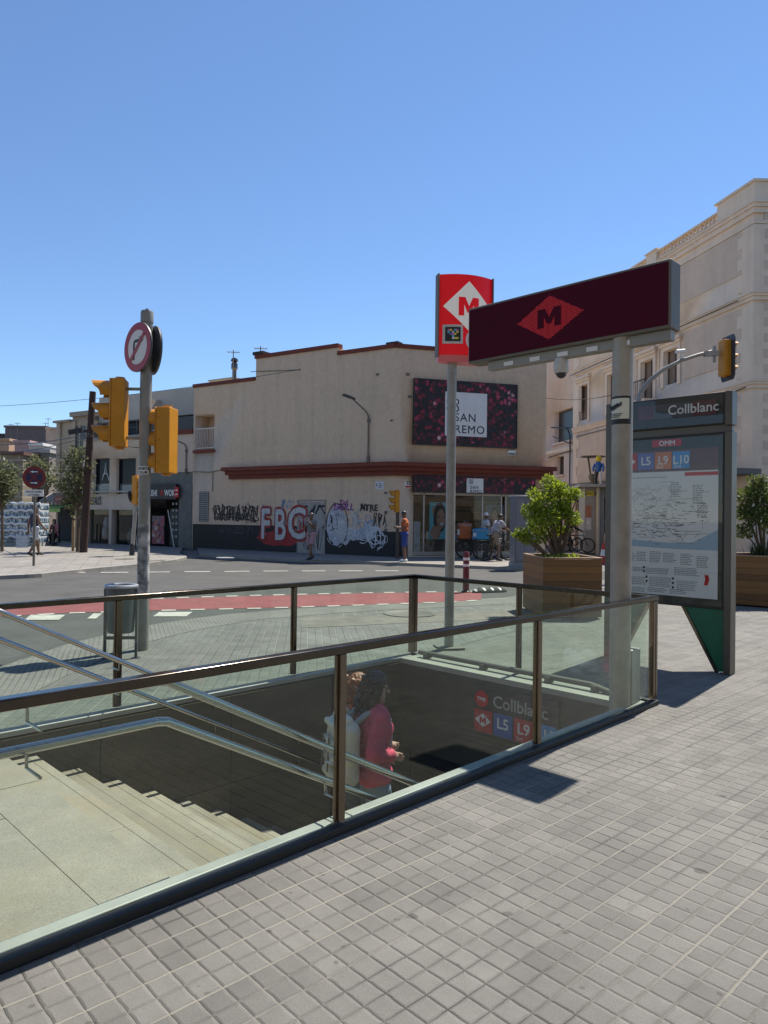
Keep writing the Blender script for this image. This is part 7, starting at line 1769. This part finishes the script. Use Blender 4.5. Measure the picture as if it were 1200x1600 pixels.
# ---- bicycles
def bicycle(label, loc, rotz, group, src=None):
    if src:
        t = copy_tree(src); t.location = loc; t.rotation_euler = (0, 0, rotz); t['label'] = label; return t
    t = thing('bicycle', label, 'bicycle', loc, rotz, group)
    for y in (-.55, .55):
        m = MB(); m.tube([(0, y+.33*cos(k*pi/16), .345+.33*sin(k*pi/16)) for k in range(32)], .028, 8, True); w = m.build('wheel', M_rubber, t)
        m = MB(); m.tube([(0, y+.295*cos(k*pi/16), .345+.295*sin(k*pi/16)) for k in range(32)], .012, 6, True); m.build('rim', M_greym, w)
        m = MB()
        for k in range(12): a = k*pi/6; m.cyl((.02 if k % 2 else -.02, y, .345), (0, y+.29*cos(a), .345+.29*sin(a)), .0025, seg=4)
        m.cyl((-.05, y, .345), (.05, y, .345), .025, seg=10); m.build('spokes', M_greym, w)
    m = MB(); P = dict(bb=(0, -.08, .30), seat=(0, -.25, .80), head=(0, .36, .82), hd2=(0, .40, .66), rear=(0, -.55, .345), front=(0, .55, .345))
    for a, b, r in (('bb', 'seat', .018), ('seat', 'head', .017), ('bb', 'hd2', .022), ('head', 'hd2', .022)): m.cyl(P[a], P[b], r, seg=10)
    for s in (-.05, .05):
        m.tube([(s*.3, -.12, .31), (s, -.55, .345)], .011, 8); m.tube([(s*.3, -.25, .76), (s, -.55, .345)], .010, 8); m.tube([(s*.6, .405, .65), (s, .55, .345)], .014, 8)
    m.build('frame', M_darkmetal, t)
    m = MB(); m.tube([(0, .35, .82), (0, .335, .96)], .014, 8); m.tube([(-.30, .27, 1.0), (-.22, .33, .99), (0, .34, .97), (.22, .33, .99), (.30, .27, 1.0)], .014, 8); m.build('handlebar', M_darkmetal, t)
    m = MB(); m.cyl((0, -.25, .8), (0, -.27, .92), .013, seg=8); m.slab([(-.07, -.40), (.07, -.40), (.06, -.28), (.018, -.12), (-.018, -.12), (-.06, -.28)], .92, .97); m.build('saddle', M_black, t, bevel=.01)
    m = MB(); m.tube([(-.03, -.08+.09*cos(k*pi/8), .30+.09*sin(k*pi/8)) for k in range(16)], .006, 6, True); m.bar((.04, -.08, .30), (.05, .06, .20), .02, .02); m.bar((-.04, -.08, .30), (-.05, -.22, .40), .02, .02); m.box(.05, .14, .04, .10, .19, .21); m.box(-.14, -.05, -.25, -.19, .39, .41); m.build('crank', M_greym, t)
    m = MB()
    for s in (-.07, .07): m.bar((s, -.55, .40), (s, -.55, .74), .012, .012)
    m.box(-.09, .09, -.78, -.30, .74, .755); m.build('rack', M_darkmetal, t)
    return t
gb = onfar(775, 876); ba = radians(-62)
bk1 = bicycle('black delivery bicycle under the person in grey, nearest of the shop row', gb, ba, 'delivery bicycles')
B1 = Fr(gb, ba)
person('person in a grey shirt leaning over a black bicycle at the shop window', B1.P(0, -.10), ba, STRAD, [('shirt', TSH, .018, cl('lightgrey', (.30, .29, .31))), ('shorts', SHORTS, .016, cl('khaki', (.22, .17, .13))), ('shoe', SHOE, .010, M_black)], ('short', HAIRB), SKIN2, scale=1.04, bulk=1.12)
gb2 = onfar(748, 873); gb2 = gb2+Vector((0, .35, 0))
bicycle('black bicycle carrying the orange box beside the steel totem pole', gb2, radians(-80), None, bk1)
gb3 = onfar(757, 873.5); gb3 = gb3+Vector((.35, .1, 0))
bicycle('black bicycle carrying the blue bag, behind the grey shirted rider', gb3, radians(-70), None, bk1)
def dbag(name, label, p, rz, w, d, h, col, grp='delivery bags'):
    t = thing(name, label, 'delivery bag', p, rz, grp); mt = mat('bag_'+name+str(len(MATS)), col, .6, var=.12, scale=6)
    m = MB(); m.box(-w/2, w/2, -d/2, d/2, 0, h); b = m.build('bag_body', mt, t, bevel=.04)
    m = MB(); m.box(-w/2-.01, w/2+.01, -d/2-.01, d/2+.01, h-.10, h-.07); m.build('seam', M_strap, b); m = MB(); m.box(-w*.3, w*.3, -d/2-.012, -d/2+.002, h*.25, h*.6); m.build('reflective_strip', M_white, b)
    m = MB(); m.tube([(-.08, 0, h-.005), (-.07, 0, h+.05), (.07, 0, h+.05), (.08, 0, h-.005)], .012, 6); m.build('handle', M_strap, t)
B2 = Fr(gb2, radians(-80)); B3 = Fr(gb3, radians(-70))
dbag('orange_delivery_box', 'orange delivery box behind the person with the white cap', B2.P(0, -.55, .76), radians(-80), .46, .46, .62, (.36, .10, .03))
dbag('blue_delivery_bag', 'bright blue delivery bag on the bicycle rack by the totem pole', B3.P(0, -.55, .76), radians(-70), .44, .50, .42, (.03, .26, .48))
gb4 = onfar(888, 862); bicycle('black bicycle with a yellow bag parked before the newsstand', gb4, radians(-65), None, bk1); B4 = Fr(gb4, radians(-65))
dbag('yellow_delivery_bag', 'yellow delivery bag on the bicycle beside the newsstand', B4.P(0, -.55, .76), radians(-65), .42, .46, .42, (.55, .34, .015))
person('person in black standing over the bicycle by the newsstand', B4.P(0, -.10), radians(-65), STRAD, [('jacket', LSH, .018, cl('ink', (.02, .02, .025))), ('trousers', TROU, .016, cl('ink', (.02, .02, .025))), ('shoe', SHOE, .010, M_black)], ('short', HAIRB), SKIN2)
gb5 = onfar(904, 864); bicycle('second black bicycle right of the one with the yellow bag', gb5+Vector((0, .5, 0)), radians(-95), None, bk1)

# ================================================================ trees and plants
def foliage(name, mt, par, clumps, n, size, seed, narrow=.42, up=.25):
    R = random.Random(seed); bm = bmesh.new(); tot = sum(c[1]**2 for c in clumps)
    for c, r in clumps:
        k = int(n*r*r/tot)
        for _ in range(k):
            d = Vector((R.gauss(0, 1), R.gauss(0, 1), R.gauss(0, 1))).normalized(); rad = r*(R.random()**.45)
            p = Vector(c)+Vector((d.x, d.y, d.z*.85))*rad
            a = (d+Vector((R.gauss(0, .6), R.gauss(0, .6), R.gauss(0, .6)+up))).normalized(); s = size*R.uniform(.6, 1.3)
            b = a.cross(Vector((R.gauss(0, 1), R.gauss(0, 1), R.gauss(0, 1)))).normalized(); nn_ = a.cross(b)
            w = s*narrow
            v = [bm.verts.new(p), bm.verts.new(p+a*s*.5+b*w*.5+nn_*s*.06), bm.verts.new(p+a*s), bm.verts.new(p+a*s*.5-b*w*.5+nn_*s*.06)]
            bm.faces.new((v[0], v[1], v[2])); bm.faces.new((v[0], v[2], v[3]))
    me = bpy.data.meshes.new(name); bm.to_mesh(me); bm.free(); return link_mesh(name, me, mt, par)
def stems(name, mt, par, base_, clumps, r0, r1, seed, trunk_top=None):
    R = random.Random(seed); m = MB(); b = Vector(base_)
    if trunk_top is not None:
        tt_ = Vector(trunk_top); m.tube([b, b.lerp(tt_, .5)+Vector((.02, .01, 0)), tt_], [r0, r0*.85, r0*.7], 9); b0 = tt_
    else: b0 = b
    for c, r in clumps:
        c = Vector(c); mid = b0.lerp(c, .5)+Vector((R.uniform(-.06, .06), R.uniform(-.06, .06), R.uniform(-.02, .08)))
        m.tube([b0-Vector((0, 0, .02)), mid, c], [r0*.6, r0*.4, r1], 6)
        for _ in range(3): m.tube([mid.lerp(c, .6), c+Vector((R.uniform(-1, 1), R.uniform(-1, 1), R.uniform(-.3, 1)))*r*.7], [r1, r1*.5], 5)
    return m.build(name, mt, par)
M_bark = mat('bark', (.13, .095, .065), .9, var=.3, scale=14, bump=.5, bscale=40)
LF_bright = leaf_material('bright_leaves', (.05, .085, .010), (.13, .20, .018), (.27, .33, .03))
LF_olive = leaf_material('olive_leaves', (.035, .045, .02), (.075, .09, .04), (.15, .16, .08))
LF_dark = leaf_material('dark_leaves', (.02, .04, .015), (.05, .085, .02), (.12, .15, .03))
# bright bush
P1 = Fr(pp, radians(3)); bc = P1.P(.45, .6, .9)
t = thing('bush', 'bright yellow green bush growing from the square wooden planter', 'bush', bc); FB = Fr(bc, 0)
def bcl(px, py, r, dy=0): x, z = FB.W(px, py, dy); return ((x, dy, z), r)
clumps = [bcl(863, 765, .20), bcl(848, 785, .22, -.1), bcl(880, 782, .20, .1), bcl(829, 800, .17), bcl(855, 808, .24, -.15), bcl(838, 822, .18, .1), bcl(815, 834, .13), bcl(822, 842, .12, -.1), bcl(893, 770, .12), bcl(903, 772, .09), bcl(876, 800, .20), bcl(893, 808, .14, -.1), bcl(900, 814, .09), bcl(866, 828, .16, .1), bcl(845, 840, .13), bcl(858, 752, .13, .1), bcl(833, 772, .10, .1), bcl(874, 760, .11), bcl(806, 836, .07), bcl(885, 825, .08)]
stems('stem', M_bark, t, (0, 0, -.05), clumps, .045, .008, 3)
foliage('crown', LF_bright, t, [(c, r*.9) for c, r in clumps], 5200, .066, 21, .45)
gc = P1.P(.35, .28, .885); t = thing('ground_plant', 'low green plant at the front of the square planter under the bush', 'plant', gc)
foliage('foliage', LF_bright, t, [((x, y, .07), .12) for x in (-.2, -.05, .1, .22) for y in (-.1, .08)], 900, .055, 5); m = MB(); 
for x in (-.2, -.05, .1, .22): m.tube([(x, 0, -.02), (x+.02, .01, .1)], .006, 5)
m.build('stem', M_bark, t)
# shrubs in the right planter
for i, (px, py, dy, n_, lab, mt) in enumerate(((1182, 800, 0, 3600, 'leafy green shrub in the many-sided planter at the right edge', LF_dark),)):
    sc2 = pc+Vector((.0, -.05, .85)); t = thing('bush', lab, 'bush', sc2); FB = Fr(sc2, 0)
    def bcl2(px, py, r, dy=0): x, z = FB.W(px, py, dy); return ((x, dy, z), r)
    cl2 = [bcl2(1168, 775, .22), bcl2(1185, 765, .22, .1), bcl2(1200, 785, .25), bcl2(1162, 800, .2, .1), bcl2(1180, 805, .25, -.1), bcl2(1205, 820, .25, .1), bcl2(1222, 780, .28), bcl2(1240, 800, .28), bcl2(1163, 830, .18), bcl2(1225, 835, .25), bcl2(1176, 750, .10), bcl2(1193, 748, .09)]
    stems('stem', M_bark, t, (0, 0, -.05), cl2, .04, .008, 8); foliage('crown', LF_dark, t, [(c, r*.9) for c, r in cl2], 5600, .07, 31, .5)
gp = pc+Vector((-.28, -.35, .86)); t = thing('spiky_plant', 'dark spiky grass plant at the front of the many-sided planter', 'plant', gp); R = random.Random(6)
m = MB()
for k in range(120):
    a = R.uniform(0, 2*pi); l = R.uniform(.25, .48); sp2_ = R.uniform(.1, .6); b = Vector((R.gauss(0, .08), R.gauss(0, .06), 0)); e = b+Vector((cos(a)*l*sp2_, sin(a)*l*sp2_, l*sqrt(max(.1, 1-sp2_**2)))); mid = b.lerp(e, .55)+Vector((0, 0, .04)); s_ = Vector((-sin(a), cos(a), 0))*.008
    vs_ = [m._v(q) for q in (b-s_, b+s_, mid+s_*.9, mid-s_*.9, e)]; m.bm.faces.new((vs_[0], vs_[1], vs_[2], vs_[3])); m.bm.faces.new((vs_[3], vs_[2], vs_[4]))
m.build('blades', leaf_material('blade_leaves', (.012, .022, .008), (.03, .05, .015), (.06, .08, .025)), t, normals=False)
# street trees at left
def tree(px, py, lab, cl_px, n, size, seed, Y=None, mt=LF_olive, trunk_px=None, r0=.07):
    g = G(px, py, .1); t = thing('street_tree', lab, 'tree', g, 0, 'street trees at left'); F_ = Fr(g, 0)
    cls = []; R = random.Random(seed)
    for x, y, r in cl_px: dy = R.uniform(-.5, .5); q = F_.W(x, y, dy); cls.append(((q[0], dy, q[1]), r))
    tp2 = F_.W(trunk_px[0], trunk_px[1]) if trunk_px else F_.W(px, py-70)
    stems('trunk', M_bark, t, (0, 0, -.1), cls, r0, .015, seed, (tp2[0], 0, tp2[1]))
    foliage('crown', mt, t, cls, n, size, seed+1, .45)
tree(121, 862.5, 'slender young olive green tree held by wooden stakes', [(118, 712, .4), (112, 728, .45), (128, 725, .45), (106, 745, .4), (122, 748, .55), (133, 750, .4), (100, 757, .35), (118, 768, .5), (131, 775, .4), (110, 783, .35), (128, 790, .3), (124, 705, .25), (118, 798, .25), (95, 765, .25)], 1700, .17, 41, trunk_px=(121, 795))
tree(3, 862, 'leafy tree at the very left edge in front of the stone house', [(-5, 735, .7), (8, 738, .45), (0, 755, .6), (14, 752, .35), (-14, 765, .6), (8, 770, .4), (-20, 745, .7), (4, 780, .35), (20, 762, .25)], 1300, .2, 51, trunk_px=(3, 800))
tree(73, 852, 'thin tree behind the round no stopping sign', [(56, 725, .45), (68, 735, .5), (60, 745, .4), (74, 748, .35), (50, 735, .35), (80, 755, .3)], 700, .2, 61, trunk_px=(70, 775))

bpy.data.scenes.remove(SCRATCH)
